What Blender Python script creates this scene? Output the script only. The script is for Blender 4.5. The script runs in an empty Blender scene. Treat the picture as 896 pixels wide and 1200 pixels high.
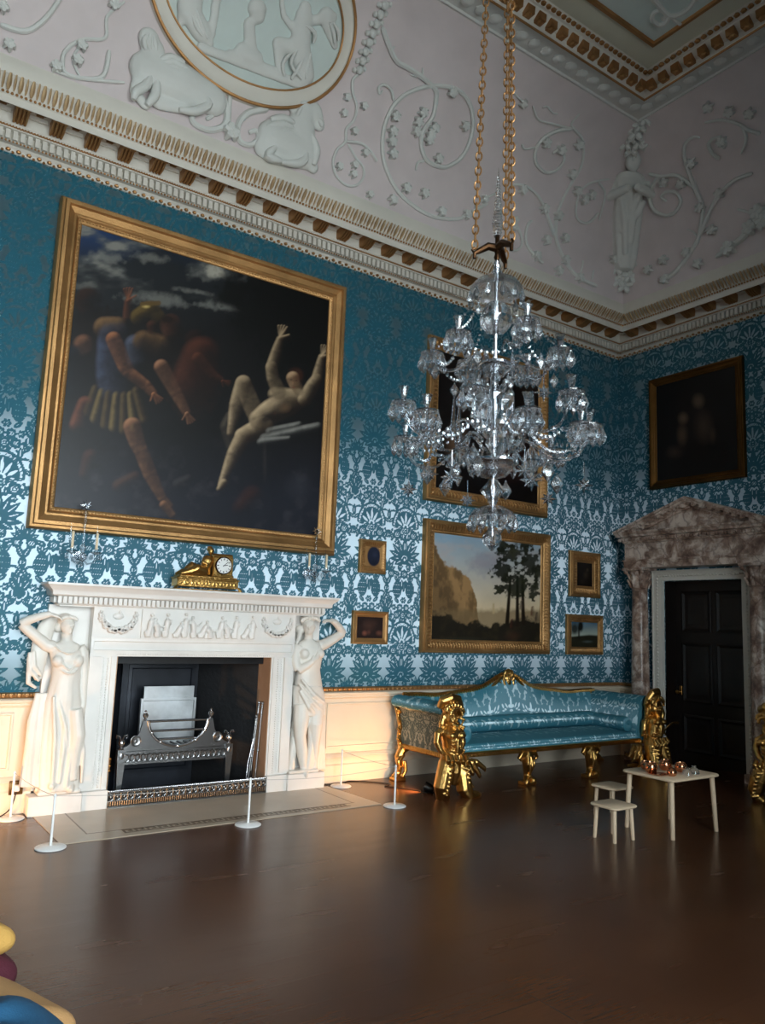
SKY, EXPO, UP_R, UP_L = 20.5, 0.0, 42.0, 50.0
import bpy, math, random
import numpy as np
from mathutils import Vector, Matrix
random.seed(7); rng = np.random.default_rng(7)
PI = math.pi
sc = bpy.context.scene
COL = sc.collection

# ------------------------------------------------------------------ camera
CAM = Vector((-8.97174, -7.11388, 1.65)); FPX = 907.78
CR = Vector((0.82092442, -0.56976995, 0.03801713))
CU = Vector((-0.11168998, -0.0949199, 0.98919945))
CF = Vector((0.56000754, 0.81630412, 0.14155966))
cd = bpy.data.cameras.new('camera'); cam = bpy.data.objects.new('camera', cd); COL.objects.link(cam)
cd.sensor_fit = 'VERTICAL'; cd.sensor_height = 36.0; cd.sensor_width = 27.0
cd.lens = FPX / 1200 * 36.0; cd.clip_start = 0.05; cd.clip_end = 100
m = Matrix.Identity(4)
for i in range(3):
    m[i][0] = CR[i]; m[i][1] = CU[i]; m[i][2] = -CF[i]; m[i][3] = CAM[i]
cam.matrix_world = m
sc.camera = cam

def ray(px, py):
    return CF + CR * ((px - 448) / FPX) - CU * ((py - 600) / FPX)
def at(px, py, X=None, Y=None, Z=None):
    """a measured image point turned into a point of the room on a known plane"""
    d = ray(px, py)
    k, v = (0, X) if X is not None else (1, Y) if Y is not None else (2, Z)
    return CAM + d * ((v - CAM[k]) / d[k])

# ------------------------------------------------------------------ mesh builder
class MB:
    def __init__(s): s.v = []; s.f = []; s.mi = []; s.cur = 0
    def add(s, vs, fs):
        b = len(s.v); s.v.extend([tuple(p) for p in vs])
        s.f.extend([tuple(i + b for i in f) for f in fs]); s.mi.extend([s.cur] * len(fs)); return s
    def box(s, x0, x1, y0, y1, z0, z1, M=None, taper=0.0):
        t = taper
        vs = [Vector(p) for p in ((x0, y0, z0), (x1, y0, z0), (x1, y1, z0), (x0, y1, z0),
              (x0 + t, y0 + t, z1), (x1 - t, y0 + t, z1), (x1 - t, y1 - t, z1), (x0 + t, y1 - t, z1))]
        if M: vs = [M @ p for p in vs]
        return s.add(vs, [(3, 2, 1, 0), (4, 5, 6, 7), (0, 1, 5, 4), (1, 2, 6, 5), (2, 3, 7, 6), (3, 0, 4, 7)])
    def rbox(s, x0, x1, y0, y1, z0, z1, r=0.01, M=None):
        """box with chamfered edges"""
        bm_v = []; fs = []
        def ringz(z, i):
            return [(x0 + i, y0 + i + r, z), (x0 + i + r, y0 + i, z), (x1 - i - r, y0 + i, z), (x1 - i, y0 + i + r, z),
                    (x1 - i, y1 - i - r, z), (x1 - i - r, y1 - i, z), (x0 + i + r, y1 - i, z), (x0 + i, y1 - i - r, z)]
        rings = [ringz(z0, r * .7), ringz(z0 + r, 0), ringz(z1 - r, 0), ringz(z1, r * .7)]
        for q in rings: bm_v += q
        for k in range(3):
            for j in range(8):
                a = k * 8 + j; b = k * 8 + (j + 1) % 8; fs.append((a, b, b + 8, a + 8))
        fs.append(tuple(range(7, -1, -1))); fs.append(tuple(range(24, 32)))
        vs = [Vector(p) for p in bm_v]
        if M: vs = [M @ p for p in vs]
        return s.add(vs, fs)
    def tube(s, pts, r, n=8, closed=False, sq=1.0, up=None):
        pts = [Vector(p) for p in pts]; N = len(pts)
        rr = r if isinstance(r, (list, tuple)) else [r] * N
        vs = []; fs = []
        prev = None
        for i, p in enumerate(pts):
            if closed: t = pts[(i + 1) % N] - pts[i - 1]
            else: t = pts[min(i + 1, N - 1)] - pts[max(i - 1, 0)]
            if t.length < 1e-9: t = Vector((0, 0, 1))
            t.normalize()
            if up is not None:
                a = Vector(up).cross(t)
                if a.length < 1e-5: a = t.orthogonal()
                a.normalize()
            elif prev is None:
                a = t.orthogonal().normalized()
            else:
                a = prev - t * prev.dot(t)
                a = a.normalized() if a.length > 1e-6 else t.orthogonal().normalized()
            prev = a; b = t.cross(a)
            for j in range(n):
                w = 2 * PI * j / n
                vs.append(p + (a * math.cos(w) + b * math.sin(w) * sq) * rr[i])
        L = N if closed else N - 1
        for i in range(L):
            for j in range(n):
                a0 = i * n + j; a1 = i * n + (j + 1) % n; i2 = ((i + 1) % N) * n
                fs.append((a0, a1, i2 + (j + 1) % n, i2 + j))
        if not closed:
            fs.append(tuple(range(n - 1, -1, -1))); fs.append(tuple(range((N - 1) * n, N * n)))
        return s.add(vs, fs)
    def lathe(s, prof, n=16, o=(0, 0, 0), M=None, wob=None, caps=True):
        vs = []; fs = []; o = Vector(o)
        for (r, z) in prof:
            for j in range(n):
                w = 2 * PI * j / n; k = r * (wob(w, z) if wob else 1)
                p = Vector((k * math.cos(w), k * math.sin(w), z))
                vs.append((M @ p if M else p) + o)
        P = len(prof)
        for i in range(P - 1):
            for j in range(n):
                a = i * n + j; b = i * n + (j + 1) % n
                fs.append((a, b, b + n, a + n))
        if caps:
            fs.append(tuple(range(n - 1, -1, -1))); fs.append(tuple(range((P - 1) * n, P * n)))
        return s.add(vs, fs)
    def ball(s, c, r, nu=12, nv=8, M=None):
        if not isinstance(r, (list, tuple)): r = (r, r, r)
        vs = []; fs = []; c = Vector(c)
        for i in range(nv + 1):
            th = PI * i / nv
            for j in range(nu):
                w = 2 * PI * j / nu
                p = Vector((r[0] * math.sin(th) * math.cos(w), r[1] * math.sin(th) * math.sin(w), -r[2] * math.cos(th)))
                vs.append((M @ p if M else p) + c)
        for i in range(nv):
            for j in range(nu):
                a = i * nu + j; b = i * nu + (j + 1) % nu
                fs.append((a, b, b + nu, a + nu))
        return s.add(vs, fs)
    def prism(s, poly, fn, t0, t1):
        """polygon of 2D points extruded from t0 to t1; fn(a, b, t) gives the 3D point"""
        n = len(poly)
        vs = [fn(a, b, t0) for a, b in poly] + [fn(a, b, t1) for a, b in poly]
        fs = [tuple(range(n - 1, -1, -1)), tuple(range(n, 2 * n))]
        for i in range(n):
            j = (i + 1) % n; fs.append((i, j, j + n, i + n))
        return s.add(vs, fs)
    def loft(s, secs, n=24, fold=None):
        """stack of ellipses: (centre, rx, ry[, tilt]) closed at both ends"""
        vs = []; fs = []
        for k, q in enumerate(secs):
            c = Vector(q[0]); rx, ry = q[1], q[2]
            for j in range(n):
                w = 2 * PI * j / n; g = 1 + (fold(w, k / (len(secs) - 1)) if fold else 0)
                vs.append(c + Vector((rx * g * math.cos(w), ry * g * math.sin(w), 0)))
        for i in range(len(secs) - 1):
            for j in range(n):
                a = i * n + j; b = i * n + (j + 1) % n
                fs.append((a, b, b + n, a + n))
        fs.append(tuple(range(n - 1, -1, -1))); fs.append(tuple(range((len(secs) - 1) * n, len(secs) * n)))
        return s.add(vs, fs)
    def rect_sweep(s, prof, u0, u1, v0, v1, fn, closed_prof=False):
        """moulding round a rectangle: prof = (inset from the outer edge, height off the wall)"""
        vs = []; fs = []; P = len(prof)
        for (a, b) in prof:
            for (u, v) in ((u0 + a, v0 + a), (u1 - a, v0 + a), (u1 - a, v1 - a), (u0 + a, v1 - a)):
                vs.append(fn(u, v, b))
        for i in range(P - 1 + (1 if closed_prof else 0)):
            k = (i + 1) % P
            for j in range(4):
                a = i * 4 + j; b = i * 4 + (j + 1) % 4; c = k * 4 + (j + 1) % 4; d = k * 4 + j
                fs.append((a, b, c, d))
        return s.add(vs, fs)
    def run(s, prof, x0, x1, fn):
        """moulding of constant profile (d, z) along a straight wall; fn(x, d, z)"""
        n = len(prof)
        vs = [fn(x0, d, z) for d, z in prof] + [fn(x1, d, z) for d, z in prof]
        fs = [(i, i + 1, i + 1 + n, i + n) for i in range(n - 1)]
        fs += [tuple(range(n - 1, -1, -1)), tuple(range(n, 2 * n))]
        return s.add(vs, fs)
    def mesh(s, name, mats, smooth=40):
        me = bpy.data.meshes.new(name); me.from_pydata(s.v, [], s.f)
        for mt in (mats if isinstance(mats, (list, tuple)) else [mats]): me.materials.append(mt)
        if any(s.mi): me.polygons.foreach_set('material_index', s.mi)
        me.update()
        import bmesh
        bm = bmesh.new(); bm.from_mesh(me); bmesh.ops.recalc_face_normals(bm, faces=bm.faces); bm.to_mesh(me); bm.free()
        if smooth:
            me.shade_smooth(); me.set_sharp_from_angle(angle=math.radians(smooth))
        return me
    def build(s, name, mats, parent=None, smooth=40, remesh=None, sm=4):
        me = s.mesh(name, mats, smooth)
        o = bpy.data.objects.new(name, me); COL.objects.link(o)
        if remesh: voxel(o, remesh, sm)
        if parent: put_under(o, parent)
        return o

def put_under(o, parent):
    """geometry is written in room coordinates; keep it there under a moved parent"""
    o.parent = parent
    mw = Matrix.Translation(parent_loc(parent)) @ parent_rot(parent)
    o.matrix_parent_inverse = mw.inverted()
def parent_loc(p):
    l = Vector(p.location); q = p.parent
    return l if q is None else l * 0 + Vector(world_of(p).translation)
def parent_rot(p):
    return Matrix.Rotation(p.rotation_euler.z if p.parent is None else 0, 4, 'Z')
def world_of(p):
    if p.parent is None: return Matrix.Translation(p.location) @ Matrix.Rotation(p.rotation_euler.z, 4, 'Z')
    return world_of(p.parent) @ p.matrix_parent_inverse @ Matrix.Translation(p.location)

def voxel(o, size, it=4):
    md = o.modifiers.new('r', 'REMESH'); md.mode = 'VOXEL'; md.voxel_size = size
    if it:
        sm = o.modifiers.new('s', 'SMOOTH'); sm.factor = .5; sm.iterations = it
    dg = bpy.context.evaluated_depsgraph_get(); dg.update()
    me = bpy.data.meshes.new_from_object(o.evaluated_get(dg))
    o.modifiers.clear(); mats = list(o.data.materials); old = o.data; o.data = me
    me.name = old.name
    me.materials.clear()
    for mt in mats: me.materials.append(mt)
    bpy.data.meshes.remove(old); me.shade_smooth()
    return o

def thing(name, label, cat, loc=(0, 0, 0), rz=0, group=None):
    o = bpy.data.objects.new(name, None); COL.objects.link(o); o.empty_display_size = .1
    o.location = loc; o.rotation_euler = (0, 0, rz)
    return tag(o, label, cat, group)
def tag(o, label, cat, group=None):
    o['label'] = label; o['category'] = cat
    if group: o['group'] = group
    return o
def struct(o): o['kind'] = 'structure'; return o
def copy_tree(o, parent=None):
    c = o.copy(); COL.objects.link(c)
    if parent is not None:
        c.parent = parent; c.matrix_parent_inverse = o.matrix_parent_inverse.copy()
    for ch in list(o.children): copy_tree(ch, c)
    return c

main = lambda u, v, w: Vector((u, -w, v))          # fireplace wall: u = x, v = z, w = off the wall
right = lambda u, v, w: Vector((-w, -u, v))        # door wall: u = distance from the corner
mainr = lambda x, d, z: Vector((x, -d, z))
rightr = lambda x, d, z: Vector((-d, -x, z))
RX0, RY0 = -12.4, -8.4                              # room: x from RX0 to 0, y from RY0 to 0

# ------------------------------------------------------------------ materials
def srgb(r, g, b):
    f = lambda c: (c / 255 / 12.92) if c / 255 <= .04045 else ((c / 255 + .055) / 1.055) ** 2.4
    return (f(r), f(g), f(b), 1)
class NT:
    def __init__(s, name):
        s.m = bpy.data.materials.new(name); s.m.use_nodes = True; s.t = s.m.node_tree
        s.b = s.t.nodes['Principled BSDF']
    def n(s, typ, **kw):
        nd = s.t.nodes.new(typ)
        for k, v in kw.items():
            if k.startswith('i_'):
                key = k[2:]; key = int(key) if key.isdigit() else key
                s.set(nd.inputs[key], v)
            else: setattr(nd, k, v)
        return nd
    def set(s, inp, v):
        if isinstance(v, bpy.types.NodeSocket): s.t.links.new(v, inp)
        else: inp.default_value = v
    def p(s, **kw):
        names = dict(base='Base Color', rough='Roughness', metal='Metallic', normal='Normal', trans='Transmission Weight', ior='IOR',
                     spec='Specular IOR Level', aniso='Anisotropic', anrot='Anisotropic Rotation', sheen='Sheen Weight', coat='Coat Weight',
                     coatr='Coat Roughness', em='Emission Color', ems='Emission Strength', alpha='Alpha', tang='Tangent', sss='Subsurface Weight', coatior='Coat IOR')
        for k, v in kw.items(): s.set(s.b.inputs[names[k]], v)
        return s
    def coord(s, kind='Object', scale=(1, 1, 1)):
        tc = s.n('ShaderNodeTexCoord'); mp = s.n('ShaderNodeMapping')
        s.t.links.new(tc.outputs[kind], mp.inputs['Vector']); mp.inputs['Scale'].default_value = scale
        return mp.outputs['Vector']
    def noise(s, scale=5, detail=4, rough=.5, vec=None, dist=0):
        nd = s.n('ShaderNodeTexNoise'); nd.inputs['Scale'].default_value = scale; nd.inputs['Detail'].default_value = detail
        nd.inputs['Roughness'].default_value = rough; nd.inputs['Distortion'].default_value = dist
        if vec is not None: s.t.links.new(vec, nd.inputs['Vector'])
        return nd.outputs['Fac']
    def ramp(s, fac, stops):
        nd = s.n('ShaderNodeValToRGB'); e = nd.color_ramp.elements
        while len(e) < len(stops): e.new(.5)
        for el, (p, c) in zip(e, stops): el.position = p; el.color = c if len(c) == 4 else (*c, 1)
        s.t.links.new(fac, nd.inputs['Fac']); return nd.outputs['Color']
    def mix(s, fac, a, b, mode='MIX'):
        nd = s.n('ShaderNodeMix', data_type='RGBA', blend_type=mode)
        s.set(nd.inputs[0], fac); s.set(nd.inputs[6], a); s.set(nd.inputs[7], b); return nd.outputs[2]
    def math(s, op, a, b=0.0, c=None):
        nd = s.n('ShaderNodeMath', operation=op); s.set(nd.inputs[0], a); s.set(nd.inputs[1], b)
        if c is not None: s.set(nd.inputs[2], c)
        return nd.outputs[0]
    def bump(s, h, strength=.3, dist=.01):
        nd = s.n('ShaderNodeBump'); nd.inputs['Strength'].default_value = strength; nd.inputs['Distance'].default_value = dist
        s.t.links.new(h, nd.inputs['Height']); return nd.outputs['Normal']
M = {}
def simple(key, col, rough=.5, metal=0, bump=0, bscale=40, var=.08, **kw):
    t = NT(key); v = t.coord()
    nz = t.noise(bscale, 3, .5, v); big = t.noise(3.0, 4, .55, v)
    c2 = tuple(x * (1 - var * 2) for x in col[:3]) + (1,)
    c3 = tuple(min(1, x * (1 + var)) for x in col[:3]) + (1,)
    t.p(base=t.ramp(big, [(.25, c2), (.75, c3)]), rough=rough, metal=metal, **kw)
    if bump: t.p(normal=t.bump(nz, bump, .01))
    M[key] = t.m; return t
simple('white_marble', srgb(232, 228, 222), .38, 0, .03, 30, .05)
simple('statue_marble', srgb(228, 222, 212), .42, 0, .05, 35, .05)
simple('plaster', srgb(218, 214, 204), .6, 0, .08, 60, .03)
simple('relief_plaster', srgb(214, 216, 212), .6, 0, .05, 50, .03)
simple('cove_paint', srgb(216, 205, 205), .65, 0, .03, 20, .04)
simple('ceiling_paint', srgb(205, 204, 186), .65, 0, .03, 20, .03)
simple('green_paint', srgb(204, 216, 212), .65, 0, .03, 20, .04)
simple('cream_paint', srgb(226, 212, 190), .45, 0, .02, 25, .03)
simple('gilt', srgb(212, 166, 96), .30, 1.0, .35, 45, .2)
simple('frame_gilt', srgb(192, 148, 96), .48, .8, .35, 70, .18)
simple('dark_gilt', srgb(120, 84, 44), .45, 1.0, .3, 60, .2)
simple('cornice_gilt', srgb(178, 132, 84), .45, .7, .25, 60, .15)
simple('bronze', srgb(74, 50, 30), .35, .9, .1, 40, .15)
simple('steel', srgb(150, 150, 150), .3, 1.0, .08, 60, .12)
simple('bright_steel', srgb(205, 205, 208), .22, 1.0, .04, 60, .08)
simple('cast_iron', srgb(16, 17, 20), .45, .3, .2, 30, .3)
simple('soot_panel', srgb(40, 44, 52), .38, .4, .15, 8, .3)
simple('copper', srgb(206, 142, 104), .18, 1.0, .03, 40, .08)
simple('pale_wood', srgb(214, 190, 160), .5, 0, .05, 50, .06)
simple('white_enamel', srgb(235, 235, 233), .35, 0, 0, 40, .01)
simple('cord_white', srgb(175, 172, 168), .6, 0, 0, 40, .01)
simple('black_plastic', srgb(18, 18, 18), .4, 0, 0, 40, .05)
simple('black_cable', srgb(26, 20, 16), .5, 0, 0, 40, .05)
simple('dark_door', srgb(20, 11, 7), .45, 0, .05, 20, .25)
simple('brass', srgb(180, 130, 70), .3, 1.0, .05, 60, .1)
simple('candle_wax', srgb(225, 205, 170), .5, 0, 0, 30, .03)
simple('dial_white', srgb(240, 240, 236), .4, 0, 0, 30, .01)
simple('ink', srgb(20, 20, 22), .5, 0, 0, 30, .02)
simple('blue_fabric', srgb(24, 78, 112), .85, 0, .4, 160, .1)
simple('tan_fabric', srgb(186, 142, 92), .85, 0, .4, 140, .08)
simple('maroon_fabric', srgb(78, 22, 38), .85, 0, .4, 140, .1)
simple('mustard_fabric', srgb(196, 152, 78), .85, 0, .4, 140, .08)
simple('socket_brass', srgb(120, 95, 60), .4, .9, .05, 40, .1)
simple('exterior_stone', srgb(150, 145, 135), .8, 0, .2, 15, .1)

def mk_floor():
    t = NT('floor_boards'); v = t.coord('Object')
    br = t.n('ShaderNodeTexBrick', offset=.37, offset_frequency=3)
    t.t.links.new(v, br.inputs['Vector'])
    for k, x in dict(Scale=1.0).items(): br.inputs[k].default_value = x
    br.inputs['Color1'].default_value = srgb(86, 53, 33); br.inputs['Color2'].default_value = srgb(68, 40, 25); br.inputs['Mortar'].default_value = srgb(24, 14, 9)
    br.inputs['Mortar Size'].default_value = .005; br.inputs['Mortar Smooth'].default_value = .3; br.inputs['Brick Width'].default_value = 3.1; br.inputs['Row Height'].default_value = .235
    g = t.noise(6, 5, .6, t.coord('Object', (1, 14, 1)), .6)
    big = t.noise(.9, 3, .5, v)
    c = t.mix(.55, br.outputs['Color'], t.ramp(g, [(.3, srgb(62, 36, 22)), (.7, srgb(94, 58, 36))]))
    c = t.mix(.5, c, t.ramp(big, [(.3, srgb(62, 38, 24)), (.75, srgb(96, 62, 39))]))
    rg = t.math('MULTIPLY_ADD', t.noise(3, 2, .5, t.coord('Object', (.5, 2, 1))), .08, .22)
    t.p(base=c, rough=rg, spec=.34, normal=t.bump(t.math('ADD', br.outputs['Fac'], t.math('MULTIPLY', t.noise(1.6, 2, .5, v), -.8)), .10, .004))
    M['floor'] = t.m
mk_floor()
def mk_breccia():
    t = NT('breccia_marble'); v = t.coord()
    ds = t.n('ShaderNodeTexNoise'); ds.inputs['Scale'].default_value = 3.5; ds.inputs['Detail'].default_value = 4; t.t.links.new(v, ds.inputs['Vector'])
    vv = t.mix(.22, v, ds.outputs['Color'])
    vo = t.n('ShaderNodeTexVoronoi', feature='DISTANCE_TO_EDGE'); vo.inputs['Scale'].default_value = 6.5; t.t.links.new(vv, vo.inputs['Vector'])
    vc = t.n('ShaderNodeTexVoronoi'); vc.inputs['Scale'].default_value = 6.5; t.t.links.new(vv, vc.inputs['Vector'])
    pat = t.ramp(t.noise(7, 6, .65, vv), [(.34, srgb(74, 52, 44)), (.47, srgb(160, 132, 116)), (.60, srgb(228, 214, 202))])
    c = t.mix(.22, pat, t.ramp(vc.outputs['Distance'], [(0, srgb(226, 208, 190)), (.8, srgb(140, 112, 98))]))
    c = t.mix(t.ramp(vo.outputs['Distance'], [(.0, (.55, .55, .55)), (.07, (0, 0, 0))]), c, srgb(96, 68, 58))
    t.p(base=c, rough=.3); M['breccia'] = t.m
mk_breccia()
def mk_damask(key, dark, light, glow, sheen=.55):
    """woven silk: matt figure, satin ground whose vertical threads catch the windows"""
    t = NT(key); at_ = t.n('ShaderNodeAttribute', attribute_name='pat')
    nz = t.noise(2.2, 4, .6, t.coord())
    f = t.n('ShaderNodeMapRange', clamp=True); t.set(f.inputs[0], at_.outputs['Fac']); f.inputs[1].default_value = .38; f.inputs[2].default_value = .62
    F = f.outputs[0]
    th = t.noise(1.0, 2, .5, t.coord('Object', (260, 260, 40)))
    d = t.mix(.25, dark, t.ramp(nz, [(.3, tuple(x * .8 for x in dark[:3])), (.7, tuple(x * 1.2 for x in dark[:3]))]))
    t.p(base=t.mix(F, light, d), rough=.7, spec=.15, normal=t.bump(t.math('ADD', t.math('MULTIPLY', th, .25), F), .25, .002))
    gl = t.n('ShaderNodeBsdfAnisotropic'); gl.distribution = 'GGX'
    gl.inputs['Color'].default_value = glow; gl.inputs['Roughness'].default_value = .46; gl.inputs['Anisotropy'].default_value = .8
    tg = t.n('ShaderNodeCombineXYZ'); tg.inputs[2].default_value = 1.0; t.t.links.new(tg.outputs[0], gl.inputs['Tangent'])
    t.t.links.new(t.bump(th, .12, .002), gl.inputs['Normal'])
    mx = t.n('ShaderNodeMixShader'); fac = t.math('MULTIPLY_ADD', t.math('SUBTRACT', 1.0, F), sheen, .03 if key == 'wall_damask' else .10)
    t.set(mx.inputs[0], fac); t.t.links.new(t.b.outputs[0], mx.inputs[1]); t.t.links.new(gl.outputs[0], mx.inputs[2])
    out = t.t.nodes['Material Output']; t.t.links.new(mx.outputs[0], out.inputs['Surface'])
    M[key] = t.m
mk_damask('wall_damask', srgb(38, 96, 114), srgb(74, 126, 142), (.70, .82, .90, 1), .62)
mk_damask('sofa_silk', srgb(62, 128, 146), srgb(176, 212, 220), (.70, .86, .92, 1), .45)
mk_damask('warm_lit_damask', srgb(76, 92, 88), srgb(160, 160, 140), (.8, .8, .72, 1), .2)  # warm lamp light on the silk is painted into this grey-green
def mk_canvas(key, rough=.35):
    t = NT(key); a = t.n('ShaderNodeAttribute', attribute_name='paint')
    t.p(base=a.outputs['Color'], rough=rough, spec=.35, normal=t.bump(t.noise(90, 3, .6, t.coord()), .06, .003))
    M[key] = t.m
mk_canvas('oil_canvas', .42)
def mk_glass():
    t = NT('cut_glass'); t.p(base=(.96, .98, 1, 1), rough=.02, trans=1.0, ior=1.52)
    gl = t.n('ShaderNodeBsdfGlossy'); gl.inputs['Roughness'].default_value = .05; gl.inputs['Color'].default_value = (.95, .97, 1, 1)
    tr = t.n('ShaderNodeBsdfTransparent'); tr.inputs['Color'].default_value = (.93, .95, .97, 1)
    mx = t.n('ShaderNodeMixShader'); mx.inputs[0].default_value = .38
    fz = t.noise(60, 2, .5, t.coord())
    t.t.links.new(t.b.outputs[0], mx.inputs[1]); t.t.links.new(tr.outputs[0], mx.inputs[2])
    m2 = t.n('ShaderNodeMixShader'); m2.inputs[0].default_value = .07
    t.t.links.new(mx.outputs[0], m2.inputs[1]); t.t.links.new(gl.outputs[0], m2.inputs[2])
    t.p(normal=t.bump(fz, .1, .004))
    t.t.links.new(m2.outputs[0], t.t.nodes['Material Output'].inputs['Surface'])
    M['glass'] = t.m
    t = NT('window_glass'); tr = t.n('ShaderNodeBsdfTransparent'); tr.inputs['Color'].default_value = (.96, .98, .97, 1)
    gl = t.n('ShaderNodeBsdfGlossy'); gl.inputs['Roughness'].default_value = .02
    fr = t.n('ShaderNodeFresnel'); fr.inputs['IOR'].default_value = 1.45
    mx = t.n('ShaderNodeMixShader'); t.t.links.new(fr.outputs[0], mx.inputs[0]); t.t.links.new(tr.outputs[0], mx.inputs[1]); t.t.links.new(gl.outputs[0], mx.inputs[2])
    t.t.links.new(mx.outputs[0], t.t.nodes['Material Output'].inputs['Surface']); M['pane'] = t.m
mk_glass()
simple('tan_stone', srgb(190, 150, 118), .5, 0, .05, 20, .06)
simple('hearth', srgb(176, 160, 140), .28, 0, .05, 12, .06)
simple('key_stone', srgb(112, 92, 74), .35, 0, .05, 20, .08)
simple('leaf_gilt', srgb(206, 178, 138), .5, .35, .2, 60, .12)
simple('fireback_metal', srgb(196, 200, 202), .5, .75, .3, 9, .28)
# ------------------------------------------------------------------ damask repeat (drawn as woven figure, mirrored about its axis)
TW, TH = .47, 1.30
def draw_tile(nx=236, ny=650):
    X, Y = np.meshgrid((np.arange(nx) + .5) / nx * TW - TW / 2, (np.arange(ny) + .5) / ny * TH)
    X = np.abs(X); G = np.zeros_like(X)
    def lay(mask, v):
        G[mask] = v
    def leaf(cx, cy, L, w, ang, v=1, tip=.8, vein=True):
        for oy in (-TH, 0, TH):
            a = math.radians(ang); dx, dy = X - cx, Y - cy - oy
            t = (dx * math.cos(a) + dy * math.sin(a)) / L; n = -dx * math.sin(a) + dy * math.cos(a)
            ok = (t > 0) & (t < 1); tt = np.clip(t, 0, 1)
            wd = w * np.sin(PI * tt ** tip) ** .8
            lay(ok & (np.abs(n) < wd), v)
            if vein: lay(ok & (np.abs(n) < wd * .13) & (t > .2) & (t < .8), 1 - v)
    def disc(cx, cy, r, v=1, ry=None):
        for oy in (-TH, 0, TH):
            lay(((X - cx) / r) ** 2 + ((Y - cy - oy) / (ry or r)) ** 2 < 1, v)
    def ringm(cx, cy, r0, r1, v=1, a0=-400, a1=400, ys=1.0):
        for oy in (-TH, 0, TH):
            dx, dy = X - cx, (Y - cy - oy) / ys; d = np.hypot(dx, dy); an = np.degrees(np.arctan2(dy, dx))
            lay((d > r0) & (d < r1) & (an > a0) & (an < a1), v)
    def flower(cx, cy, r, k=8, v=1):
        for i in range(k): disc(cx + math.cos(2 * PI * i / k) * r * .72, cy + math.sin(2 * PI * i / k) * r * .72, r * .3, v)
        disc(cx, cy, r * .62, v); ringm(cx, cy, r * .34, r * .46, 1 - v); disc(cx, cy, r * .16, 1 - v)
    H = TW / 2
    # palmette (centre) with wide leaves
    for a, L in ((90, .235), (68, .235), (45, .235), (22, .22), (-2, .20), (-30, .15)): leaf(.010, .10, L, .040, a, tip=.62)
    disc(0, .09, .058); ringm(0, .1, .030, .040, 0, -10, 190); disc(0, .09, .014, 0)
    for a, L in ((112, .13), (84, .14), (56, .14), (26, .12), (0, .10)): leaf(H - .012, -.045, L, .026, 180 - a, tip=.6)
    # sprays and flowers under the arch
    flower(.115, .372, .062); leaf(.165, .31, .10, .024, 62); leaf(.06, .315, .075, .020, 105); disc(0, .395, .034); ringm(0, .395, .014, .021, 0); disc(.0, .345, .02, 1)
    flower(H, .36, .040, 6); disc(H - .045, .305, .015); disc(H - .05, .42, .015)
    # arch with beaded rim
    ringm(0, .47, 0, .192, 1, -1, 181, 1.2)
    ringm(0, .47, .150, .170, 0, -1, 181, 1.2)
    for i in range(9):
        a = math.radians(8 + i * 10.5); disc(.160 * math.cos(a), .47 + 1.2 * .160 * math.sin(a), .0065, 1)
    leaf(0, .50, .14, .014, 90, 0, vein=False); leaf(.02, .49, .12, .014, 62, 0, vein=False); leaf(.05, .48, .10, .014, 36, 0, vein=False)
    disc(0, .47, .038, 0, .03); disc(.0, .465, .018, 1); leaf(.03, .455, .09, .018, -18); leaf(.10, .452, .09, .016, 8)
    leaf(H, .53, .13, .026, 90, 1); leaf(H - .005, .50, .08, .02, 135, 1); leaf(H, .70, .05, .02, 90)
    # urn between, bouquet over the arch
    disc(H, .79, .082, 1, .060); ringm(H, .80, .050, .062, 0); leaf(H - .02, .82, .13, .028, 122); leaf(H - .004, .83, .14, .024, 96)
    for i in range(5): disc(H - .012 - i * .014, .765, .006, 0)
    flower(.0, .76, .052); flower(.088, .765, .048); flower(.045, .845, .046); flower(.125, .85, .036, 6); leaf(.02, .695, .05, .016, 40)
    flower(.0, .93, .042, 6); leaf(.06, .90, .09, .022, 40)
    # pine cones
    disc(.088, 1.05, .062, 1, .098)
    for i in range(5):
        for j in range(7): disc(.05 + i * .019 + (j % 2) * .0095, .975 + j * .025, .0048, 0)
    leaf(.088, 1.14, .09, .022, 90); leaf(.088, 1.14, .08, .02, 55); leaf(.088, 1.14, .08, .02, 125); leaf(.16, .97, .09, .024, -50)
    disc(H, 1.06, .034, 1, .05); leaf(H, 1.10, .12, .028, 118); leaf(H, 1.02, .10, .024, 240); ringm(H, 1.06, .012, .019, 0)
    flower(.0, 1.225, .056); leaf(.06, 1.215, .10, .026, 22); leaf(.05, 1.25, .08, .02, 60); flower(.178, 1.225, .048)
    leaf(0, 1.02, .13, .020, 90)
    r_ = random.Random(5); base = G.copy()
    def blur(A, it):
        for _ in range(it): A = (np.roll(A, 1, 0) + np.roll(A, -1, 0) + np.roll(A, 1, 1) + np.roll(A, -1, 1) + 4 * A) / 8
        return A
    tries = 0
    occ = blur((G > .5).astype(float), 14); xs1 = X[0]; n2 = nx // 2
    while tries < 160:
        tries += 1; j = r_.randrange(ny); i = r_.randrange(n2, nx)
        if occ[j, i] < .015 and not (xs1[i] > .15 and (j + .5) / ny * TH < .30):
            q = tries % 4; cx_, cy_ = xs1[i], (j + .5) / ny * TH
            if q == 0: flower(cx_, cy_, .036, 6)
            elif q == 1: leaf(cx_ - .02, cy_ - .03, .085, .021, 45); leaf(cx_ + .004, cy_ - .028, .07, .017, 115)
            elif q == 2: leaf(cx_, cy_ - .045, .095, .024, 90); disc(cx_ + .03, cy_ + .015, .012); disc(cx_ - .03, cy_ + .015, .012)
            else: disc(cx_, cy_, .014); leaf(cx_ + .008, cy_ + .004, .045, .012, -30); leaf(cx_ - .008, cy_ + .004, .045, .012, 210)
            occ = blur((G > .5).astype(float), 14)
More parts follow.
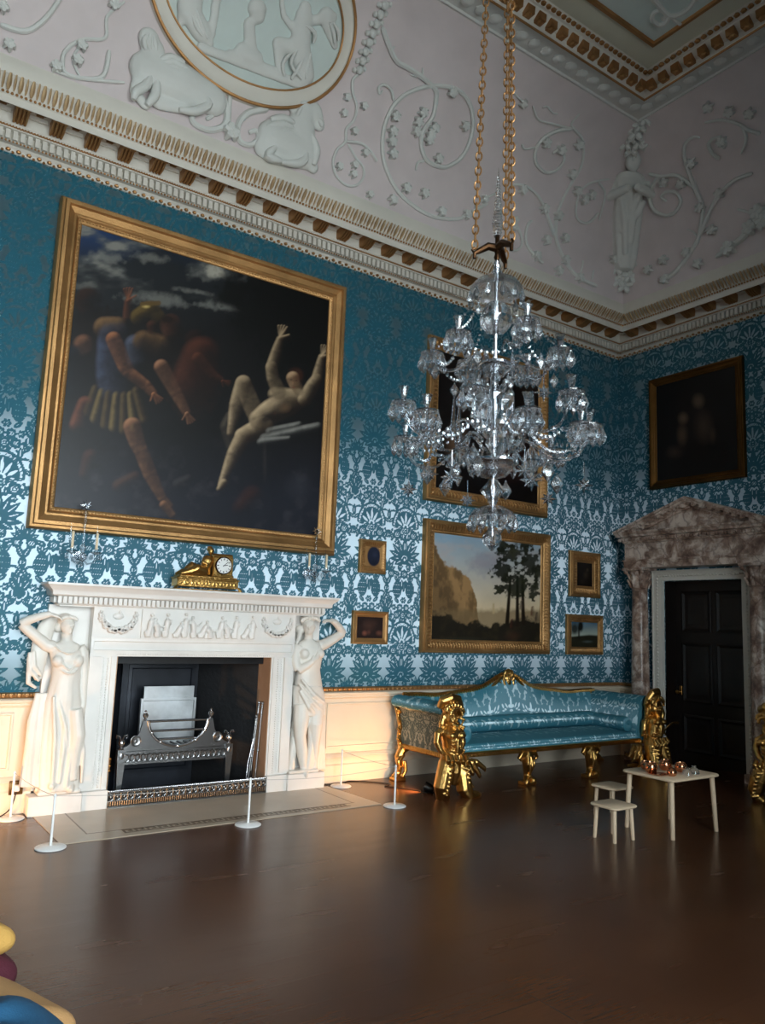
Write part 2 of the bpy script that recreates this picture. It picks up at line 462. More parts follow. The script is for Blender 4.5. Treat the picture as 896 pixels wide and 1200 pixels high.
    k = np.array([1, 2, 1]) / 4.0
    for _ in range(1):
        G[:] = k[0] * np.roll(G, 1, 0) + k[1] * G + k[2] * np.roll(G, -1, 0)
        G[:] = k[0] * np.roll(G, 1, 1) + k[1] * G + k[2] * np.roll(G, -1, 1)
    return G
TILE = draw_tile()
def tile_at(u, v, sx=1.0, sy=1.0):
    ny, nx = TILE.shape
    fx = (u / (TW * sx)) % 1.0 * nx - .5; fy = (v / (TH * sy)) % 1.0 * ny - .5
    x0 = np.floor(fx).astype(int); y0 = np.floor(fy).astype(int); ax = fx - x0; ay = fy - y0
    g = lambda a, b: TILE[b % ny, a % nx]
    return (g(x0, y0) * (1 - ax) + g(x0 + 1, y0) * ax) * (1 - ay) + (g(x0, y0 + 1) * (1 - ax) + g(x0 + 1, y0 + 1) * ax) * ay
def grid_mesh(name, P, mats, attr=None, keep=None, color=None, matidx=None):
    """P: (rows, cols, 3) points; attr: (rows, cols) floats called pat; color: (rows, cols, 3) called paint"""
    R_, C_ = P.shape[:2]
    idx = np.arange(R_ * C_).reshape(R_, C_)
    q = np.stack([idx[:-1, :-1], idx[:-1, 1:], idx[1:, 1:], idx[1:, :-1]], -1).reshape(-1, 4)
    if keep is not None: q = q[keep.reshape(-1)]
    me = bpy.data.meshes.new(name)
    me.vertices.add(R_ * C_); me.vertices.foreach_set('co', P.reshape(-1).astype(np.float32))
    me.loops.add(q.size); me.loops.foreach_set('vertex_index', q.reshape(-1).astype(np.int32))
    me.polygons.add(len(q)); me.polygons.foreach_set('loop_start', (np.arange(len(q)) * 4).astype(np.int32))
    for mt in (mats if isinstance(mats, (list, tuple)) else [mats]): me.materials.append(mt)
    if matidx is not None: me.polygons.foreach_set('material_index', np.full(len(q), matidx, np.int32))
    if attr is not None:
        a = me.attributes.new('pat', 'FLOAT', 'POINT'); a.data.foreach_set('value', attr.reshape(-1).astype(np.float32))
    if color is not None:
        a = me.attributes.new('paint', 'FLOAT_COLOR', 'POINT')
        c4 = np.concatenate([color, np.ones(color.shape[:2] + (1,))], -1)
        a.data.foreach_set('color', c4.reshape(-1).astype(np.float32))
    me.update(); me.validate(); me.shade_smooth()
    return me
def link(name, me, parent=None):
    o = bpy.data.objects.new(name, me); COL.objects.link(o)
    if parent: put_under(o, parent)
    return o

def plain(o):
    a = o.data.attributes.new('pat', 'FLOAT', 'POINT'); a.data.foreach_set('value', np.ones(len(o.data.vertices), np.float32)); return o
# ------------------------------------------------------------------ shell
FBX0, FBX1, FBZ = -6.955, -5.425, 1.275             # fireplace opening
mb = MB(); mb.box(RX0 - .3, .5, RY0 - .8, .9, -.12, 0); struct(mb.build('floor', M['floor'], smooth=0))

zs = np.arange(.92, 5.62, .01)
xs = np.concatenate([np.arange(RX0, -8.6, .03), np.arange(-8.6, 0.0001, .01)])
XX, ZZ = np.meshgrid(xs, zs)
P = np.stack([XX, 0 * XX, ZZ], -1)
cx = (XX[:-1, :-1] + XX[1:, 1:]) / 2; cz = (ZZ[:-1, :-1] + ZZ[1:, 1:]) / 2
keep = ~((cx > FBX0) & (cx < FBX1) & (cz < FBZ))
OFFU = 3.997 - .47 * .5; VOFF = .98
wall_back = link('wall_back', grid_mesh('wall_back', P, M['wall_damask'], attr=tile_at(XX + OFFU + .235, ZZ - VOFF), keep=keep)); struct(wall_back)
mb = MB()
mb.box(RX0, FBX0, 0, .02, 0, .93); mb.box(FBX1, 0, 0, .02, 0, .93)
dado = mb.build('wall_back_dado', M['cream_paint'], wall_back, smooth=0)
ys = np.concatenate([np.arange(0, 2.6, .01), np.arange(2.6, 8.41, .06)])
YY, ZZ = np.meshgrid(ys, zs)
P = np.stack([0 * YY, -YY, ZZ], -1)
cy = (YY[:-1, :-1] + YY[1:, 1:]) / 2; cz = (ZZ[:-1, :-1] + ZZ[1:, 1:]) / 2
DOY0, DOY1, DOZ = .735, 1.845, 2.345                  # doorway, measured from the corner
keep = ~((cy > DOY0) & (cy < DOY1) & (cz < DOZ))
wall_right = link('wall_right', grid_mesh('wall_right', P, M['wall_damask'], attr=tile_at(YY + .1, ZZ - VOFF), keep=keep)); struct(wall_right)
mb = MB(); mb.box(0, .02, -DOY0, 0, 0, .93); mb.box(0, .02, RY0, -DOY1, 0, .93)
mb.build('wall_right_dado', M['cream_paint'], wall_right, smooth=0)
mb = MB(); mb.box(RX0 - .1, RX0, RY0, 0, 0, 8.3); struct(plain(mb.build('wall_left', M['wall_damask'], smooth=0)))

# window wall behind the camera: one wide three-light window
WIN = [(-7.35, -5.25, .55, 5.3), (-9.0, -7.65, .55, 4.6), (-11.8, -10.2, .55, 5.0)]
def holed_wall(mb, holes, x0, x1, z0, z1):
    xs = sorted({x0, x1} | {h[0] for h in holes} | {h[1] for h in holes}); zs_ = sorted({z0, z1} | {h[2] for h in holes} | {h[3] for h in holes})
    for a, b in zip(xs, xs[1:]):
        for c, d in zip(zs_, zs_[1:]):
            mx, mz = (a + b) / 2, (c + d) / 2
            if any(h[0] < mx < h[1] and h[2] < mz < h[3] for h in holes): continue
            mb.box(a, b, RY0 - .75, RY0, c, d)
mb = MB(); holed_wall(mb, WIN, RX0, 0, 0, 8.3); struct(plain(mb.build('wall_front', M['wall_damask'], smooth=0)))
for i, (a, b, c, d) in enumerate(WIN):
    mb = MB(); y = RY0 - .6
    for (p, q, r_, s_) in ((a, a + .07, c, d), (b - .07, b, c, d), (a, b, c, c + .07), (a, b, d - .07, d)): mb.box(p, q, y - .05, y + .05, r_, s_)
    nx_, nz_ = max(2, round((b - a) / .5)), 6
    for k in range(1, nx_): mb.box(a + (b - a) * k / nx_ - .012, a + (b - a) * k / nx_ + .012, y - .02, y + .02, c, d)
    for k in range(1, nz_): mb.box(a, b, y - (.04 if k == 3 else .02), y + .02, c + (d - c) * k / nz_ - .012, c + (d - c) * k / nz_ + .012)
    w = struct(mb.build('window_%d' % (i + 1), M['white_enamel'], smooth=0))
    mb = MB(); mb.box(a + .07, b - .07, y + .002, y + .006, c + .07, d - .07); mb.build('glass', M['pane'], w, smooth=0)

# dado rail, gilt fillet, base mouldings
def dado_runs(x0, x1, fn, tag_):
    rail = [(0, .845), (.03, .85), (.04, .862), (.035, .875), (.055, .885), (.06, .905), (.045, .915), (0, .918)]
    fil = [(0, .918), (.022, .92), (.034, .935), (.03, .955), (0, .965)]
    base = [(0, 0), (.045, 0), (.045, .17), (.03, .185), (.03, .235), (.038, .245), (.03, .262), (.012, .285), (0, .287)]
    mb = MB(); mb.run(rail, x0, x1, fn); o = struct(mb.build('trim_%d' % tag_, M['cream_paint']))
    mb = MB(); mb.run(fil, x0, x1, fn)
    x = x0 + .03
    while x < x1 - .03 and x < x0 + 6.2:
        c = fn(x, .03, .945); mb.ball(c, (.022, .022, .018), 6, 4); c = fn(x + .03, .034, .935); mb.ball(c, (.012, .012, .014), 5, 4); x += .06
    mb.build('gilt_fillet', M['cornice_gilt'], o)
    mb = MB(); mb.run(base, x0, x1, fn); struct(mb.build('baseboard_%s' % ('left', 'back', 'right', 'side')[tag_ - 1], M['cream_paint']))
dado_runs(-12.3, -7.45, mainr, 1); dado_runs(-4.85, -.02, mainr, 2)
dado_runs(2.25, 8.3, rightr, 3); dado_runs(.02, .30, rightr, 4)
# fine raised panel line on the dado
mb = MB()
for (x0, x1) in ((-12.2, -7.7), (-4.7, -.1)):
    mb.rect_sweep([(0, 0), (.004, .012), (.018, .014), (.024, 0)], x0, x1, .34, .80, main)
struct(mb.build('trim_5', M['cream_paint']))

# ------------------------------------------------------------------ cornice
def room_sweep(mb, prof, closed=False):
    vs = []; fs = []
    for d, z in prof:
        vs += [(RX0 + d, RY0 + d, z), (-d, RY0 + d, z), (-d, -d, z), (RX0 + d, -d, z)]
    for i in range(len(prof) - 1):
        for j in range(4):
            a = i * 4 + j; b = i * 4 + (j + 1) % 4; fs.append((a, b, b + 4, a + 4))
    mb.add(vs, fs)
mb = MB(); room_sweep(mb, [(0, 5.655), (.085, 5.665), (.095, 5.672), (.055, 5.68), (.055, 5.765), (.11, 5.77), (.105, 5.80), (.12, 5.815), (.125, 5.925), (.345, 5.93), (.345, 5.845), (.36, 5.84), (.36, 5.905), (.375, 5.915), (.375, 5.925), (.385, 5.935)])
cornice = struct(mb.build('trim_6', M['plaster'], smooth=25))
mb = MB(); room_sweep(mb, [(0, 5.605), (.014, 5.607), (.022, 5.63), (.05, 5.655), (0, 5.66)]); mb.build('border_band', M['plaster'], cornice, smooth=25)
mb = MB()
def along(step, off, fn2, xmin=-9.4, ymax=2.9):
    k = 0
    while -(off + step * k) > xmin: fn2(main, mainr, -(off + step * k)); k += 1
    k = 0
    while off + step * k < ymax: fn2(right, rightr, off + step * k); k += 1
def shell_(fn, r_, x):
    c = r_(x, .03, 5.622); mb.ball(c, (.022, .02, .016), 6, 4); mb.ball(r_(x + .04, .022, 5.607), (.014, .012, .014), 5, 3)
along(.085, .06, shell_)
mb.build('gilt_leaf_border', M['cornice_gilt'], cornice)
mb = MB(); along(.0299, .06, lambda f, r_, x: mb.ball(r_(x, .092, 5.664), .010, 6, 4)); mb.build('bead_row', M['cornice_gilt'], cornice)
mb = MB()
def flute(f, r_, x):
    c0 = r_(x - .0185, .05, 5.68); c1 = r_(x + .0185, .108, 5.762)
    mb.box(min(c0.x, c1.x), max(c0.x, c1.x), min(c0.y, c1.y), max(c0.y, c1.y), c0.z, c1.z)
along(.05976, .115, flute); mb.build('fluted_band', M['plaster'], cornice, smooth=0)
mb = MB()
def rope(f, r_, x):
    mb.tube([r_(x - .016, .098, 5.782), r_(x + .016, .108, 5.80)], [.009, .009], 5)
along(.0249, .10, rope); mb.build('gilt_rope', M['cornice_gilt'], cornice)
# modillions: one mesh per wall, copied along
def modillion_mesh(fn):
    a = MB(); prof = [(.12, .015), (.13, -.085), (.20, -.085), (.25, -.06), (.30, -.05), (.335, -.06), (.34, -.02), (.335, .012)]
    for sx in (0,):
        a.prism([(d, z) for d, z in prof], lambda d, z, t: fn(t, d, 5.915 + z), -.055, .055)
    for t in (-.045, -.015, .015, .045): a.tube([fn(t, .14, 5.825), fn(t, .22, 5.826), fn(t, .30, 5.862), fn(t, .338, 5.855)], .013, 5)
    a.tube([fn(-.06, .325, 5.868), fn(.06, .325, 5.868)], .022, 6)
    return a.mesh('modillion', M['cornice_gilt'])
first = None
for fn, n in ((mainr, 30), (rightr, 9)):
    me = modillion_mesh(fn)
    for k in range(n):
        o = bpy.data.objects.new('modillion', me); COL.objects.link(o); o.parent = cornice
        o.location = Vector((-(.40 + .2988 * k), 0, 0)) if fn is mainr else Vector((0, -(.40 + .2988 * k), 0))
mb = MB()
def coffer(f, r_, x):
    mb.ball(r_(x - .15, .235, 5.915), (.035, .035, .02), 8, 4)
    for i in range(6):
        w = i * PI / 3; mb.ball(r_(x - .15 + .035 * math.cos(w), .235 + .035 * math.sin(w), 5.92), (.018, .018, .012), 5, 3)
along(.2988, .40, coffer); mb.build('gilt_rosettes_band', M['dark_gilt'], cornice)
mb = MB()
def cof(f, r_, x):
    for d, w in ((.15, .075), (.325, .075)):
        c0, c1 = r_(x - .15 - w, d - .012, 5.895), r_(x - .15 + w, d + .012, 5.928)
        mb.box(min(c0.x, c1.x), max(c0.x, c1.x), min(c0.y, c1.y), max(c0.y, c1.y), c0.z, c1.z)
along(.2988, .40, cof); mb.build('coffer_frame', M['plaster'], cornice, smooth=0)
mb = MB(); along(.036, .39, lambda f, r_, x: mb.ball(r_(x, .384, 5.918), .0125, 6, 4)); mb.build('gilt_bead_row', M['cornice_gilt'], cornice)
mb = MB(); room_sweep(mb, [(.38, 5.932), (.395, 5.945), (.41, 5.98), (.45, 6.015), (.475, 6.03), (.475, 6.045), (.44, 6.06)]); mb.build('cymatium', M['plaster'], cornice)
mb = MB()
def leafy(f, r_, x):
    for k, (dx, w) in enumerate(((0, .030), (.045, .016))):
        mb.tube([r_(x + dx, .388, 5.94), r_(x + dx, .418, 5.965), r_(x + dx, .452, 6.0), r_(x + dx, .482, 6.035)], [w * .6, w, w * .95, w * .5], 6, sq=.5)
along(.09, .48, leafy); mb.build('gilt_leaf_moulding', M['leaf_gilt'], cornice)

# ------------------------------------------------------------------ coved ceiling
D0, Z0, D1, Z1 = .445, 6.055, 1.533, 7.95
AMAX = math.radians(66)
def cove_pt(t):
    a = t * AMAX
    return D0 + (D1 - D0) * (1 - math.cos(a)) / (1 - math.cos(AMAX)), Z0 + (Z1 - Z0) * math.sin(a) / math.sin(AMAX)
def cove_n(t):
    d0, z0 = cove_pt(t - .01); d1, z1 = cove_pt(t + .01); l = math.hypot(d1 - d0, z1 - z0)
    return (z1 - z0) / l, -(d1 - d0) / l          # (into the room, up)
mb = MB(); room_sweep(mb, [cove_pt(i / 24) for i in range(25)])
cove = struct(mb.build('ceiling_cove', M['cove_paint'], smooth=30)); cove.name = 'ceiling'
mb = MB(); room_sweep(mb, [(D0 - .005, Z0 - .012), (D0 + .015, Z0 + .0), (D0 + .02, Z0 + .10), (D0 + .012, Z0 + .12), (D0 + .01, Z0 + .14)]); mb.build('cove_plinth', M['plaster'], cove, smooth=25)
mb = MB(); room_sweep(mb, [(1.50, 7.93), (1.533, 7.915), (1.55, 7.93), (1.86, 7.885), (1.89, 7.84), (1.905, 7.835)]); mb.build('relief_band', M['relief_plaster'], cove, smooth=25)
mb = MB(); room_sweep(mb, [(1.90, 7.835), (1.912, 7.825), (1.925, 7.84), (1.93, 7.90), (2.03, 7.965), (2.06, 7.965), (2.06, 8.0), (2.10, 8.02)]); mb.build('ceiling_moulding', M['plaster'], cove, smooth=25)
mb = MB(); room_sweep(mb, [(1.893, 7.832), (1.90, 7.818), (1.912, 7.818), (1.92, 7.832)])
k = 2.03
def cround(step, d, z, f):
    x = d + step / 2
    while x < 7.5: f(Vector((-x, -d, z)), 'x'); x += step
    x = d + step / 2
    while x < 5.5: f(Vector((-d, -x, z)), 'y'); x += step
cround(.075, 2.075, 7.985, lambda c, q: mb.ball(c, (.034, .034, .022), 6, 4))
mb.build('gilt_edging', M['cornice_gilt'], cove)
mb = MB()
def blk(c, q):
    mb.box(c.x - .045, c.x + .045, c.y - .045, c.y + .045, c.z - .04, c.z + .045, taper=-.004); mb.ball(c + Vector((0, 0, -.04)), (.04, .04, .025), 6, 4)
cround(.165, 1.972, 7.905, blk); mb.build('gilt_block_row', M['cornice_gilt'], cove, smooth=30)
mb = MB()
def egg(c, q): mb.ball(c, (.075, .075, .03), 8, 5)
cround(.19, 1.70, 7.905, egg); mb.build('leaf_relief', M['relief_plaster'], cove)
mb = MB(); mb.box(RX0 + 2.05, -2.05, RY0 + 2.05, -2.05, 8.03, 8.06); mb.build('ceiling_field', M['ceiling_paint'], cove, smooth=0)
mb = MB(); mb.box(RX0 + .1, -.1, RY0 + .1, -.1, 8.3, 8.4); mb.build('ceiling_roof', M['ceiling_paint'], cove, smooth=0)
# upper wall behind the cove so no light leaks
mb = MB(); mb.box(RX0, 0, .004, .1, 5.55, 8.3); mb.box(.004, .1, RY0, 0, 5.55, 8.3); mb.build('upper_wall', M['plaster'], wall_back, smooth=0)
mb = MB(); mb.rect_sweep([(0, 0), (.01, .03), (.05, .035), (.06, .012), (.07, 0)], RX0 + 2.34, -2.34, RY0 + 2.34, -2.34, lambda u, v, w: Vector((u, v, 8.03 - w))); mb.build('gilt_panel_border', M['cornice_gilt'], cove)
mb = MB(); mb.box(RX0 + 2.40, -2.40, RY0 + 2.40, -2.40, 8.022, 8.032); mb.build('green_panel', M['green_paint'], cove, smooth=0)
# ------------------------------------------------------------------ plaster reliefs on the cove
TS = np.linspace(-.1, 1.25, 1351)
DZ = np.array([cove_pt(t) for t in TS]); SS = np.concatenate([[0], np.cumsum(np.hypot(*np.diff(DZ, axis=0).T))]); SS -= SS[100]
def on_cove(u, s, w=0.0, wall='m'):
    """u along the wall, s up the curve of the cove, w off its surface"""
    t = float(np.interp(s, SS, TS)); d, z = cove_pt(t); nd, nz = cove_n(t)
    d += nd * w; z += nz * w
    return Vector((u, -d, z)) if wall == 'm' else Vector((-d, u, z))
def cove_normal(s, wall='m'):
    nd, nz = cove_n(float(np.interp(s, SS, TS)))
    return Vector((0, -nd, nz)) if wall == 'm' else Vector((-nd, 0, nz))
def cove_find(px, py, wall='m'):
    d = ray(px, py); k = 1 if wall == 'm' else 0
    lam = (-DZ[:, 0] - CAM[k]) / d[k]; e = CAM.z + lam * d.z - DZ[:, 1]
    i = np.where(np.sign(e[1:]) != np.sign(e[:-1]))[0]
    i = i[-1] if len(i) else int(np.argmin(abs(e)))
    return CAM[1 - k] + lam[i] * d[1 - k], SS[i]
def smooth_path(pts, n=5):
    """Catmull-Rom through measured points"""
    out = []; P_ = [pts[0]] + list(pts) + [pts[-1]]
    for i in range(1, len(P_) - 2):
        p0, p1, p2, p3 = (np.array(P_[i + k], float) for k in (-1, 0, 1, 2))
        for j in range(n):
            t = j / n
            out.append(.5 * ((2 * p1) + (-p0 + p2) * t + (2 * p0 - 5 * p1 + 4 * p2 - p3) * t * t + (-p0 + 3 * p1 - 3 * p2 + p3) * t ** 3))
    out.append(np.array(pts[-1], float)); return out
def stem(mb, pix, r0, r1, off, scl, wall='m', n=6):
    path = smooth_path([cove_find(off[0] + a * scl, off[1] + b * scl, wall) for a, b in pix], 5)
    N = len(path)
    for_n = [on_cove(u, s, .020, wall) for u, s in path]
    rr = [r0 + (r1 - r0) * i / (N - 1) for i in range(N)]
    rr[0] *= .6; rr[-1] *= .6
    mb.tube(for_n, rr, n)
def leafc(mb, px, py, off, scl, wall='m', k=5, size=.07):
    u, s = cove_find(off[0] + px * scl, off[1] + py * scl, wall)
    for i in range(k):
        w = 2 * PI * i / k + px; du, ds = math.cos(w) * size * .8, math.sin(w) * size * .8
        mb.tube([on_cove(u + du * q, s + ds * q, .02 + .055 * math.sin(PI * q), wall) for q in (0, .35, .7, 1.0, 1.2)], [size * .25, size * .38, size * .42, size * .3, size * .08], 6)
    mb.ball(on_cove(u, s, .03, wall), size * .45, 7, 5)
def relief(name, label, off, scl, stems, leaves, wall='m', group=None, size=.065, cat='plaster ornament'):
    c = on_cove(*cove_find(off[0] + stems[0][0][0][0] * scl, off[1] + stems[0][0][0][1] * scl, wall), 0, wall)
    t = thing(name, label, cat, c, 0, group)
    for pts, r0, r1 in stems: mb = MB(); stem(mb, pts, r0, r1, off, scl, wall); mb.build('scroll_stem', M['relief_plaster'], t)
    for (a, b) in leaves:
        l = MB(); leafc(l, a, b, off, scl, wall, size=size); l.build('leaf', M['relief_plaster'], t)
    return t
relief('plaster_scroll', 'large white plaster acanthus scroll on the cove between medallion and chandelier chains', (380, 20), .2232,
    [([(300, 50), (335, 150), (375, 230), (430, 260), (490, 300), (545, 345), (580, 385), (580, 440), (565, 520), (530, 570), (505, 620), (505, 690), (530, 750), (580, 780), (640, 785), (710, 740), (755, 660), (775, 560), (760, 460), (710, 390), (640, 362), (540, 362), (440, 395), (370, 450), (320, 540), (300, 640), (305, 750), (340, 850), (390, 930), (450, 985), (520, 1030), (600, 1058), (700, 1060), (760, 1030), (850, 980)], .028, .022),
     ([(360, 440), (345, 380), (310, 355), (280, 370), (285, 400), (300, 385)], .018, .014), ([(375, 230), (350, 180), (365, 150)], .02, .008), ([(510, 300), (512, 262)], .018, .006), ([(480, 310), (445, 300)], .018, .006), ([(520, 755), (485, 765), (475, 805)], .018, .012)],
    [(510, 500), (485, 550), (475, 600), (570, 580), (550, 615), (540, 645), (365, 520), (350, 600), (345, 655), (350, 720), (590, 745), (420, 900), (515, 930), (350, 965), (605, 1025), (665, 390), (730, 570), (740, 1040)], size=.06)
relief('plaster_vine', 'small white plaster vine with round leaves on the cove just right of the medallion', (380, 20), .2232,
    [([(175, 300), (145, 330), (145, 400), (165, 470), (150, 540), (110, 590), (105, 655), (60, 700), (40, 770), (60, 840), (110, 885), (165, 885), (200, 840), (195, 785), (160, 740), (120, 670)], .016, .014), ([(110, 655), (190, 665), (240, 710), (270, 760)], .014, .02)],
    [(200, 465), (112, 420), (95, 505), (150, 600), (205, 715), (70, 790), (150, 780), (143, 830), (230, 938)], size=.042)
relief('plaster_scroll', 'white plaster spray of two curling branches on the cove between chandelier spire and corner figure', (560, 60), .2334,
    [([(505, 310), (465, 360), (480, 390), (515, 430), (525, 500), (510, 580), (470, 650), (430, 720), (400, 790), (385, 870), (385, 930), (400, 990), (430, 1050), (470, 1110), (520, 1150), (590, 1180)], .014, .028),
     ([(470, 385), (400, 395), (330, 430), (285, 490), (285, 560), (330, 605), (380, 600), (420, 560), (425, 510), (400, 490), (370, 512)], .026, .016), ([(270, 270), (300, 340), (380, 365), (460, 385)], .01, .018), ([(215, 465), (230, 490), (285, 480)], .016, .01),
     ([(380, 930), (350, 850), (325, 780), (290, 720), (230, 675), (165, 670)], .028, .014), ([(655, 640), (600, 648), (540, 670), (500, 720), (485, 800), (500, 850), (550, 860), (600, 810)], .012, .018), ([(600, 655), (630, 700), (625, 760), (600, 850)], .016, .012),
     ([(265, 850), (240, 880), (235, 960), (270, 1020), (320, 1065)], .016, .024), ([(520, 1050), (515, 1090), (500, 1140)], .014, .012), ([(575, 1100), (565, 1150)], .014, .01), ([(320, 280), (345, 275), (370, 305), (395, 310)], .012, .01)],
    [(325, 790), (395, 825), (465, 615), (430, 1050), (395, 1105), (500, 465), (410, 492), (335, 455), (285, 1030), (500, 1140), (335, 950), (428, 940), (215, 695), (560, 720), (525, 745), (490, 700), (670, 1045)])
relief('plaster_scroll', 'white plaster curl half hidden behind the chandelier spire', (560, 60), .2334,
    [([(-20, 790), (0, 760), (40, 735), (110, 700)], .02, .012), ([(165, 830), (200, 900), (215, 965), (190, 1000), (150, 1000)], .018, .014), ([(150, 170), (185, 215), (230, 260)], .012, .01)], [(25, 745), (175, 850), (170, 885), (220, 258)], size=.05)
relief('plaster_scroll', 'white plaster scrolling branches on the darker cove above the doorway wall', (700, 80), .225,
    [([(270, 545), (330, 560), (410, 555), (470, 590), (520, 640), (550, 720), (545, 800), (530, 880), (500, 940), (460, 1000), (400, 1070), (330, 1115)], .022, .032),
     ([(325, 562), (290, 610), (275, 680), (300, 740), (360, 765), (410, 745), (436, 690), (410, 645), (360, 642), (335, 668), (362, 690)], .03, .018), ([(545, 700), (510, 620), (480, 540), (455, 460), (460, 390), (500, 355), (535, 358)], .034, .016),
     ([(535, 870), (570, 790), (610, 700), (650, 640), (720, 580), (810, 545)], .03, .022), ([(850, 338), (790, 320), (730, 285), (650, 265), (560, 280)], .026, .014), ([(760, 305), (775, 370), (750, 445)], .024, .014), ([(640, 470), (600, 440), (580, 390), (615, 360), (665, 370), (665, 410), (640, 400)], .024, .016), ([(525, 880), (560, 850), (630, 845)], .014, .008), ([(525, 880), (500, 850), (470, 838)], .014, .008)],
    [(540, 725), (640, 650), (495, 490), (470, 960), (360, 1100), (270, 1050), (350, 1000), (600, 842), (580, 195), (690, 220), (795, 230), (650, 375), (350, 590), (440, 600), (530, 1020)], wall='r')
relief('plaster_leaf_spray', 'white plaster bunch of leaves at the far right edge of the doorway wall cove', (700, 80), .225,
    [([(620, 985), (700, 925), (760, 880), (820, 800), (880, 740)], .03, .06), ([(730, 735), (790, 750), (830, 790)], .014, .02)], [(840, 750), (870, 800), (690, 940), (800, 830)], wall='r', size=.10)
relief('plaster_scroll', 'white plaster branch scroll on the cove left of the oval medallion', (0, 0), .5,
    [([(0, 60), (60, 75), (110, 40), (150, -20)], .025, .02), ([(290, 5), (250, 40), (245, 90), (190, 95), (150, 125), (150, 170), (190, 185), (240, 180), (255, 120)], .014, .022), ([(185, 180), (170, 140), (190, 105)], .012, .012), ([(120, 165), (180, 185), (290, 195)], .012, .016)],
    [(190, 110), (180, 145), (130, 160), (265, 12), (20, 110), (5, 20)], size=.05)

# scroll on the flat ceiling panel
t_ = thing('plaster_scroll', 'plaster leaf scroll on the pale green ceiling panel at the top of the picture', 'plaster ornament', at(774, 20, Z=8.02))
for pts, r0, r1 in (([(668, 14), (664, 22), (655, 25), (648, 19), (650, 11), (658, 8), (664, 13), (660, 19)], .03, .02), ([(636, -14), (650, -4), (668, 14), (688, 8), (700, -8)], .028, .028), ([(668, 14), (680, 24), (690, 22)], .024, .012)):
    mb = MB(); pp = [at(a + 116, b + 4, Z=8.015) for a, b in pts]; pp = [Vector(q) for q in smooth_path([tuple(p) for p in pp], 5)]; mb.tube(pp, [r0 + (r1 - r0) * i / (len(pp) - 1) for i in range(len(pp))], 7); mb.build('scroll_stem', M['relief_plaster'], t_)
# oval medallion
mcx, mcs = -6.36, 1.42
def oval(rx, ry, w, n=72): return [on_cove(mcx + rx * math.cos(2 * PI * i / n), mcs + ry * math.sin(2 * PI * i / n), w) for i in range(n)]
med = thing('plaster_medallion', 'large oval plaster medallion with carved figures on the cove above the fireplace', 'medallion', on_cove(mcx, mcs - .85))
mb = MB(); vs = []; fs = []; R_ = 14; n = 72
for k in range(R_ + 1):
    vs += [on_cove(mcx + .93 * k / R_ * math.cos(2 * PI * i / n), mcs + .72 * k / R_ * math.sin(2 * PI * i / n), .02) for i in range(n)]
for k in range(R_):
    for i in range(n): fs.append((k * n + i, k * n + (i + 1) % n, (k + 1) * n + (i + 1) % n, (k + 1) * n + i))
mb.add(vs, fs); mb.build('medallion_field', M['green_paint'], med)
mb = MB(); prof = [(.90, .64, .02), (.905, .655, .05), (.94, .70, .035), (1.00, .79, .045), (1.01, .81, .06), (1.03, .83, .06), (1.04, .84, .0)]
vs = []; fs = []
for rx, ry, w in prof: vs += oval(rx, ry, w, n)
for k in range(len(prof) - 1):
    for i in range(n): fs.append((k * n + i, k * n + (i + 1) % n, (k + 1) * n + (i + 1) % n, (k + 1) * n + i))
mb.add(vs, fs); mb.build('medallion_frame', M['plaster'], med)
mb = MB(); mb.tube(oval(1.025, .825, .062), .016, 6, closed=True); mb.tube(oval(.905, .652, .05), .010, 6, closed=True); mb.build('gilt_rim', M['cornice_gilt'], med)
def figure_blobs(name, label, parent, blobs, off, scl, wall='m', th=.05, vox=.018):
    """blobs: capsules in measured points (x0, y0, x1, y1, r0, r1), flattened onto the cove"""
    mb = MB()
    for (a, b, c, d, r0, r1) in blobs:
        u0, s0 = cove_find(off[0] + a * scl, off[1] + b * scl, wall); u1, s1 = cove_find(off[0] + c * scl, off[1] + d * scl, wall)
        pts = []; rr = []
        L = math.hypot(u1 - u0, s1 - s0) + 1e-6
        for q, k_ in ([(-r0 * math.cos(a_) / L, math.sin(a_)) for a_ in (.15, .55, 1.0)] + [(i / 5, 1) for i in range(6)] + [(1 + r1 * math.cos(a_) / L, math.sin(a_)) for a_ in (1.0, .55, .15)]):
            g = min(max(q, 0), 1); u = u0 + (u1 - u0) * q; s = s0 + (s1 - s0) * q
            pts.append(on_cove(u, s, .02 + th * .2, wall)); rr.append((r0 + (r1 - r0) * g) * k_)
        b0 = len(mb.v); mb.tube(pts, rr, 14)
        for i in range(b0, len(mb.v)):               # low relief: flatten towards the cove
            p = Vector(mb.v[i]); c = pts[(i - b0) // 14]; nn = cove_normal(s0, wall); d_ = (p - c).dot(nn); mb.v[i] = tuple(p - nn * d_ * .45)
    o = mb.build(name, M['relief_plaster'], parent, remesh=vox * .8, sm=6)
    if label: o['label'] = label
    return o
Z4 = ((150, 0), .3125)
figure_blobs('relief_figure', 'kneeling winged figure', med, [(660, 30, 662, 40, .07, .065), (655, 60, 640, 170, .09, .11), (620, 110, 580, 60, .045, .035), (580, 60, 570, -5, .035, .03), (690, 75, 760, 60, .05, .06), (740, 60, 770, 170, .09, .04), (620, 180, 560, 165, .08, .07), (560, 170, 565, 290, .065, .045), (640, 190, 660, 280, .12, .10), (570, 295, 655, 310, .05, .05)], *Z4)
figure_blobs('relief_figure', 'standing draped figure', med, [(240, -60, 225, 40, .11, .12), (225, 40, 270, 120, .11, .10), (270, 120, 300, 160, .08, .05), (330, -20, 310, 130, .05, .04), (200, 40, 190, 100, .05, .03)], *Z4)
figure_blobs('relief_altar', None, med, [(480, 35, 482, 55, .10, .08), (450, 90, 455, 190, .06, .07), (380, 205, 560, 275, .05, .05), (270, 180, 640, 320, .05, .05), (430, 200, 470, 220, .10, .09)], *Z4)
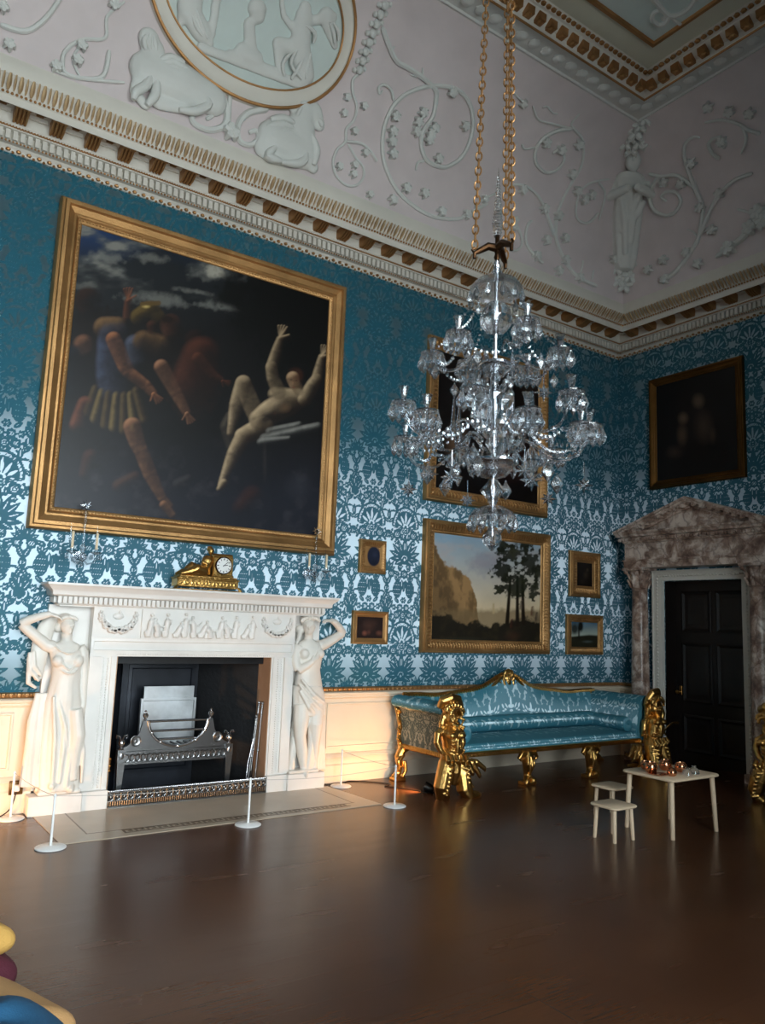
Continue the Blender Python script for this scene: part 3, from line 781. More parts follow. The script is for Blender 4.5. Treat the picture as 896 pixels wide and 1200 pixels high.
for cx_, n_ in ((-5.18, 8), (-7.55, 8)):
    g = thing('plaster_garland', 'narrow plaster husk garland hanging down the %s side of the medallion' % ('right' if cx_ > -6 else 'left'), 'plaster ornament', on_cove(cx_, 1.2))
    for i in range(n_):
        l = MB(); c = on_cove(cx_, 1.35 + i * .09, .03)
        l.ball(c, .045, 7, 5); l.ball(on_cove(cx_ + .05, 1.38 + i * .09, .02), .028, 6, 4); l.ball(on_cove(cx_ - .05, 1.33 + i * .09, .02), .028, 6, 4)
        l.build('husk', M['relief_plaster'], g)
# sphinx-like beasts below the medallion
sL = thing('plaster_griffin', 'reclining plaster beast relief under the left of the medallion', 'plaster relief', on_cove(-7.2, .2))
figure_blobs('body', None, sL, [(75, 150, 75, 175, .10, .09), (95, 190, 90, 240, .10, .13), (70, 270, 200, 320, .17, .19), (200, 320, 310, 380, .19, .15), (40, 300, 20, 350, .07, .05), (20, 350, 60, 400, .05, .05), (110, 390, 200, 410, .07, .06), (160, 250, 145, 290, .05, .06)], *Z4, th=.07)
mb = MB(); stem(mb, [(330, 340), (365, 400), (360, 470), (300, 490), (240, 460), (250, 415), (295, 405), (315, 430), (290, 450)], .035, .022, *Z4); mb.build('tail_scroll', M['relief_plaster'], sL)
sR = thing('plaster_griffin', 'reclining plaster horse-headed beast relief under the right of the medallion', 'plaster relief', on_cove(-6.0, .2))
figure_blobs('body', None, sR, [(690, 420, 710, 470, .10, .07), (660, 420, 640, 470, .11, .14), (640, 480, 650, 580, .16, .16), (640, 560, 540, 520, .17, .18), (540, 520, 500, 560, .16, .10), (660, 600, 685, 630, .09, .07), (520, 590, 590, 610, .07, .06), (620, 420, 600, 400, .05, .03)], *Z4, th=.07)
mb = MB(); stem(mb, [(520, 410), (450, 425), (410, 470), (415, 530), (455, 545), (485, 520), (475, 492), (450, 500)], .035, .022, *Z4); stem(mb, [(380, 350), (375, 420), (370, 520)], .02, .03, *Z4); stem(mb, [(330, 345), (345, 360), (360, 350)], .02, .02, *Z4)
leafc(mb, 380, 500, *Z4, size=.09); mb.build('tail_scroll', M['relief_plaster'], sR)

def over_lines(name, parent, lines, w, r=.022):
    for pts in lines:
        mb = MB(); pp = smooth_path([cove_find(Z4[0][0] + a * Z4[1], Z4[0][1] + b * Z4[1]) for a, b in pts], 4); N = len(pp)
        mb.tube([on_cove(u, q, w) for u, q in pp], [r * (.5 + .8 * math.sin(PI * (i + .5) / N)) for i in range(N)], 9); mb.build(name, M['relief_plaster'], parent)
over_lines('feather', sL, [[(110, 235), (150, 225), (200, 245)], [(112, 250), (155, 245), (215, 270)], [(115, 266), (160, 265), (225, 296)], [(120, 282), (165, 286), (215, 318)]], .085, .03)
over_lines('foreleg', sL, [[(85, 270), (60, 330), (20, 360), (10, 390)], [(100, 300), (90, 370), (60, 410)], [(250, 350), (290, 400), (240, 430), (180, 425)]], .085, .035)
over_lines('mane_lock', sL, [[(60, 140), (52, 165), (58, 195)], [(74, 135), (70, 165), (76, 200)], [(90, 145), (92, 170), (98, 205)]], .075, .02)
over_lines('feather', sR, [[(610, 470), (570, 450), (520, 455)], [(605, 488), (560, 474), (505, 484)], [(600, 506), (555, 500), (500, 512)]], .085, .03)
over_lines('foreleg', sR, [[(670, 510), (690, 570), (680, 630)], [(640, 540), (650, 600), (620, 625), (560, 620)], [(540, 560), (510, 600), (560, 615)]], .085, .035)
over_lines('mane_lock', sR, [[(640, 405), (622, 440), (615, 475)], [(655, 410), (642, 445), (632, 485)], [(700, 450), (712, 470), (708, 478)]], .075, .02)
over_lines('drapery_fold', med, [[(630, 180), (600, 240), (640, 300)], [(660, 190), (630, 250), (600, 300)], [(675, 200), (660, 260), (655, 300)], [(600, 200), (570, 240), (575, 290)], [(240, 20), (260, 80), (290, 150)], [(225, 40), (245, 100), (270, 140)], [(745, 80), (760, 120), (765, 160)], [(760, 80), (778, 115), (778, 150)], [(655, 90), (690, 120), (685, 160)]], .075, .016)
# draped figure in the corner of the cove
def diag(px, py, off=0.0):
    d = ray(px, py); t = ((CAM.y - off) - (CAM.x - off)) / (d.x - d.y); return CAM + d * t
def leaf_ball(mb, c, sz):
    c = Vector(c)
    for k in range(5):
        w = 2 * PI * k / 5 + c.z; d = (Vector((.707, -.707, 0)) * math.cos(w) + Vector((0, 0, 1)) * math.sin(w)); o = Vector((-.7, -.7, 0)) * sz * .35
        mb.tube([c, c + d * sz * .5 + o, c + d * sz * .95 + o * .9, c + d * sz * 1.2], [sz * .3, sz * .4, sz * .32, sz * .06], 7)
    mb.ball(c + Vector((-.7, -.7, 0)) * sz * .2, sz * .4, 8, 6)
fg = thing('plaster_corner_figure', 'white plaster draped woman standing in the corner of the coved ceiling', 'plaster figure', Vector((-.55, -.55, 6.2)))
def corner_t(py):
    best = min(((abs(proj_y(-cove_pt(t)[0], -cove_pt(t)[0], cove_pt(t)[1]) - py), t) for t in np.linspace(0, 1, 400)))
    return best[1]
def proj_y(x, y, z):
    r_ = Vector((x, y, z)) - CAM; return 600 - FPX * r_.dot(CU) / r_.dot(CF)
T0_, T1_ = corner_t(322), corner_t(186)
def along_fig(q, push=.0):
    d, z = cove_pt(T0_ + (T1_ - T0_) * q); dd = d + .07 + push
    return Vector((-dd, -dd, z))
def on_corner(px, py, off):
    d, z = cove_pt(corner_t(py)); return d + off, z
mb = MB()
mb.loft([(along_fig(q), rx, ry) for q, rx, ry in ((0, .12, .12), (.06, .17, .15), (.3, .22, .18), (.5, .25, .2), (.66, .22, .18), (.74, .26, .19), (.80, .24, .16), (.835, .09, .09))], 28, fold=lambda w, k: (.16 * math.sin(8 * w + 2 * k) * max(0, .8 - k)))
a = along_fig(.79); sd = Vector((.707, -.707, 0))
for s_ in (1, -1):
    p0 = a + sd * .23 * s_; p1 = along_fig(.62, .05) + sd * .33 * s_; p2 = along_fig(.60, .28) + sd * .05 * s_
    mb.tube([p0, p0.lerp(p1, .5), p1, p1.lerp(p2, .5), p2], [.085, .08, .07, .06, .05], 10)
mb.tube([along_fig(.82), along_fig(.88)], [.07, .065], 10)
for q0, q1, a_, b_ in ((.62, .30, .12, -.10), (.60, .2, .0, .05), (.58, .1, -.12, -.02), (.55, .35, .18, .0)):
    mb.tube([along_fig(q0, .14) + sd * a_, along_fig((q0 + q1) / 2, .15) + sd * (a_ * .5 + b_ * .5 + .03), along_fig(q1, .13) + sd * b_], [.03, .045, .03], 9)
body = mb.build('body', M['relief_plaster'], fg, remesh=.016, sm=2)
mb = MB(); h = along_fig(.93, .02); mb.ball(h, (.10, .10, .13), 14, 10); mb.ball(h + Vector((-.07, -.07, -.02)), .03, 6, 5); mb.ball(h + Vector((.04, .04, .05)), (.10, .10, .10), 10, 8); mb.build('head', M['relief_plaster'], fg)
for (px, py, sz) in ((735, 178, .10), (742, 172, .10), (728, 172, .09), (737, 160, .11), (741, 152, .09), (745, 145, .08), (733, 165, .08), (752, 172, .07)):
    dd, cz_ = on_corner(px, py, .03)
    dx = (px - 738) * .012; mb = MB(); leaf_ball(mb, Vector((-dd + dx * .7, -dd - dx * .7, cz_)), sz)
    mb.build('leaf', M['relief_plaster'], fg)
for (px, py, sz) in ((712, 318, .10), (732, 312, .10), (716, 332, .11), (728, 328, .10), (722, 338, .10)):
    dd, cz_ = on_corner(px, py, .05)
    dx = (px - 722) * .012; mb = MB(); leaf_ball(mb, Vector((-dd + dx * .7, -dd - dx * .7, cz_)), sz)
    mb.build('leaf', M['relief_plaster'], fg)
# ------------------------------------------------------------------ pictures
def lin(c): return np.array(srgb(*c)[:3])
def vnoise(X, Y, seed=0):
    r = np.random.default_rng(seed); G = r.random((64, 64))
    x0 = np.floor(X).astype(int); y0 = np.floor(Y).astype(int); a = X - x0; b = Y - y0
    a = a * a * (3 - 2 * a); b = b * b * (3 - 2 * b); g = lambda i, j: G[j % 64, i % 64]
    return (g(x0, y0) * (1 - a) + g(x0 + 1, y0) * a) * (1 - b) + (g(x0, y0 + 1) * (1 - a) + g(x0 + 1, y0 + 1) * a) * b
def fbm(X, Y, seed=0, o=4):
    return sum(vnoise(X * 2 ** k, Y * 2 ** k, seed + k) / 2 ** k for k in range(o)) / sum(1 / 2 ** k for k in range(o))
class Paint:
    """brushwork on a canvas; X, Y are measured positions across it"""
    def __init__(s, X, Y, base): s.X, s.Y = X, Y; s.C = np.zeros(X.shape + (3,)) + lin(base)
    def over(s, a, col): s.C = s.C * (1 - a[..., None]) + (lin(col) if isinstance(col, tuple) else col) * a[..., None]
    def ell(s, cx, cy, rx, ry, col, al=1.0, soft=.5, rot=0):
        c, n = math.cos(math.radians(rot)), math.sin(math.radians(rot)); dx, dy = s.X - cx, s.Y - cy
        d = np.hypot((dx * c + dy * n) / rx, (-dx * n + dy * c) / ry)
        s.over(np.clip((1 - d) / soft + .5 * 0, 0, 1) * al, col)
    def cap(s, x0, y0, x1, y1, r0, r1, col, al=1.0, soft=1.5):
        dx, dy = x1 - x0, y1 - y0; t = np.clip(((s.X - x0) * dx + (s.Y - y0) * dy) / (dx * dx + dy * dy + 1e-9), 0, 1)
        d = np.hypot(s.X - x0 - t * dx, s.Y - y0 - t * dy) - (r0 + (r1 - r0) * t)
        s.over(np.clip(.5 - d / soft, 0, 1) * al, col)
    def limb(s, pts, col, dark=None, soft=1.5, lx=-.35, ly=-.35):
        """a painted limb: dark edge then a lighter core"""
        for k, (x0, y0, r0, x1, y1, r1) in enumerate(pts):
            s.cap(x0, y0, x1, y1, r0, r1, dark or tuple(c * .45 for c in col), 1, soft)
        for k, (x0, y0, r0, x1, y1, r1) in enumerate(pts):
            s.cap(x0 + lx * r0, y0 + ly * r0, x1 + lx * r1, y1 + ly * r1, r0 * .55, r1 * .55, col, .9, soft * 2)
    def form(s, chain, light, dark, soft=1.6, L=(-.5, -.75), rim=.0):
        """rounded flesh or cloth: a chain of tapering lengths shaded as one turned form"""
        D = np.full(s.X.shape, 1e9); SH = np.zeros(s.X.shape)
        for k in range(len(chain) - 1):
            x0, y0, r0 = chain[k]; x1, y1, r1 = chain[k + 1]; dx, dy = x1 - x0, y1 - y0
            t = np.clip(((s.X - x0) * dx + (s.Y - y0) * dy) / (dx * dx + dy * dy + 1e-9), 0, 1)
            r = r0 + (r1 - r0) * t + .03 * (r0 + r1) * np.sin(PI * t) * .5
            ex, ey = s.X - x0 - t * dx, s.Y - y0 - t * dy; d = np.hypot(ex, ey) - r
            sh = np.clip(.42 + .62 * (ex * L[0] + ey * L[1]) / r, 0, 1); w = np.clip((D - d) / 3 + .5, 0, 1)
            SH = SH * (1 - w) + sh * w; D = np.minimum(D, d)
        SH = (np.clip(SH + (fbm(s.X / 7, s.Y / 7, 77) - .5) * .22, 0, 1)[..., None] ** 1.9) * .82
        s.over(np.clip(.5 - D / (soft * 1.6), 0, 1) * np.clip(.35 + 1.6 * SH[..., 0], 0, 1), lin(dark) * .6 * (1 - SH) + lin(light) * SH)
    def hand(s, x, y, ang, l, light, dark):
        for k in (-1.2, -.4, .4, 1.2):
            a = math.radians(ang + k * 17); s.form([(x, y, l * .16), (x + math.cos(a) * l, y + math.sin(a) * l, l * .09)], light, dark, 1.2)
        a = math.radians(ang + 62); s.form([(x, y, l * .15), (x + math.cos(a) * l * .7, y + math.sin(a) * l * .7, l * .1)], light, dark, 1.2)
    def poly(s, pts, col, al=1.0, soft=1.5):
        inside = np.zeros(s.X.shape, bool); dist = np.full(s.X.shape, 1e9); n = len(pts)
        for i in range(n):
            x0, y0 = pts[i]; x1, y1 = pts[(i + 1) % n]
            cnd = ((y0 > s.Y) != (y1 > s.Y)); xi = (x1 - x0) * (s.Y - y0) / (y1 - y0 + 1e-12) + x0; inside ^= cnd & (s.X < xi)
            dx, dy = x1 - x0, y1 - y0; t = np.clip(((s.X - x0) * dx + (s.Y - y0) * dy) / (dx * dx + dy * dy + 1e-9), 0, 1)
            dist = np.minimum(dist, np.hypot(s.X - x0 - t * dx, s.Y - y0 - t * dy))
        sd = np.where(inside, -dist, dist); s.over(np.clip(.5 - sd / soft, 0, 1) * al, col)
def picture(name, label, u0, u1, v0, v1, depth, fw, wall, painter, base, res, frame_mat='frame_gilt', prof=None, slip=True, carve=0, beads=0, gain=1.0, oval_=False, tilt=0):
    fn = main if wall == 'm' else right
    t = thing(name, label, 'painting', fn((u0 + u1) / 2, v0, 0))
    d = depth; w = fw
    pr = prof or [(0, 0), (0, d * .55), (w * .06, d * .75), (w * .16, d * .8), (w * .2, d), (w * .34, d), (w * .4, d * .82), (w * .62, d * .62), (w * .7, d * .66), (w * .76, d * .6), (w * .8, d * .5)]
    mb = MB(); mb.rect_sweep(pr, u0, u1, v0, v1, fn); 
    if carve:
        a0, a1, a2 = w * .36, w * .55, w * .76; h0, h1, h2 = d * .92, d * .80, d * .66; r_ = carve * .30
        def rib(p): mb.tube(p, [r_ * .8, r_ * 1.15, r_ * .6], 5)
        for q in np.arange(u0 + a2, u1 - a2 + .001, carve):
            rib([fn(q, v0 + a0, h0), fn(q + carve * .3, v0 + a1, h1), fn(q, v0 + a2, h2)]); rib([fn(q, v1 - a0, h0), fn(q + carve * .3, v1 - a1, h1), fn(q, v1 - a2, h2)])
        for q in np.arange(v0 + a2, v1 - a2 + .001, carve):
            rib([fn(u0 + a0, q, h0), fn(u0 + a1, q + carve * .3, h1), fn(u0 + a2, q, h2)]); rib([fn(u1 - a0, q, h0), fn(u1 - a1, q + carve * .3, h1), fn(u1 - a2, q, h2)])
        for (cu, cv) in ((u0 + a1, v0 + a1), (u1 - a1, v0 + a1), (u0 + a1, v1 - a1), (u1 - a1, v1 - a1)): mb.ball(fn(cu, cv, h1), w * .16, 8, 6)
    fo = mb.build('frame', M[frame_mat], t, smooth=30)
    mb = MB(); mb.rect_sweep([(w * .8, d * .5), (w * .82, d * .56), (w * .92, d * .52), (w, d * .40), (w * 1.0, d * .3)], u0, u1, v0, v1, fn)
    if beads:
        st = beads; a = w * .87
        for q in np.arange(u0 + a, u1 - a, st): mb.ball(fn(q, v0 + a, d * .53), st * .36, 5, 3); mb.ball(fn(q, v1 - a, d * .53), st * .36, 5, 3)
        for q in np.arange(v0 + a, v1 - a, st): mb.ball(fn(u0 + a, q, d * .53), st * .36, 5, 3); mb.ball(fn(u1 - a, q, d * .53), st * .36, 5, 3)
    mb.build('sight_edge', M[frame_mat], t, smooth=30)
    a = w * .97; us = np.linspace(u0 + a, u1 - a, res[0]); vs = np.linspace(v0 + a, v1 - a, res[1]); U, V = np.meshgrid(us, vs)
    off = d * .32
    P = np.stack([U, 0 * U - off, V], -1) if wall == 'm' else np.stack([0 * U - off, -U, V], -1)
    rel = P - np.array(CAM); z = rel @ np.array(CF)
    X = 448 + FPX * (rel @ np.array(CR)) / z; Y = 600 - FPX * (rel @ np.array(CU)) / z
    p = Paint(X, Y, base); painter(p)
    col = np.clip(p.C * gain * (.92 + .16 * fbm(U * 6, V * 6, 3)[..., None]), 0, 1)
    link('canvas', grid_mesh('canvas', P, M['oil_canvas'], color=col), t)
    return t
def big_scene(p):
    X, Y = p.X, p.Y
    n = fbm(X / 34, Y / 16, 5, 5); n2 = fbm(X / 16, Y / 14, 9, 5); n3 = fbm(X / 7, Y / 7, 15, 4)
    sky = np.clip((400 - Y - (X - 80) * .02) / 80, 0, 1); p.over(sky * .95, (30, 34, 38))
    p.ell(112, 268, 95, 44, (30, 56, 96), .95, .9); p.ell(255, 292, 80, 26, (26, 42, 62), .8, .9)
    cl = np.clip((n - .47) * 4.5, 0, 1) * np.clip((352 - Y) / 50, 0, 1) * np.clip((330 - X) / 60, 0, 1)
    p.over(cl * .8, (92, 94, 92)); p.over(np.clip((n - .6) * 6, 0, 1) * cl * .6, (150, 148, 138))
    for q in ((125, 302, 26, 8, -5), (178, 303, 26, 7, -6), (245, 322, 22, 9, 0), (230, 342, 26, 4, 18), (262, 360, 34, 8, 12), (180, 350, 50, 10, 5)):
        d = np.hypot((X - q[0]) / q[2], (Y - q[1] - (X - q[0]) * .12) / q[3]) + (n3 - .5) * 1.3; p.over(np.clip((1 - d) * 1.3, 0, 1) * .62, (124, 124, 118))
    d = np.hypot((X - 252) / 14, (Y - 318) / 9) + (n3 - .5) * 1.2; p.over(np.clip((1 - d) * 1.6, 0, 1) * .8, (176, 172, 158))
    for (x, y, rx, ry) in ((335, 330, 76, 66), (350, 390, 66, 60), (275, 345, 24, 20), (300, 372, 40, 30), (372, 330, 30, 60)):
        d = np.hypot((X - x) / rx, (Y - y) / ry) + (n3 - .5) * .8; p.over(np.clip((1 - d) * 2.5, 0, 1) * .95, (9, 10, 9))
    p.over(np.clip((Y - 505) / 80, 0, 1) * .75, (30, 33, 44)); p.over(np.clip((n2 - .55) * 4, 0, 1) * np.clip((Y - 510) / 60, 0, 1) * .45, (62, 60, 66))
    for (x, y, rx, ry, c) in ((150, 430, 72, 72, (15, 12, 11)), (108, 450, 36, 110, (14, 12, 13)), (225, 445, 36, 48, (30, 18, 14)), (112, 395, 36, 40, (20, 14, 12)), (186, 400, 40, 34, (18, 13, 11))):
        d = np.hypot((X - x) / rx, (Y - y) / ry) + (n3 - .5) * .7; p.over(np.clip((1 - d) * 2.5, 0, 1), c)
    W_ = (26, 15, 11)
    # men at the left
    p.form([(103, 352, 15), (104, 362, 13)], (58, 36, 26), (12, 8, 7), 3); p.form([(98, 404, 11), (101, 412, 7)], (146, 100, 74), W_, 3); p.form([(86, 420, 14), (92, 455, 16)], (30, 34, 42), (10, 9, 10), 4)
    p.form([(200, 381, 12), (201, 391, 9)], (112, 68, 48), W_, 3); p.ell(196, 374, 13, 7, (16, 11, 9), .9, .6); p.form([(228, 398, 11), (229, 404, 9)], (46, 28, 22), (12, 8, 7), 3); p.form([(236, 418, 22), (228, 450, 26)], (96, 52, 36), (26, 14, 11), 5)
    p.form([(150, 372, 6), (151, 354, 5)], (120, 72, 50), W_); p.hand(151, 352, -92, 14, (158, 96, 66), (60, 32, 22))
    p.form([(133, 392, 17), (132, 410, 18), (131, 440, 18), (134, 458, 16)], (84, 92, 118), (18, 19, 28), 3); p.form([(158, 404, 11), (160, 424, 10)], (96, 102, 122), (18, 18, 24), 3)
    p.form([(122, 384, 12), (138, 382, 10)], (140, 106, 68), (36, 24, 16), 2.5); p.form([(168, 400, 12), (186, 406, 13)], (124, 92, 58), (34, 22, 15), 3)
    p.form([(164, 372, 11), (176, 366, 13), (186, 374, 9)], (120, 96, 46), (20, 14, 8), 2); p.ell(171, 359, 6, 3, (206, 180, 108), .8, .9); p.cap(166, 356, 186, 355, 2.2, 2.6, (92, 70, 34), .9); p.form([(178, 382, 6), (179, 388, 5)], (86, 50, 34), (16, 10, 8), 2)
    for i, (x0, y0, x1, y1) in enumerate(((112, 456, 104, 482), (120, 460, 112, 490), (128, 462, 124, 497), (137, 464, 134, 500), (146, 464, 146, 503), (154, 463, 158, 500), (160, 458, 170, 490))): p.form([(x0, y0, 4.5), (x1, y1, 6)], (142, 118, 70) if i % 2 else (104, 82, 46), (30, 22, 12), 2.5, (-.9, -.3))
    F_, FD = (190, 124, 82), (52, 28, 18)
    p.form([(133, 398, 9), (147, 430, 8.5), (150, 436, 7), (171, 452, 6), (180, 462, 4.5)], F_, FD); p.hand(180, 462, 50, 12, F_, FD)
    p.form([(189, 430, 8.5), (206, 460, 7), (219, 484, 4.5)], (196, 140, 104), FD); p.hand(219, 485, 62, 12, (196, 140, 104), FD)
    p.form([(232, 420, 7), (250, 440, 5), (260, 446, 3)], (112, 64, 44), W_); p.hand(261, 447, 20, 9, (112, 64, 44), W_)
    p.form([(155, 500, 10.5), (161, 520, 9), (165, 528, 8), (176, 556, 8), (190, 584, 5), (198, 594, 5)], (186, 130, 92), (50, 30, 22)); p.form([(192, 592, 5), (202, 604, 4)], (180, 126, 90), (50, 30, 22))
    p.form([(100, 474, 9), (92, 498, 10)], (140, 82, 58), W_, 2.5); p.form([(106, 536, 8), (100, 556, 6)], (84, 50, 42), (22, 16, 16), 4); p.form([(140, 570, 7), (158, 560, 6)], (96, 64, 52), (28, 22, 24), 4); p.form([(210, 568, 6), (220, 562, 4)], (78, 74, 76), (30, 30, 36), 4)
    # fallen figure at the right
    for (x0, y0, x1, y1, r0, r1) in ((310, 514, 372, 500, 5, 4), (316, 506, 350, 498, 4, 3), (306, 518, 338, 514, 4, 2)): p.form([(x0, y0, r0), (x1, y1, r1)], (186, 184, 174), (54, 54, 54), 2.5)
    L_, D_ = (222, 194, 154), (58, 42, 30)
    p.form([(272, 522, 6), (266, 500, 7), (270, 488, 5)], (112, 100, 86), (36, 32, 32), 3)
    p.form([(300, 486, 10), (292, 468, 10), (285, 450, 9)], L_, D_); p.form([(285, 449, 9), (278, 474, 9), (272, 498, 5), (270, 508, 4)], L_, D_)
    p.form([(308, 500, 12), (296, 506, 11), (284, 511, 9)], L_, D_); p.form([(285, 511, 9), (274, 532, 8), (264, 556, 5), (260, 568, 4.5)], L_, D_); p.form([(262, 566, 4.5), (257, 573, 3)], L_, D_)
    p.form([(304, 492, 12), (318, 482, 14), (334, 474, 15), (346, 468, 13)], L_, D_, 2); p.form([(322, 462, 7), (350, 466, 9)], L_, D_, 3)
    p.ell(334, 478, 9, 7, (120, 92, 66), .5, .9, -20); p.ell(313, 490, 16, 7, (24, 18, 16), .9, .7, -28); p.ell(322, 484, 3, 3, (70, 48, 36), .6, .9)
    p.form([(327, 460, 8), (320, 444, 7), (318, 430, 6.5)], L_, D_); p.form([(318, 431, 6.5), (324, 412, 6), (328, 398, 4)], L_, D_); p.hand(329, 396, -80, 14, L_, (84, 60, 42))
    p.form([(357, 468, 8), (366, 452, 7.5), (371, 444, 6)], L_, D_); p.form([(371, 444, 6), (375, 428, 5), (377, 419, 4)], L_, D_); p.hand(378, 418, -74, 13, L_, (84, 60, 42))
    p.form([(350, 458, 6), (346, 450, 6)], (190, 158, 120), D_); p.ell(346, 440, 11, 11, (52, 27, 18), 1, .4, 15); p.form([(343, 443, 7.5), (345, 452, 5.5)], (216, 180, 140), (110, 76, 52), 1.4)
    for (x, y) in ((341, 445), (347, 446)): p.ell(x, y, 2, 1.2, (56, 32, 24), .85, .9)
    p.ell(343, 449, 1.2, 2.2, (150, 110, 80), .7, .9); p.ell(344, 454, 2.4, 1, (120, 58, 46), .8, .9)
    p.form([(284, 596, 9), (296, 584, 12)], (74, 46, 42), (30, 28, 34), 6); p.ell(310, 540, 3, 30, (54, 50, 48), .6, .9); p.ell(350, 570, 20, 20, (56, 58, 66), .4, .9)
def landscape(p):
    X, Y = p.X, p.Y; n = fbm(X / 20, Y / 10, 21, 5); k = fbm(X / 7, Y / 7, 30, 5); g = np.clip((Y - 622) / 95, 0, 1)[..., None]
    p.C = lin((132, 166, 190)) * (1 - g) + lin((226, 200, 160)) * g
    cl = np.clip((n - .46) * 4, 0, 1) * np.clip((705 - Y) / 50, 0, 1); p.over(cl * .6, (186, 174, 170)); d = np.hypot((X - 570) / 30, (Y - 660) / 18) + (k - .5); p.over(np.clip((1 - d) * 1.5, 0, 1) * .55, (140, 138, 152))
    rock = np.clip((Y - np.interp(X, [505, 512, 520, 530, 538, 546, 553, 558, 561], [636, 642, 657, 664, 668, 670, 684, 700, 735]) + (k - .5) * 14) / 3, 0, 1) * np.clip((561 + (k - .5) * 10 - X) / 3, 0, 1)
    p.over(rock, (166, 128, 84)); p.over(rock * np.clip((fbm(X / 6, Y / 12, 41, 4) - .42) * 4, 0, 1) * .75, (92, 70, 46)); p.over(rock * np.clip((532 - X + (Y - 680) * .4) / 20, 0, 1) * .55, (66, 52, 36))
    p.over(np.clip((Y - 712 + (k - .5) * 8) / 6, 0, 1) * .75, (128, 104, 72)); low = np.clip((Y - np.interp(X, [505, 540, 585, 612, 650], [712, 728, 730, 722, 730]) + (k - .5) * 16) / 4, 0, 1); p.over(low, (36, 31, 23)); p.over(low * np.clip((k - .5) * 4, 0, 1) * .5, (62, 52, 34))
    p.ell(545, 752, 34, 7, (66, 66, 50), .55, .9); p.ell(600, 745, 12, 7, (74, 46, 34), .6, .8); p.cap(578, 708, 578, 718, 1, 1.5, (196, 168, 124), .8)
    for (a, b, c, d_) in ((598, 676, 594, 730), (606, 676, 606, 732), (612, 680, 613, 730), (636, 664, 634, 730), (643, 660, 641, 730)): p.cap(a, b, c, d_, 1.3, 2.4, (34, 25, 16), 1)
    kk = fbm(X / 4, Y / 4, 55, 4)
    for (x, y, rx, ry) in ((602, 648, 20, 13), (588, 668, 13, 13), (620, 660, 15, 19), (606, 686, 20, 17), (624, 690, 11, 14), (590, 640, 10, 7), (630, 672, 8, 9), (585, 692, 8, 6), (612, 636, 14, 7)):
        d = np.hypot((X - x) / rx, (Y - y) / ry) + (kk - .5) * 1.9; p.over(np.clip((1 - d) * 3, 0, 1) * .95, (28, 32, 18)); p.over(np.clip((.7 - d) * 3, 0, 1) * np.clip((k - .52) * 5, 0, 1) * .6, (62, 62, 34))
    d = np.hypot((X - 641) / 7, (Y - 670) / 20) + (kk - .5) * 2.2; p.over(np.clip((1 - d) * 3, 0, 1) * .7, (46, 48, 28))
    for (x, y, c) in ((611, 708, (168, 140, 120)), (624, 715, (150, 96, 70)), (629, 722, (90, 74, 66)), (600, 730, (120, 64, 48))): p.form([(x, y - 3, 1.6), (x, y + 5, 2.6)], c, tuple(q * .4 for q in c), 1)
def dark_upper(p):
    p.ell(560, 470, 30, 60, (30, 20, 16), .9, .8); p.ell(535, 520, 16, 30, (120, 92, 70), .6, .8); p.ell(600, 540, 30, 30, (44, 20, 18), .9, .8); p.ell(620, 460, 14, 40, (40, 30, 24), .8, .8); p.ell(565, 450, 8, 10, (110, 80, 60), .5, .8); p.ell(590, 500, 18, 40, (56, 34, 26), .6, .9)
def dark_right(p):
    p.ell(812, 492, 34, 50, (20, 15, 13), .9, .8); p.ell(818, 470, 9, 11, (92, 74, 60), .6, .7); p.ell(824, 500, 14, 24, (72, 56, 46), .5, .9); p.ell(800, 490, 8, 9, (100, 80, 64), .5, .8); p.ell(799, 510, 8, 16, (86, 66, 52), .5, .8); p.ell(790, 530, 12, 10, (64, 48, 40), .5, .9); p.ell(835, 510, 5, 12, (76, 58, 46), .4, .9)
def oval_portrait(p):
    d = np.hypot((p.X - 437.8) / 8.2, (p.Y - 652) / 12.5); p.over(np.clip((1 - d) * 6, 0, 1), (30, 36, 54)); p.ell(439, 650, 4, 5, (52, 58, 80), .6, .9); p.ell(438, 660, 6, 5, (20, 22, 34), .6, .9)
def dark_group(p):
    p.ell(432, 733, 10, 9, (74, 50, 42), .8, .9); p.ell(427, 742, 4, 4, (128, 78, 64), .8, .8); p.ell(444, 742, 5, 4, (112, 72, 60), .7, .8); p.ell(432, 741, 3, 4, (100, 64, 54), .6, .8); p.ell(438, 730, 6, 5, (60, 42, 36), .8, .8)
def dark_still(p):
    p.ell(686, 674, 4, 6, (66, 52, 40), .7, .9); p.ell(682, 682, 4, 5, (46, 36, 30), .7, .9); p.ell(688, 668, 2, 3, (84, 70, 54), .6, .9)
def small_view(p):
    X, Y = p.X, p.Y; g = np.clip((Y - 728) / 18, 0, 1)[..., None]; p.C = lin((44, 92, 122)) * (1 - g) + lin((178, 186, 170)) * g
    p.ell(686, 732, 10, 4, (120, 148, 160), .6, .9); p.poly([(668, 746), (690, 744), (705, 745), (705, 765), (668, 765)], (40, 38, 26), 1, 2); p.ell(680, 734, 4, 8, (20, 24, 18), 1, .5); p.ell(673, 737, 6, 9, (24, 26, 20), .9, .6); p.cap(678, 735, 678, 748, .8, 1, (20, 18, 14)); p.ell(688, 752, 8, 2, (96, 110, 110), .6, .9)
picture('large_painting', 'huge dark oil painting of armed men and a fallen figure, hung above the fireplace', -7.76, -4.744, 2.334, 5.333, .132, .20, 'm', big_scene, (16, 15, 16), (330, 330), beads=.03, gain=.95)
picture('landscape_painting', 'oil landscape with tall trees and pale cliff, above the blue sofa', -3.52, -1.448, 1.333, 2.874, .088, .155, 'm', landscape, (130, 140, 140), (240, 190), beads=.024, carve=.042)
picture('dark_painting', 'very dark oil painting directly behind the chandelier, above the landscape', -3.533, -1.507, 3.093, 5.103, .088, .165, 'm', dark_upper, (16, 11, 10), (120, 120), beads=.028, carve=.05)
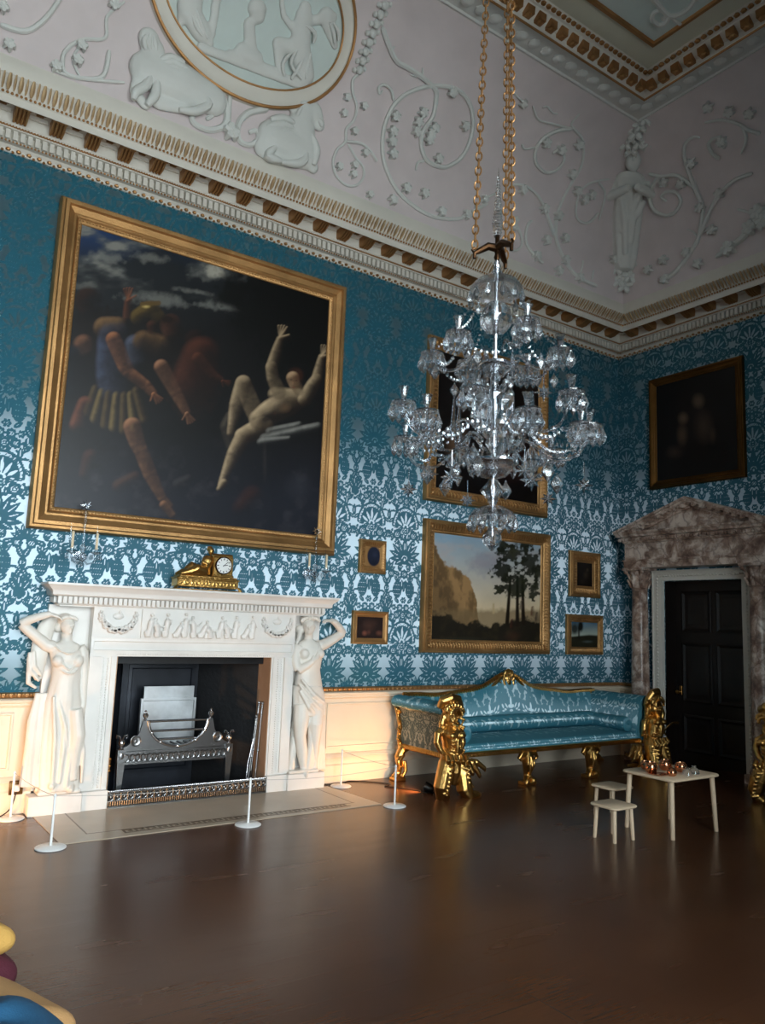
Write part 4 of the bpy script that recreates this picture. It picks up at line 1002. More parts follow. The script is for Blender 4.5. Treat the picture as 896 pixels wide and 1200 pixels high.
picture('oval_miniature', 'small gilt framed oval dark portrait, above another small picture left of the landscape', -4.391, -4.041, 2.185, 2.554, .05, .075, 'm', oval_portrait, (150, 112, 68), (60, 60), carve=.028)
picture('small_painting', 'small dark oil of a group in a plain gilt frame, beside the right marble statue', -4.443, -3.977, 1.416, 1.772, .05, .065, 'm', dark_group, (40, 28, 26), (70, 60))
picture('small_upright_painting', 'small upright dark picture in a wide carved gilt frame near the room corner', -1.049, -.443, 2.096, 2.709, .06, .15, 'm', dark_still, (18, 14, 12), (50, 60), carve=.036)
picture('small_landscape', 'small square landscape with blue sky in gilt frame, low near the room corner', -1.10, -.383, 1.333, 1.859, .05, .10, 'm', small_view, (60, 90, 100), (70, 60), carve=.034)
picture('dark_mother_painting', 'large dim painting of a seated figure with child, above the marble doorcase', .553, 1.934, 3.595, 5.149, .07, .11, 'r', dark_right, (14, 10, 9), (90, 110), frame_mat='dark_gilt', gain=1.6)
# ------------------------------------------------------------------ chimneypiece
FX = -6.19; PZ = .155; FY = -.16
fp = thing('fireplace_surround', 'white marble chimneypiece with carved frieze and dentil shelf under the huge painting', 'fireplace', (FX, -.1, 0))
WM = M['white_marble']
for s_ in (-1, 1):
    mb = MB(); xa, xb = sorted((FX + s_ * .96, FX + s_ * 1.375)); mb.rbox(xa, xb, -.215, 0, 0, PZ, .006)
    xa, xb = sorted((FX + s_ * .745, FX + s_ * .96)); mb.rbox(xa, xb, -.195, 0, 0, PZ, .006); mb.build('plinth', WM, fp, smooth=30)
    # jamb with sunk panel, bead strips
    mb = MB(); xa, xb = sorted((FX + s_ * .75, FX + s_ * .985)); mb.box(xa, xb, FY + .02, 0, PZ, 1.31)
    xm0, xm1 = sorted((FX + s_ * .765, FX + s_ * .80)); mb.box(xm0, xm1, FY + .005, FY + .03, PZ, 1.27)
    xm0, xm1 = sorted((FX + s_ * .885, FX + s_ * .985)); mb.box(xm0, xm1, FY - .005, FY + .03, PZ + .02, 1.27)
    z = PZ + .02
    while z < 1.26:
        mb.ball((FX + s_ * .825, FY + .018, z), .0085, 6, 4); mb.ball((FX + s_ * .862, FY + .018, z), .007, 5, 3); z += .022
    jb = mb.build('jamb', WM, fp, smooth=30)
    mb = MB(); xa, xb = sorted((FX + s_ * .985, FX + s_ * 1.33)); mb.box(xa, xb, -.045, 0, PZ, 1.70); mb.build('backing_slab', WM, fp, smooth=0)
    # inner slip of warm stone
    mb = MB(); xa, xb = sorted((FX + s_ * .742, FX + s_ * .75)); mb.box(xa, xb, FY + .02, .12, 0, 1.272); mb.build('slip', M['tan_stone'] if 'tan_stone' in M else M['cream_paint'], fp, smooth=0)
mb = MB(); mb.box(FX - .985, FX + .985, FY + .01, 0, 1.272, 1.43)
mb.rect_sweep([(0, 0), (0, .012), (.022, .016), (.03, .0)], FX - .985, FX + .985, 1.30, 1.425, lambda u, v, w: Vector((u, FY + .012 - w, v)))
x = FX - .75
while x < FX + .75: mb.ball((x, FY + .01, 1.288), .0085, 6, 4); x += .022
mb.build('lintel', WM, fp, smooth=30)
mb = MB(); mb.box(FX - .985, FX + .985, FY, 0, 1.43, 1.69); mb.box(FX - .57, FX + .56, FY - .022, FY + .01, 1.432, 1.688)
mb.box(FX - .99, FX + .99, FY - .008, FY, 1.425, 1.44); mb.build('frieze', WM, fp, smooth=0)
# frieze figures: a row of small carved people
rf = MB(); r_ = random.Random(3); x = FX - .51; k = 0
while x < FX + .50:
    hgt = (.20, .16, .21, .13, .22, .19, .15, .11)[k % 8]; lean = (.02, -.03, .01, .04, 0, -.02, .05, -.04)[k % 8]; y = FY - .042
    rf.tube([(x, y, 1.45), (x + lean * .3, y - .008, 1.45 + hgt * .35), (x + lean * .8, y - .01, 1.45 + hgt * .68), (x + lean, y - .004, 1.45 + hgt * .8)], [.026, .025, .026, .012], 8)
    rf.ball((x + lean * 1.05, y - .006, 1.455 + hgt * .92), .017, 8, 6)
    rf.tube([(x + lean * .8, y - .01, 1.45 + hgt * .68), (x + .04, y - .012, 1.45 + hgt * .55), (x + .07 * (1 if k % 2 else .6), y - .01, 1.45 + hgt * (.75 if k % 3 else .45))], [.011, .009, .007], 6)
    rf.tube([(x, y, 1.45 + hgt * .3), (x - .03, y - .008, 1.45 + hgt * .2), (x - .02, y - .004, 1.445)], [.018, .014, .01], 6)
    x += (.085, .07, .10, .08)[k % 4]; k += 1
rf.box(FX + .02, FX + .09, FY - .04, FY - .02, 1.44, 1.55)
rf.build('frieze_relief', WM, fp, remesh=.0055, sm=1)
for s_ in (-1, 1):
    g = MB(); c = FX + s_ * .775
    for i in range(17):
        w = PI * (i / 16); p = Vector((c - .15 * math.cos(w), FY - .015, 1.645 - .15 * math.sin(w)))
        rad = .016 + .020 * math.sin(w)
        for j in range(3): g.ball(p + Vector((r_.uniform(-.012, .012), -.006, r_.uniform(-.012, .012))), rad * .75, 6, 5)
    for q in (-1, 1):
        for j in range(5): g.ball((c + q * (.15 + .012 * (j % 2)), FY - .012, 1.655 - j * .02), .014, 6, 4)
    g.build('garland', WM, fp, smooth=60)
    g = MB(); g.ball((c, FY - .006, 1.62), (.05, .012, .03), 10, 6); g.ball((c + .01, FY - .01, 1.655), (.012, .01, .02), 8, 5); g.build('frieze_patera', WM, fp)
def three(mb, prof, x0, x1):
    vs = []; fs = []
    for o, z in prof: vs += [(x0 - o, 0, z), (x0 - o, FY - o, z), (x1 + o, FY - o, z), (x1 + o, 0, z)]
    for i in range(len(prof) - 1):
        for j in range(3): fs.append((i * 4 + j, i * 4 + j + 1, i * 4 + j + 5, i * 4 + j + 4))
    n = len(prof); fs.append((n * 4 - 4, n * 4 - 3, n * 4 - 2, n * 4 - 1)); fs.append((0, 1, 2, 3)); mb.add(vs, fs)
mb = MB(); three(mb, [(.0, 1.69), (.012, 1.69), (.012, 1.698), (.03, 1.705), (.034, 1.715), (.034, 1.772), (.078, 1.775), (.09, 1.785), (.092, 1.81), (.10, 1.825), (.125, 1.845), (.14, 1.862), (.145, 1.865), (.145, 1.882)], FX - 1.26, FX + 1.26)
mb.build('shelf', WM, fp, smooth=25)
mb = MB()
x = FX - 1.29
while x < FX + 1.295: mb.box(x - .0125, x + .0125, FY - .075, FY - .03, 1.716, 1.770); x += .0417
mb.build('dentil_row', WM, fp, smooth=0)
for s_ in (-1, 1):
    y = -.02; mb = MB()
    while y > FY - .02: mb.box(FX + s_ * 1.30 - .012, FX + s_ * 1.30 + .022, y - .0145, y + .0145, 1.718, 1.768) if s_ > 0 else mb.box(FX - 1.322, FX - 1.288, y - .0145, y + .0145, 1.718, 1.768); y -= .0417
    mb.build('dentil_row', WM, fp, smooth=0)

# ------------------------------------------------------------------ marble statues either side
SM = M['statue_marble']
def Jt(px, py, off=0.0): p = at(px, py, Y=-.125); p.y += off; return p
def face(mb, c, r, yaw):
    """ovoid head with brow, nose, lips, chin and ears; yaw turns it"""
    R_ = Matrix.Rotation(yaw, 3, 'Z')
    L = lambda x, y, z: Vector(c) + R_ @ Vector((x, y, z)) * r
    mb.ball(L(0, .1, .12), (.92 * r, 1.0 * r, 1.12 * r), 18, 14); mb.ball(L(0, -.25, -.55), (.62 * r, .6 * r, .62 * r), 14, 10)
    mb.tube([L(0, -.86, .22), L(0, -1.0, 0), L(0, -1.12, -.2), L(0, -.9, -.28)], [.10 * r, .13 * r, .17 * r, .14 * r], 8)
    for q in (-1, 1):
        mb.ball(L(q * .34, -.80, .12), (.17 * r, .12 * r, .09 * r), 8, 6); mb.ball(L(q * .36, -.84, .3), (.24 * r, .12 * r, .07 * r), 8, 5); mb.ball(L(q * .9, .1, .0), (.1 * r, .2 * r, .26 * r), 8, 6)
    mb.ball(L(0, -.88, -.5), (.24 * r, .12 * r, .06 * r), 8, 5); mb.ball(L(0, -.86, -.62), (.2 * r, .12 * r, .07 * r), 8, 5); mb.ball(L(0, -.78, -.9), (.2 * r, .16 * r, .14 * r), 8, 6)
def hand(mb, wrist, direc, up, L=.15):
    """palm, four fingers and a thumb from the wrist"""
    d = Vector(direc).normalized(); u = Vector(up); u = (u - d * u.dot(d)).normalized(); s = d.cross(u)
    w = Vector(wrist)
    mb.tube([w, w + d * L * .25, w + d * L * .52], [L * .15, L * .2, L * .2], 8, sq=.55, up=u)
    for k, (o, ln) in enumerate(((-.17, .40), (-.06, .48), (.06, .46), (.17, .36))):
        b = w + d * L * .48 + s * L * o
        mb.tube([b, b + d * L * ln * .5 - u * L * .03, b + d * L * ln * .85 - u * L * .13, b + d * L * ln - u * L * .22], [L * .062, L * .056, L * .05, L * .035], 6)
    b = w + d * L * .12 - s * L * .16
    mb.tube([b, b + d * L * .2 - s * L * .16, b + d * L * .36 - s * L * .18 - u * L * .05], [L * .075, L * .062, L * .045], 6)
def statue(name, label, spec):
    t = thing(name, label, 'statue', spec['base'])
    b = MB(); spec['body'](b); body = b.build('figure', SM, t, remesh=.0075, sm=2)
    if 'cloth' in spec:
        b = MB(); spec['cloth'](b); b.build('drapery', SM, t, remesh=.008, sm=2)
    b = MB(); spec['hair'](b); b.build('hair', SM, t, remesh=.006, sm=1)
    return t
def foldf(n, amp, lo=.0, hi=1.0, ph=0):
    return lambda w, k: amp * (math.sin(n * w + ph + 2.5 * k) + .5 * math.sin(2.1 * n * w + 1.3)) * min(1, max(0, (hi - k) / (hi - lo)))
def left_body(b):
    b.loft([(Jt(68, 925), .165, .10), (Jt(69, 905), .17, .10), (Jt(70, 875), .165, .098), (Jt(72, 840), .155, .098), (Jt(74, 822), .15, .10), (Jt(76, 803), .125, .09), (Jt(78, 790), .118, .085)], 44, fold=foldf(9, .075, .3, 1.0))
    b.loft([(Jt(77, 800), .118, .085), (Jt(78, 785), .116, .088), (Jt(78, 772), .128, .098), (Jt(77, 762), .132, .085), (Jt(77, 755), .11, .065), (Jt(78, 751), .05, .05)], 30)
    for q in (66, 89): b.ball(Jt(q, 774, -.065), (.048, .05, .05), 12, 9)
    b.tube([Jt(78, 756), Jt(78, 748, -.005), Jt(78, 742, -.01)], [.05, .045, .045], 12)
    face(b, Jt(79, 734, -.015), .062, .25)
    b.tube([Jt(62, 758), Jt(54, 756), Jt(42, 746, -.01), Jt(30, 736, -.01), Jt(25, 731, -.01)], [.055, .052, .046, .042, .038], 12)
    b.tube([Jt(25, 731, -.01), Jt(34, 726, -.04), Jt(46, 722, -.075), Jt(57, 719, -.095)], [.038, .037, .032, .025], 12)
    hand(b, Jt(56, 719.5, -.095), Jt(72, 724, -.11) - Jt(56, 719, -.095), Vector((0, -.3, 1)), .125)
    b.tube([Jt(93, 758), Jt(97, 765), Jt(98, 785), Jt(97, 806, -.01), Jt(96, 826, -.02), Jt(94, 840, -.025)], [.05, .052, .045, .042, .034, .026], 12)
    hand(b, Jt(94, 839, -.025), Vector((-.25, -.1, -1)), Vector((1, 0, 0)), .125)
    b.tube([Jt(86, 830, -.07), Jt(88, 860, -.09), Jt(84, 885, -.075), Jt(82, 912, -.06)], [.06, .062, .052, .045], 12)
    for q in ((58, 918), (80, 922)): b.tube([Jt(q[0], q[1] - 4, -.05), Jt(q[0], q[1], -.09), Jt(q[0] - 2, q[1] + 2, -.12)], [.035, .03, .022], 8)
    for (x0, y0, x1, y1) in ((60, 815, 58, 915), (72, 835, 66, 915), (80, 850, 74, 920), (92, 845, 92, 915), (66, 820, 76, 880)): b.tube([Jt(x0, y0, -.085), Jt((x0 + x1) / 2 + 2, (y0 + y1) / 2, -.105), Jt(x1, y1, -.095)], [.012, .018, .014], 7)
    for (x0, yt, yb, x1) in ((63, 757, 765, 93), (64, 766, 784, 92), (67, 782, 789, 90)): b.tube(smooth_path([tuple(Jt(x0, yt, -.06)), tuple(Jt(x0 + 5, (yt + yb) / 2 + 1, -.095)), tuple(Jt((x0 + x1) / 2, yb, -.105)), tuple(Jt(x1 - 5, (yt + yb) / 2 + 1, -.095)), tuple(Jt(x1, yt, -.06))], 4), .007, 6)
    b.rbox(-7.50, -7.16, -.2, -.02, PZ, PZ + .03, .008)
def left_cloth(b):
    b.tube([Jt(64, 722, .04), Jt(56, 735, .05), Jt(50, 752, .04), Jt(46, 770, .03), Jt(44, 786, .03), Jt(46, 797, .03)], [.05, .07, .075, .07, .06, .03], 14, sq=.5, up=(0, 1, 0))
    for (x0, y0, x1, y1, x2, y2) in ((34, 764, 34, 785, 45, 798), (39, 762, 39, 780, 48, 792), (33, 770, 32, 800, 42, 806)): b.tube([Jt(x0, y0, -.02), Jt(x1, y1, -.04), Jt(x2, y2, -.03)], [.016, .022, .012], 8)
    for (x0, x1, x2, x3) in ((46, 40, 36, 32), (50, 46, 44, 40), (54, 50, 48, 46), (44, 36, 33, 26)): b.tube([Jt(x0, 812, .0), Jt(x1, 845, -.01), Jt(x2, 880, -.01), Jt(x3, 922, -.01)], [.018, .03, .036, .03], 9)
def left_hair(b):
    b.ball(Jt(77, 726, .02), (.064, .06, .055), 14, 10); b.ball(Jt(70, 735, .05), .045, 10, 8)
    for k in range(8):
        w = PI * (.08 + .84 * k / 7); b.ball(Jt(79 + 9 * math.cos(w), 727 - 4 * math.sin(w), -.045), .019, 7, 5)
statue('marble_statue', 'white marble draped woman shading her brow, left of the fireplace opening', dict(base=(-7.35, -.12, PZ), body=left_body, cloth=left_cloth, hair=left_hair))
def right_body(b):
    b.loft([(Jt(362, 832), .165, .095), (Jt(361, 818), .17, .10), (Jt(361, 800), .15, .095), (Jt(361, 785), .128, .09), (Jt(362, 772), .14, .098), (Jt(363, 760), .15, .085), (Jt(362, 753), .12, .065), (Jt(361, 749), .05, .05)], 34)
    for q in (353, 371): b.ball(Jt(q, 766, -.065), (.05, .045, .05), 12, 9)
    b.tube([Jt(361, 754), Jt(361, 747, -.005), Jt(361, 742, -.01)], [.05, .045, .045], 12)
    face(b, Jt(361, 735, -.015), .07, -.45)
    b.tube([Jt(374, 757), Jt(380, 755), Jt(388, 750, -.01), Jt(396, 745, -.01), Jt(401, 742, -.01)], [.06, .056, .05, .045, .04], 12)
    b.tube([Jt(401, 742, -.01), Jt(395, 735, -.04), Jt(388, 729, -.07), Jt(383, 727, -.085)], [.04, .039, .034, .026], 12)
    hand(b, Jt(384, 727, -.085), Jt(372, 727, -.11) - Jt(384, 727, -.085), Vector((0, -.3, 1)), .13)
    b.tube([Jt(350, 757), Jt(346, 764), Jt(344, 775, -.03), Jt(346, 785, -.06)], [.055, .053, .047, .042], 12)
    b.tube([Jt(346, 785, -.06), Jt(352, 780, -.1), Jt(360, 774, -.12)], [.042, .036, .027], 12); hand(b, Jt(358, 775, -.12), Jt(368, 768, -.12) - Jt(358, 775, -.12), Vector((0, -1, 0)), .125)
    b.tube([Jt(352, 825, -.02), Jt(350, 845, -.04), Jt(349, 862, -.045), Jt(352, 880, -.03), Jt(354, 897, -.02), Jt(355, 903, -.03)], [.088, .08, .06, .058, .038, .034], 14)
    b.tube([Jt(355, 902, -.03), Jt(354, 906, -.07), Jt(353, 907.5, -.105)], [.034, .028, .02], 10)
    b.tube([Jt(368, 825, -.02), Jt(366, 848, -.055), Jt(366, 866, -.04), Jt(367, 890, 0), Jt(366, 903, -.02)], [.088, .078, .06, .048, .038], 14); b.tube([Jt(366, 903, -.02), Jt(365, 907, -.06)], [.034, .022], 8)
    b.rbox(-5.21, -4.87, -.2, -.02, PZ, PZ + .03, .008)
def right_cloth(b):
    b.loft([(Jt(362, 838), .175, .11), (Jt(362, 826), .185, .115), (Jt(361, 812), .178, .112), (Jt(360, 803), .16, .10)], 40, fold=foldf(8, .05, 0, 1.4))
    for (a, c) in (((345, 800), (372, 832)), ((346, 808), (364, 836)), ((348, 795), (374, 822))): b.tube([Jt(*a, -.09), Jt((a[0] + c[0]) / 2, (a[1] + c[1]) / 2 + 5, -.125), Jt(*c, -.09)], [.014, .024, .018], 8)
    b.tube([Jt(372, 757, -.05), Jt(366, 768, -.10), Jt(356, 780, -.105), Jt(348, 788, -.06)], [.016, .022, .022, .016], 8)
    for k in range(6):
        x0 = 360 + k * 3.2; b.tube([Jt(x0, 825, -.06 + k * .015), Jt(x0 + 1.5, 850, -.05 + k * .012), Jt(x0 + 1.5, 875, -.04 + k * .01), Jt(x0 + (k - 2) * 1.0, 902, -.03 + k * .008)], [.03, .036, .036, .03], 9)
    b.tube([Jt(347, 845, .02), Jt(345, 870, .02), Jt(341, 903, .02)], [.03, .04, .045], 9)
def right_hair(b):
    b.ball(Jt(361, 727, .015), (.074, .066, .062), 14, 10); b.ball(Jt(354, 738, .045), .05, 10, 8); b.tube([Jt(353, 740, .02), Jt(350, 748, .0), Jt(346, 755, -.02)], [.03, .022, .014], 8)
    for k in range(8):
        w = PI * (.05 + .9 * k / 7); b.ball(Jt(361 + 10 * math.cos(w), 728 - 4 * math.sin(w), -.05), .021, 7, 5)
statue('marble_statue', 'white marble woman with bare leg and raised arm, right of the fireplace opening', dict(base=(-5.03, -.12, PZ), body=right_body, cloth=right_cloth, hair=right_hair))

# ------------------------------------------------------------------ firebox, grate, fender, irons
fb = thing('firebox', 'black iron fireplace recess behind the steel grate', 'fireplace recess', (FX, .3, 0))
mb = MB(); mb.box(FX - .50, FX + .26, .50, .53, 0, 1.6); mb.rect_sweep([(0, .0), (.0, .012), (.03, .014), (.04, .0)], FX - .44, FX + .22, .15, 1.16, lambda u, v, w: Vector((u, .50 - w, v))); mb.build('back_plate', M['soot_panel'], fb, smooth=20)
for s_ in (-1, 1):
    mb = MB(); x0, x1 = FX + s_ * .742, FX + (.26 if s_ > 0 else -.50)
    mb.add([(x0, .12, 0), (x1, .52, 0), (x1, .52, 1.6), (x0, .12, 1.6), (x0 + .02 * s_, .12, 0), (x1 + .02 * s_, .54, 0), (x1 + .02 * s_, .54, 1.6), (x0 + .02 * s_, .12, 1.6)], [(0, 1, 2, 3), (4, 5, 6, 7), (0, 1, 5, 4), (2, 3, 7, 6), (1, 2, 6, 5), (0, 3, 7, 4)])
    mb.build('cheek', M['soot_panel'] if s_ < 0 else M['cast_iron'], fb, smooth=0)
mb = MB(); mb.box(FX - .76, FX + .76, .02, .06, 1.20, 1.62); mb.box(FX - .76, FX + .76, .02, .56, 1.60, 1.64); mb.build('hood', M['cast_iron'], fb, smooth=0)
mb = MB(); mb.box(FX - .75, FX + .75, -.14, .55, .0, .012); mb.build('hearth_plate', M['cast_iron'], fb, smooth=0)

gt = thing('fire_grate', 'polished steel basket grate with tall fireback standing in the fireplace', 'fire grate', (-6.31, 0, 0))
GX = -6.31; GY = -.06
def gp(a, z, t): return Vector((GX + a, GY + t, z))
for s_ in (-1, 1):
    pts = [(s_ * .505, .445), (s_ * .505, .47), (s_ * .46, .49), (s_ * .40, .535), (s_ * .355, .60), (s_ * .33, .70), (s_ * .285, .70)]
    for i in range(9):
        w = PI / 2 * i / 8; pts.append((s_ * .285 * math.cos(w), .70 - .235 * math.sin(w)))
    pts.append((0, .445))
    mb = MB(); mb.prism(pts, gp, -.008, .008); mb.build('shaped_plate', M['steel'], gt, smooth=20)
    mb = MB(); mb.lathe([(.001, 0), (.048, 0), (.048, .005), (.042, .008), (.036, .004), (.018, .004), (.014, .009), (.001, .010)], 20, gp(s_ * .385, .53, -.008), Matrix.Rotation(PI / 2, 4, 'X')); mb.build('rosette', M['steel'], gt)
    mb = MB(); mb.lathe([(.006, 0), (.018, .004), (.01, .02), (.022, .035), (.026, .05), (.018, .065), (.006, .075), (.012, .082), (.004, .095)], 14, gp(s_ * .31, .70, 0)); mb.build('finial', M['bright_steel'], gt)
    mb = MB(); mb.box(GX + s_ * .505 - .035, GX + s_ * .505 + .035, GY - .03, GY + .03, .36, .46); mb.add(*(lambda a: (a, [(0, 1, 2, 3), (4, 5, 6, 7), (0, 1, 5, 4), (1, 2, 6, 5), (2, 3, 7, 6), (3, 0, 4, 7)]))([(GX + s_ * .505 + p, GY + q, z) for z, w_ in ((.012, .016), (.36, .032)) for p, q in ((-w_, -w_), (w_, -w_), (w_, w_), (-w_, w_))]))
    mb.ball((GX + s_ * .505, GY - .03, .41), (.022, .008, .03), 10, 6); mb.build('leg', M['steel'], gt, smooth=20)
    mb = MB(); o = Vector((GX + s_ * .505, GY, .46)); mb.lathe([(.028, 0), (.02, .01), (.01, .02), (.024, .04), (.03, .06), (.02, .085), (.012, .09)], 14, o)
    for q in (-1, 1): mb.tube([o + Vector((q * .008, 0, .085)), o + Vector((q * .022, 0, .12)), o + Vector((q * .045, 0, .125)), o + Vector((q * .05, 0, .105)), o + Vector((q * .036, 0, .10))], [.007, .007, .007, .006, .005], 7)
    mb.build('urn_finial', M['bright_steel'], gt)
    mb = MB(); mb.box(GX + s_ * .30 - .012, GX + s_ * .30 + .012, GY + .01, .30, .44, .465); mb.build('side_bar', M['cast_iron'], gt, smooth=0)
mb = MB(); pts = [gp(-.28 * math.cos(PI * i / 20), .70 - .23 * math.sin(PI * i / 20), -.012) for i in range(21)]; mb.tube(pts, .014, 8)
for i in (3, 6, 10, 14, 17): mb.ball(pts[i] + Vector((0, -.01, 0)), .014, 8, 6)
mb.build('bowl_rim', M['bright_steel'], gt)
for z, hw in ((.695, .285), (.61, .265), (.535, .20)):
    mb = MB(); mb.tube([gp(-hw, z, -.01), gp(hw, z, -.01)], .011, 8); mb.build('bar', M['bright_steel'], gt)
mb = MB(); mb.box(GX - .47, GX + .47, GY - .006, GY + .012, .33, .345); mb.box(GX - .47, GX + .47, GY - .006, GY + .012, .425, .44); mb.box(GX - .47, GX + .47, GY + .008, GY + .014, .345, .425)
for i in range(19): mb.tube([gp(-.45 + i * .05 + .022 * math.cos(w * PI / 4), .385 + .03 * math.sin(w * PI / 4), -.002) for w in range(8)], .006, 5, closed=True)
mb.build('pierced_band', M['steel'], gt, smooth=30)
mb = MB(); mb.prism([(-.27, .28), (.27, .28), (.27, .86), (.245, .86), (.245, .97), (-.245, .97), (-.245, .86), (-.27, .86)], lambda a, z, t: Vector((GX + .02 + a, .30 + t, z)), -.012, .012); mb.rect_sweep([(0, 0), (0, .012), (.02, .012), (.026, 0)], GX + .02 - .27, GX + .02 + .27, .28, .86, lambda u, v, w: Vector((u, .288 - w, v))); mb.build('fireback', M['fireback_metal'], gt, smooth=20)
mb = MB()
for i in range(9): mb.tube([(GX - .26 + i * .065, GY + .02, .45), (GX - .26 + i * .065, .29, .45)], .010, 6)
mb.build('basket_floor', M['cast_iron'], gt)

fd = thing('fender', 'pierced bright steel fender along the front of the hearth opening', 'fender', (FX, -.185, 0))
mb = MB(); mb.rbox(FX - .743, FX + .743, -.20, -.16, .0, .02, .004); mb.build('base_rail', M['steel'], fd, smooth=20)
mb = MB(); mb.rbox(FX - .743, FX + .743, -.196, -.17, .135, .15, .004); mb.tube([(FX - .74, -.19, .128), (FX + .74, -.19, .128)], .006, 6)
x = FX - .735
while x < FX + .74: mb.ball((x, -.196, .142), .007, 5, 4); x += .018
mb.build('top_rail', M['bright_steel'], fd, smooth=30)
mb = MB(); mb.box(FX - .743, FX + .743, -.178, -.174, .02, .135); mb.build('shade_sheet', M['cast_iron'], fd, smooth=0)  # added dark sheet, stands in for the shade seen through the piercings
mb = MB()
for i in range(26):
    cx_ = FX - .715 + i * .0572
    mb.tube([(cx_ + .022 * math.cos(w * PI / 5), -.184, .093 + .026 * math.sin(w * PI / 5)) for w in range(10)], .0045, 5, closed=True); mb.ball((cx_, -.186, .093), (.009, .005, .014), 6, 5)
    mb.tube([(cx_ + .0286, -.184, .066), (cx_ + .0286, -.184, .122)], .004, 5)
mb.build('pierced_scrolls', M['steel'], fd, smooth=60)
mb = MB(); x = FX - .735
while x < FX + .74: mb.tube([(x, -.186, .022), (x, -.186, .058)], .006, 5); x += .02
mb.box(FX - .743, FX + .743, -.19, -.18, .058, .064); mb.build('gadroon_row', M['steel'], fd, smooth=40)
def iron(name, label, x0, x1, kind, y=-.03):
    t = thing(name, label, 'fire iron', (x0, y, .02)); a = Vector((x0, y, .03)); b = Vector((x1, y + .01, .80 if kind != 'tongs' else .68)); d = (b - a)
    mb = MB(); mb.tube([a, b], .005, 8); mb.build('rod', M['steel'], t)
    mb = MB()
    for q, r_ in ((.98, .014), (1.0, .012), (1.03, .016), (.90, .010)): mb.ball(a + d * q, r_, 8, 6)
    mb.tube([a + d * .9, a + d * 1.03], .009, 8); mb.build('handle', M['steel'], t)
    mb = MB(); mb.ball(a + d * .45, .012, 8, 6); mb.ball(a + d * .463, .010, 8, 6); mb.build('knop', M['steel'], t)
    mb = MB()
    if kind == 'shovel': mb.rbox(x0 - .035, x0 + .02, y - .008, y + .004, .013, .13, .003)
    elif kind == 'tongs': mb.tube([a + d * .7, a + d * .35 + Vector((-.025, 0, 0)), a + Vector((-.02, 0, -.01))], .006, 7)
    else: mb.tube([a + Vector((0, 0, -.015)), a + d * .2], [.004, .009], 7)
    mb.build(dict(shovel='blade', tongs='arm', poker='tip')[kind], M['bright_steel'], t)
iron('fire_shovel', 'steel fire shovel leaning nearest the right jamb of the fireplace', -5.505, -5.463, 'shovel', -.05)
iron('fire_poker', 'steel poker leaning just left of the shovel in the fireplace', -5.535, -5.475, 'poker', .0)
iron('fire_tongs', 'short steel fire tongs leaning left of the poker inside the fireplace', -5.575, -5.515, 'tongs', -.04)
for k, (x, nm) in enumerate(((-6.925, 'poker'),)):
    t = thing('fire_poker', 'short dark poker leaning on the left jamb of the fireplace', 'fire iron', (x, -.12, .02)); mb = MB(); mb.tube([(x, -.12, .016), (x + .005, -.12, .40)], .005, 7); mb.build('rod', M['steel'], t)
    mb = MB()
    mb.tube([(x + .003, -.12, .30), (x + .005, -.12, .40)], .008, 7)
    for z in (.30, .34, .40): mb.ball((x + .004, -.12, z), .013, 8, 6)
    mb.build('handle', M['brass'], t)

# hearth stone with key pattern
hs = MB(); 
hs.add([(-7.50, -1.09, .006), (-4.70, -1.05, .006), (-4.76, -.18, .006), (-7.52, -.18, .006), (-7.50, -1.09, -.01), (-4.70, -1.05, -.01), (-4.76, -.18, -.01), (-7.52, -.18, -.01)], [(0, 1, 2, 3), (7, 6, 5, 4), (0, 1, 5, 4), (1, 2, 6, 5), (3, 0, 4, 7)])
hearth = hs.build('hearthstone', M['hearth'] if 'hearth' in M else M['cream_paint'], None, smooth=0)
tag(hearth, 'flat pale stone hearth slab with key border on the floor before the fireplace', 'hearthstone')
hb = MB()
def seg(x0, x1, y0, y1): hb.box(x0, x1, y0, y1, .004, .0072)
y0 = -1.0; u = .018
for i in range(22):
    a = -7.02 + i * .092
    if a > -4.95: break
    seg(a, a + 4 * u, y0 + 4 * u, y0 + 5 * u); seg(a, a + u, y0, y0 + 5 * u); seg(a, a + 5 * u, y0, y0 + u); seg(a + 3 * u, a + 4 * u, y0 + 2 * u, y0 + 5 * u); seg(a + 2 * u, a + 4 * u, y0 + 2 * u, y0 + 3 * u)
hb.build('key_border', M['key_stone'] if 'key_stone' in M else M['tan_fabric'], hearth, smooth=0)
hb = MB()
for (x0, x1, yy0, yy1) in ((-7.28, -4.9, -.905, -.895), (-7.28, -7.27, -.9, -.2), (-4.92, -4.91, -.9, -.2)): hb.box(x0, x1, yy0, yy1, .004, .0068)
hb.build('inlay_line', M['key_stone'] if 'key_stone' in M else M['tan_fabric'], hearth, smooth=0)

# ------------------------------------------------------------------ clock and wall lights
ck = thing('mantel_clock', 'gilt mantel clock with seated figure and round white dial on the marble shelf', 'clock', (-6.18, -.15, 1.882))
G = M['gilt']; CZ = 1.883; cy_ = -.16
mb = MB()
for a, b, c, d in ((-6.50, -5.87, .0, .012), (-6.485, -5.885, .03, .10), (-6.47, -5.90, .115, .135)): mb.rbox(a, b, cy_ - .075, cy_ + .075, CZ + c, CZ + d, .004)
mb.rbox(-6.495, -5.875, cy_ - .08, cy_ + .08, CZ + .10, CZ + .116, .005)
for i in range(16): mb.ball((-6.45 + i * .035, cy_ - .077, CZ + .065), (.013, .006, .018 if i % 2 else .012), 7, 5)
for x in (-6.48, -5.89): mb.tube([(x, cy_ - .08, CZ + .04), (x + (.02 if x > -6 else -.02), cy_ - .085, CZ + .02), (x + (.028 if x > -6 else -.028), cy_ - .085, CZ + .004)], [.012, .014, .018], 8)
mb.build('base', G, ck, smooth=30)
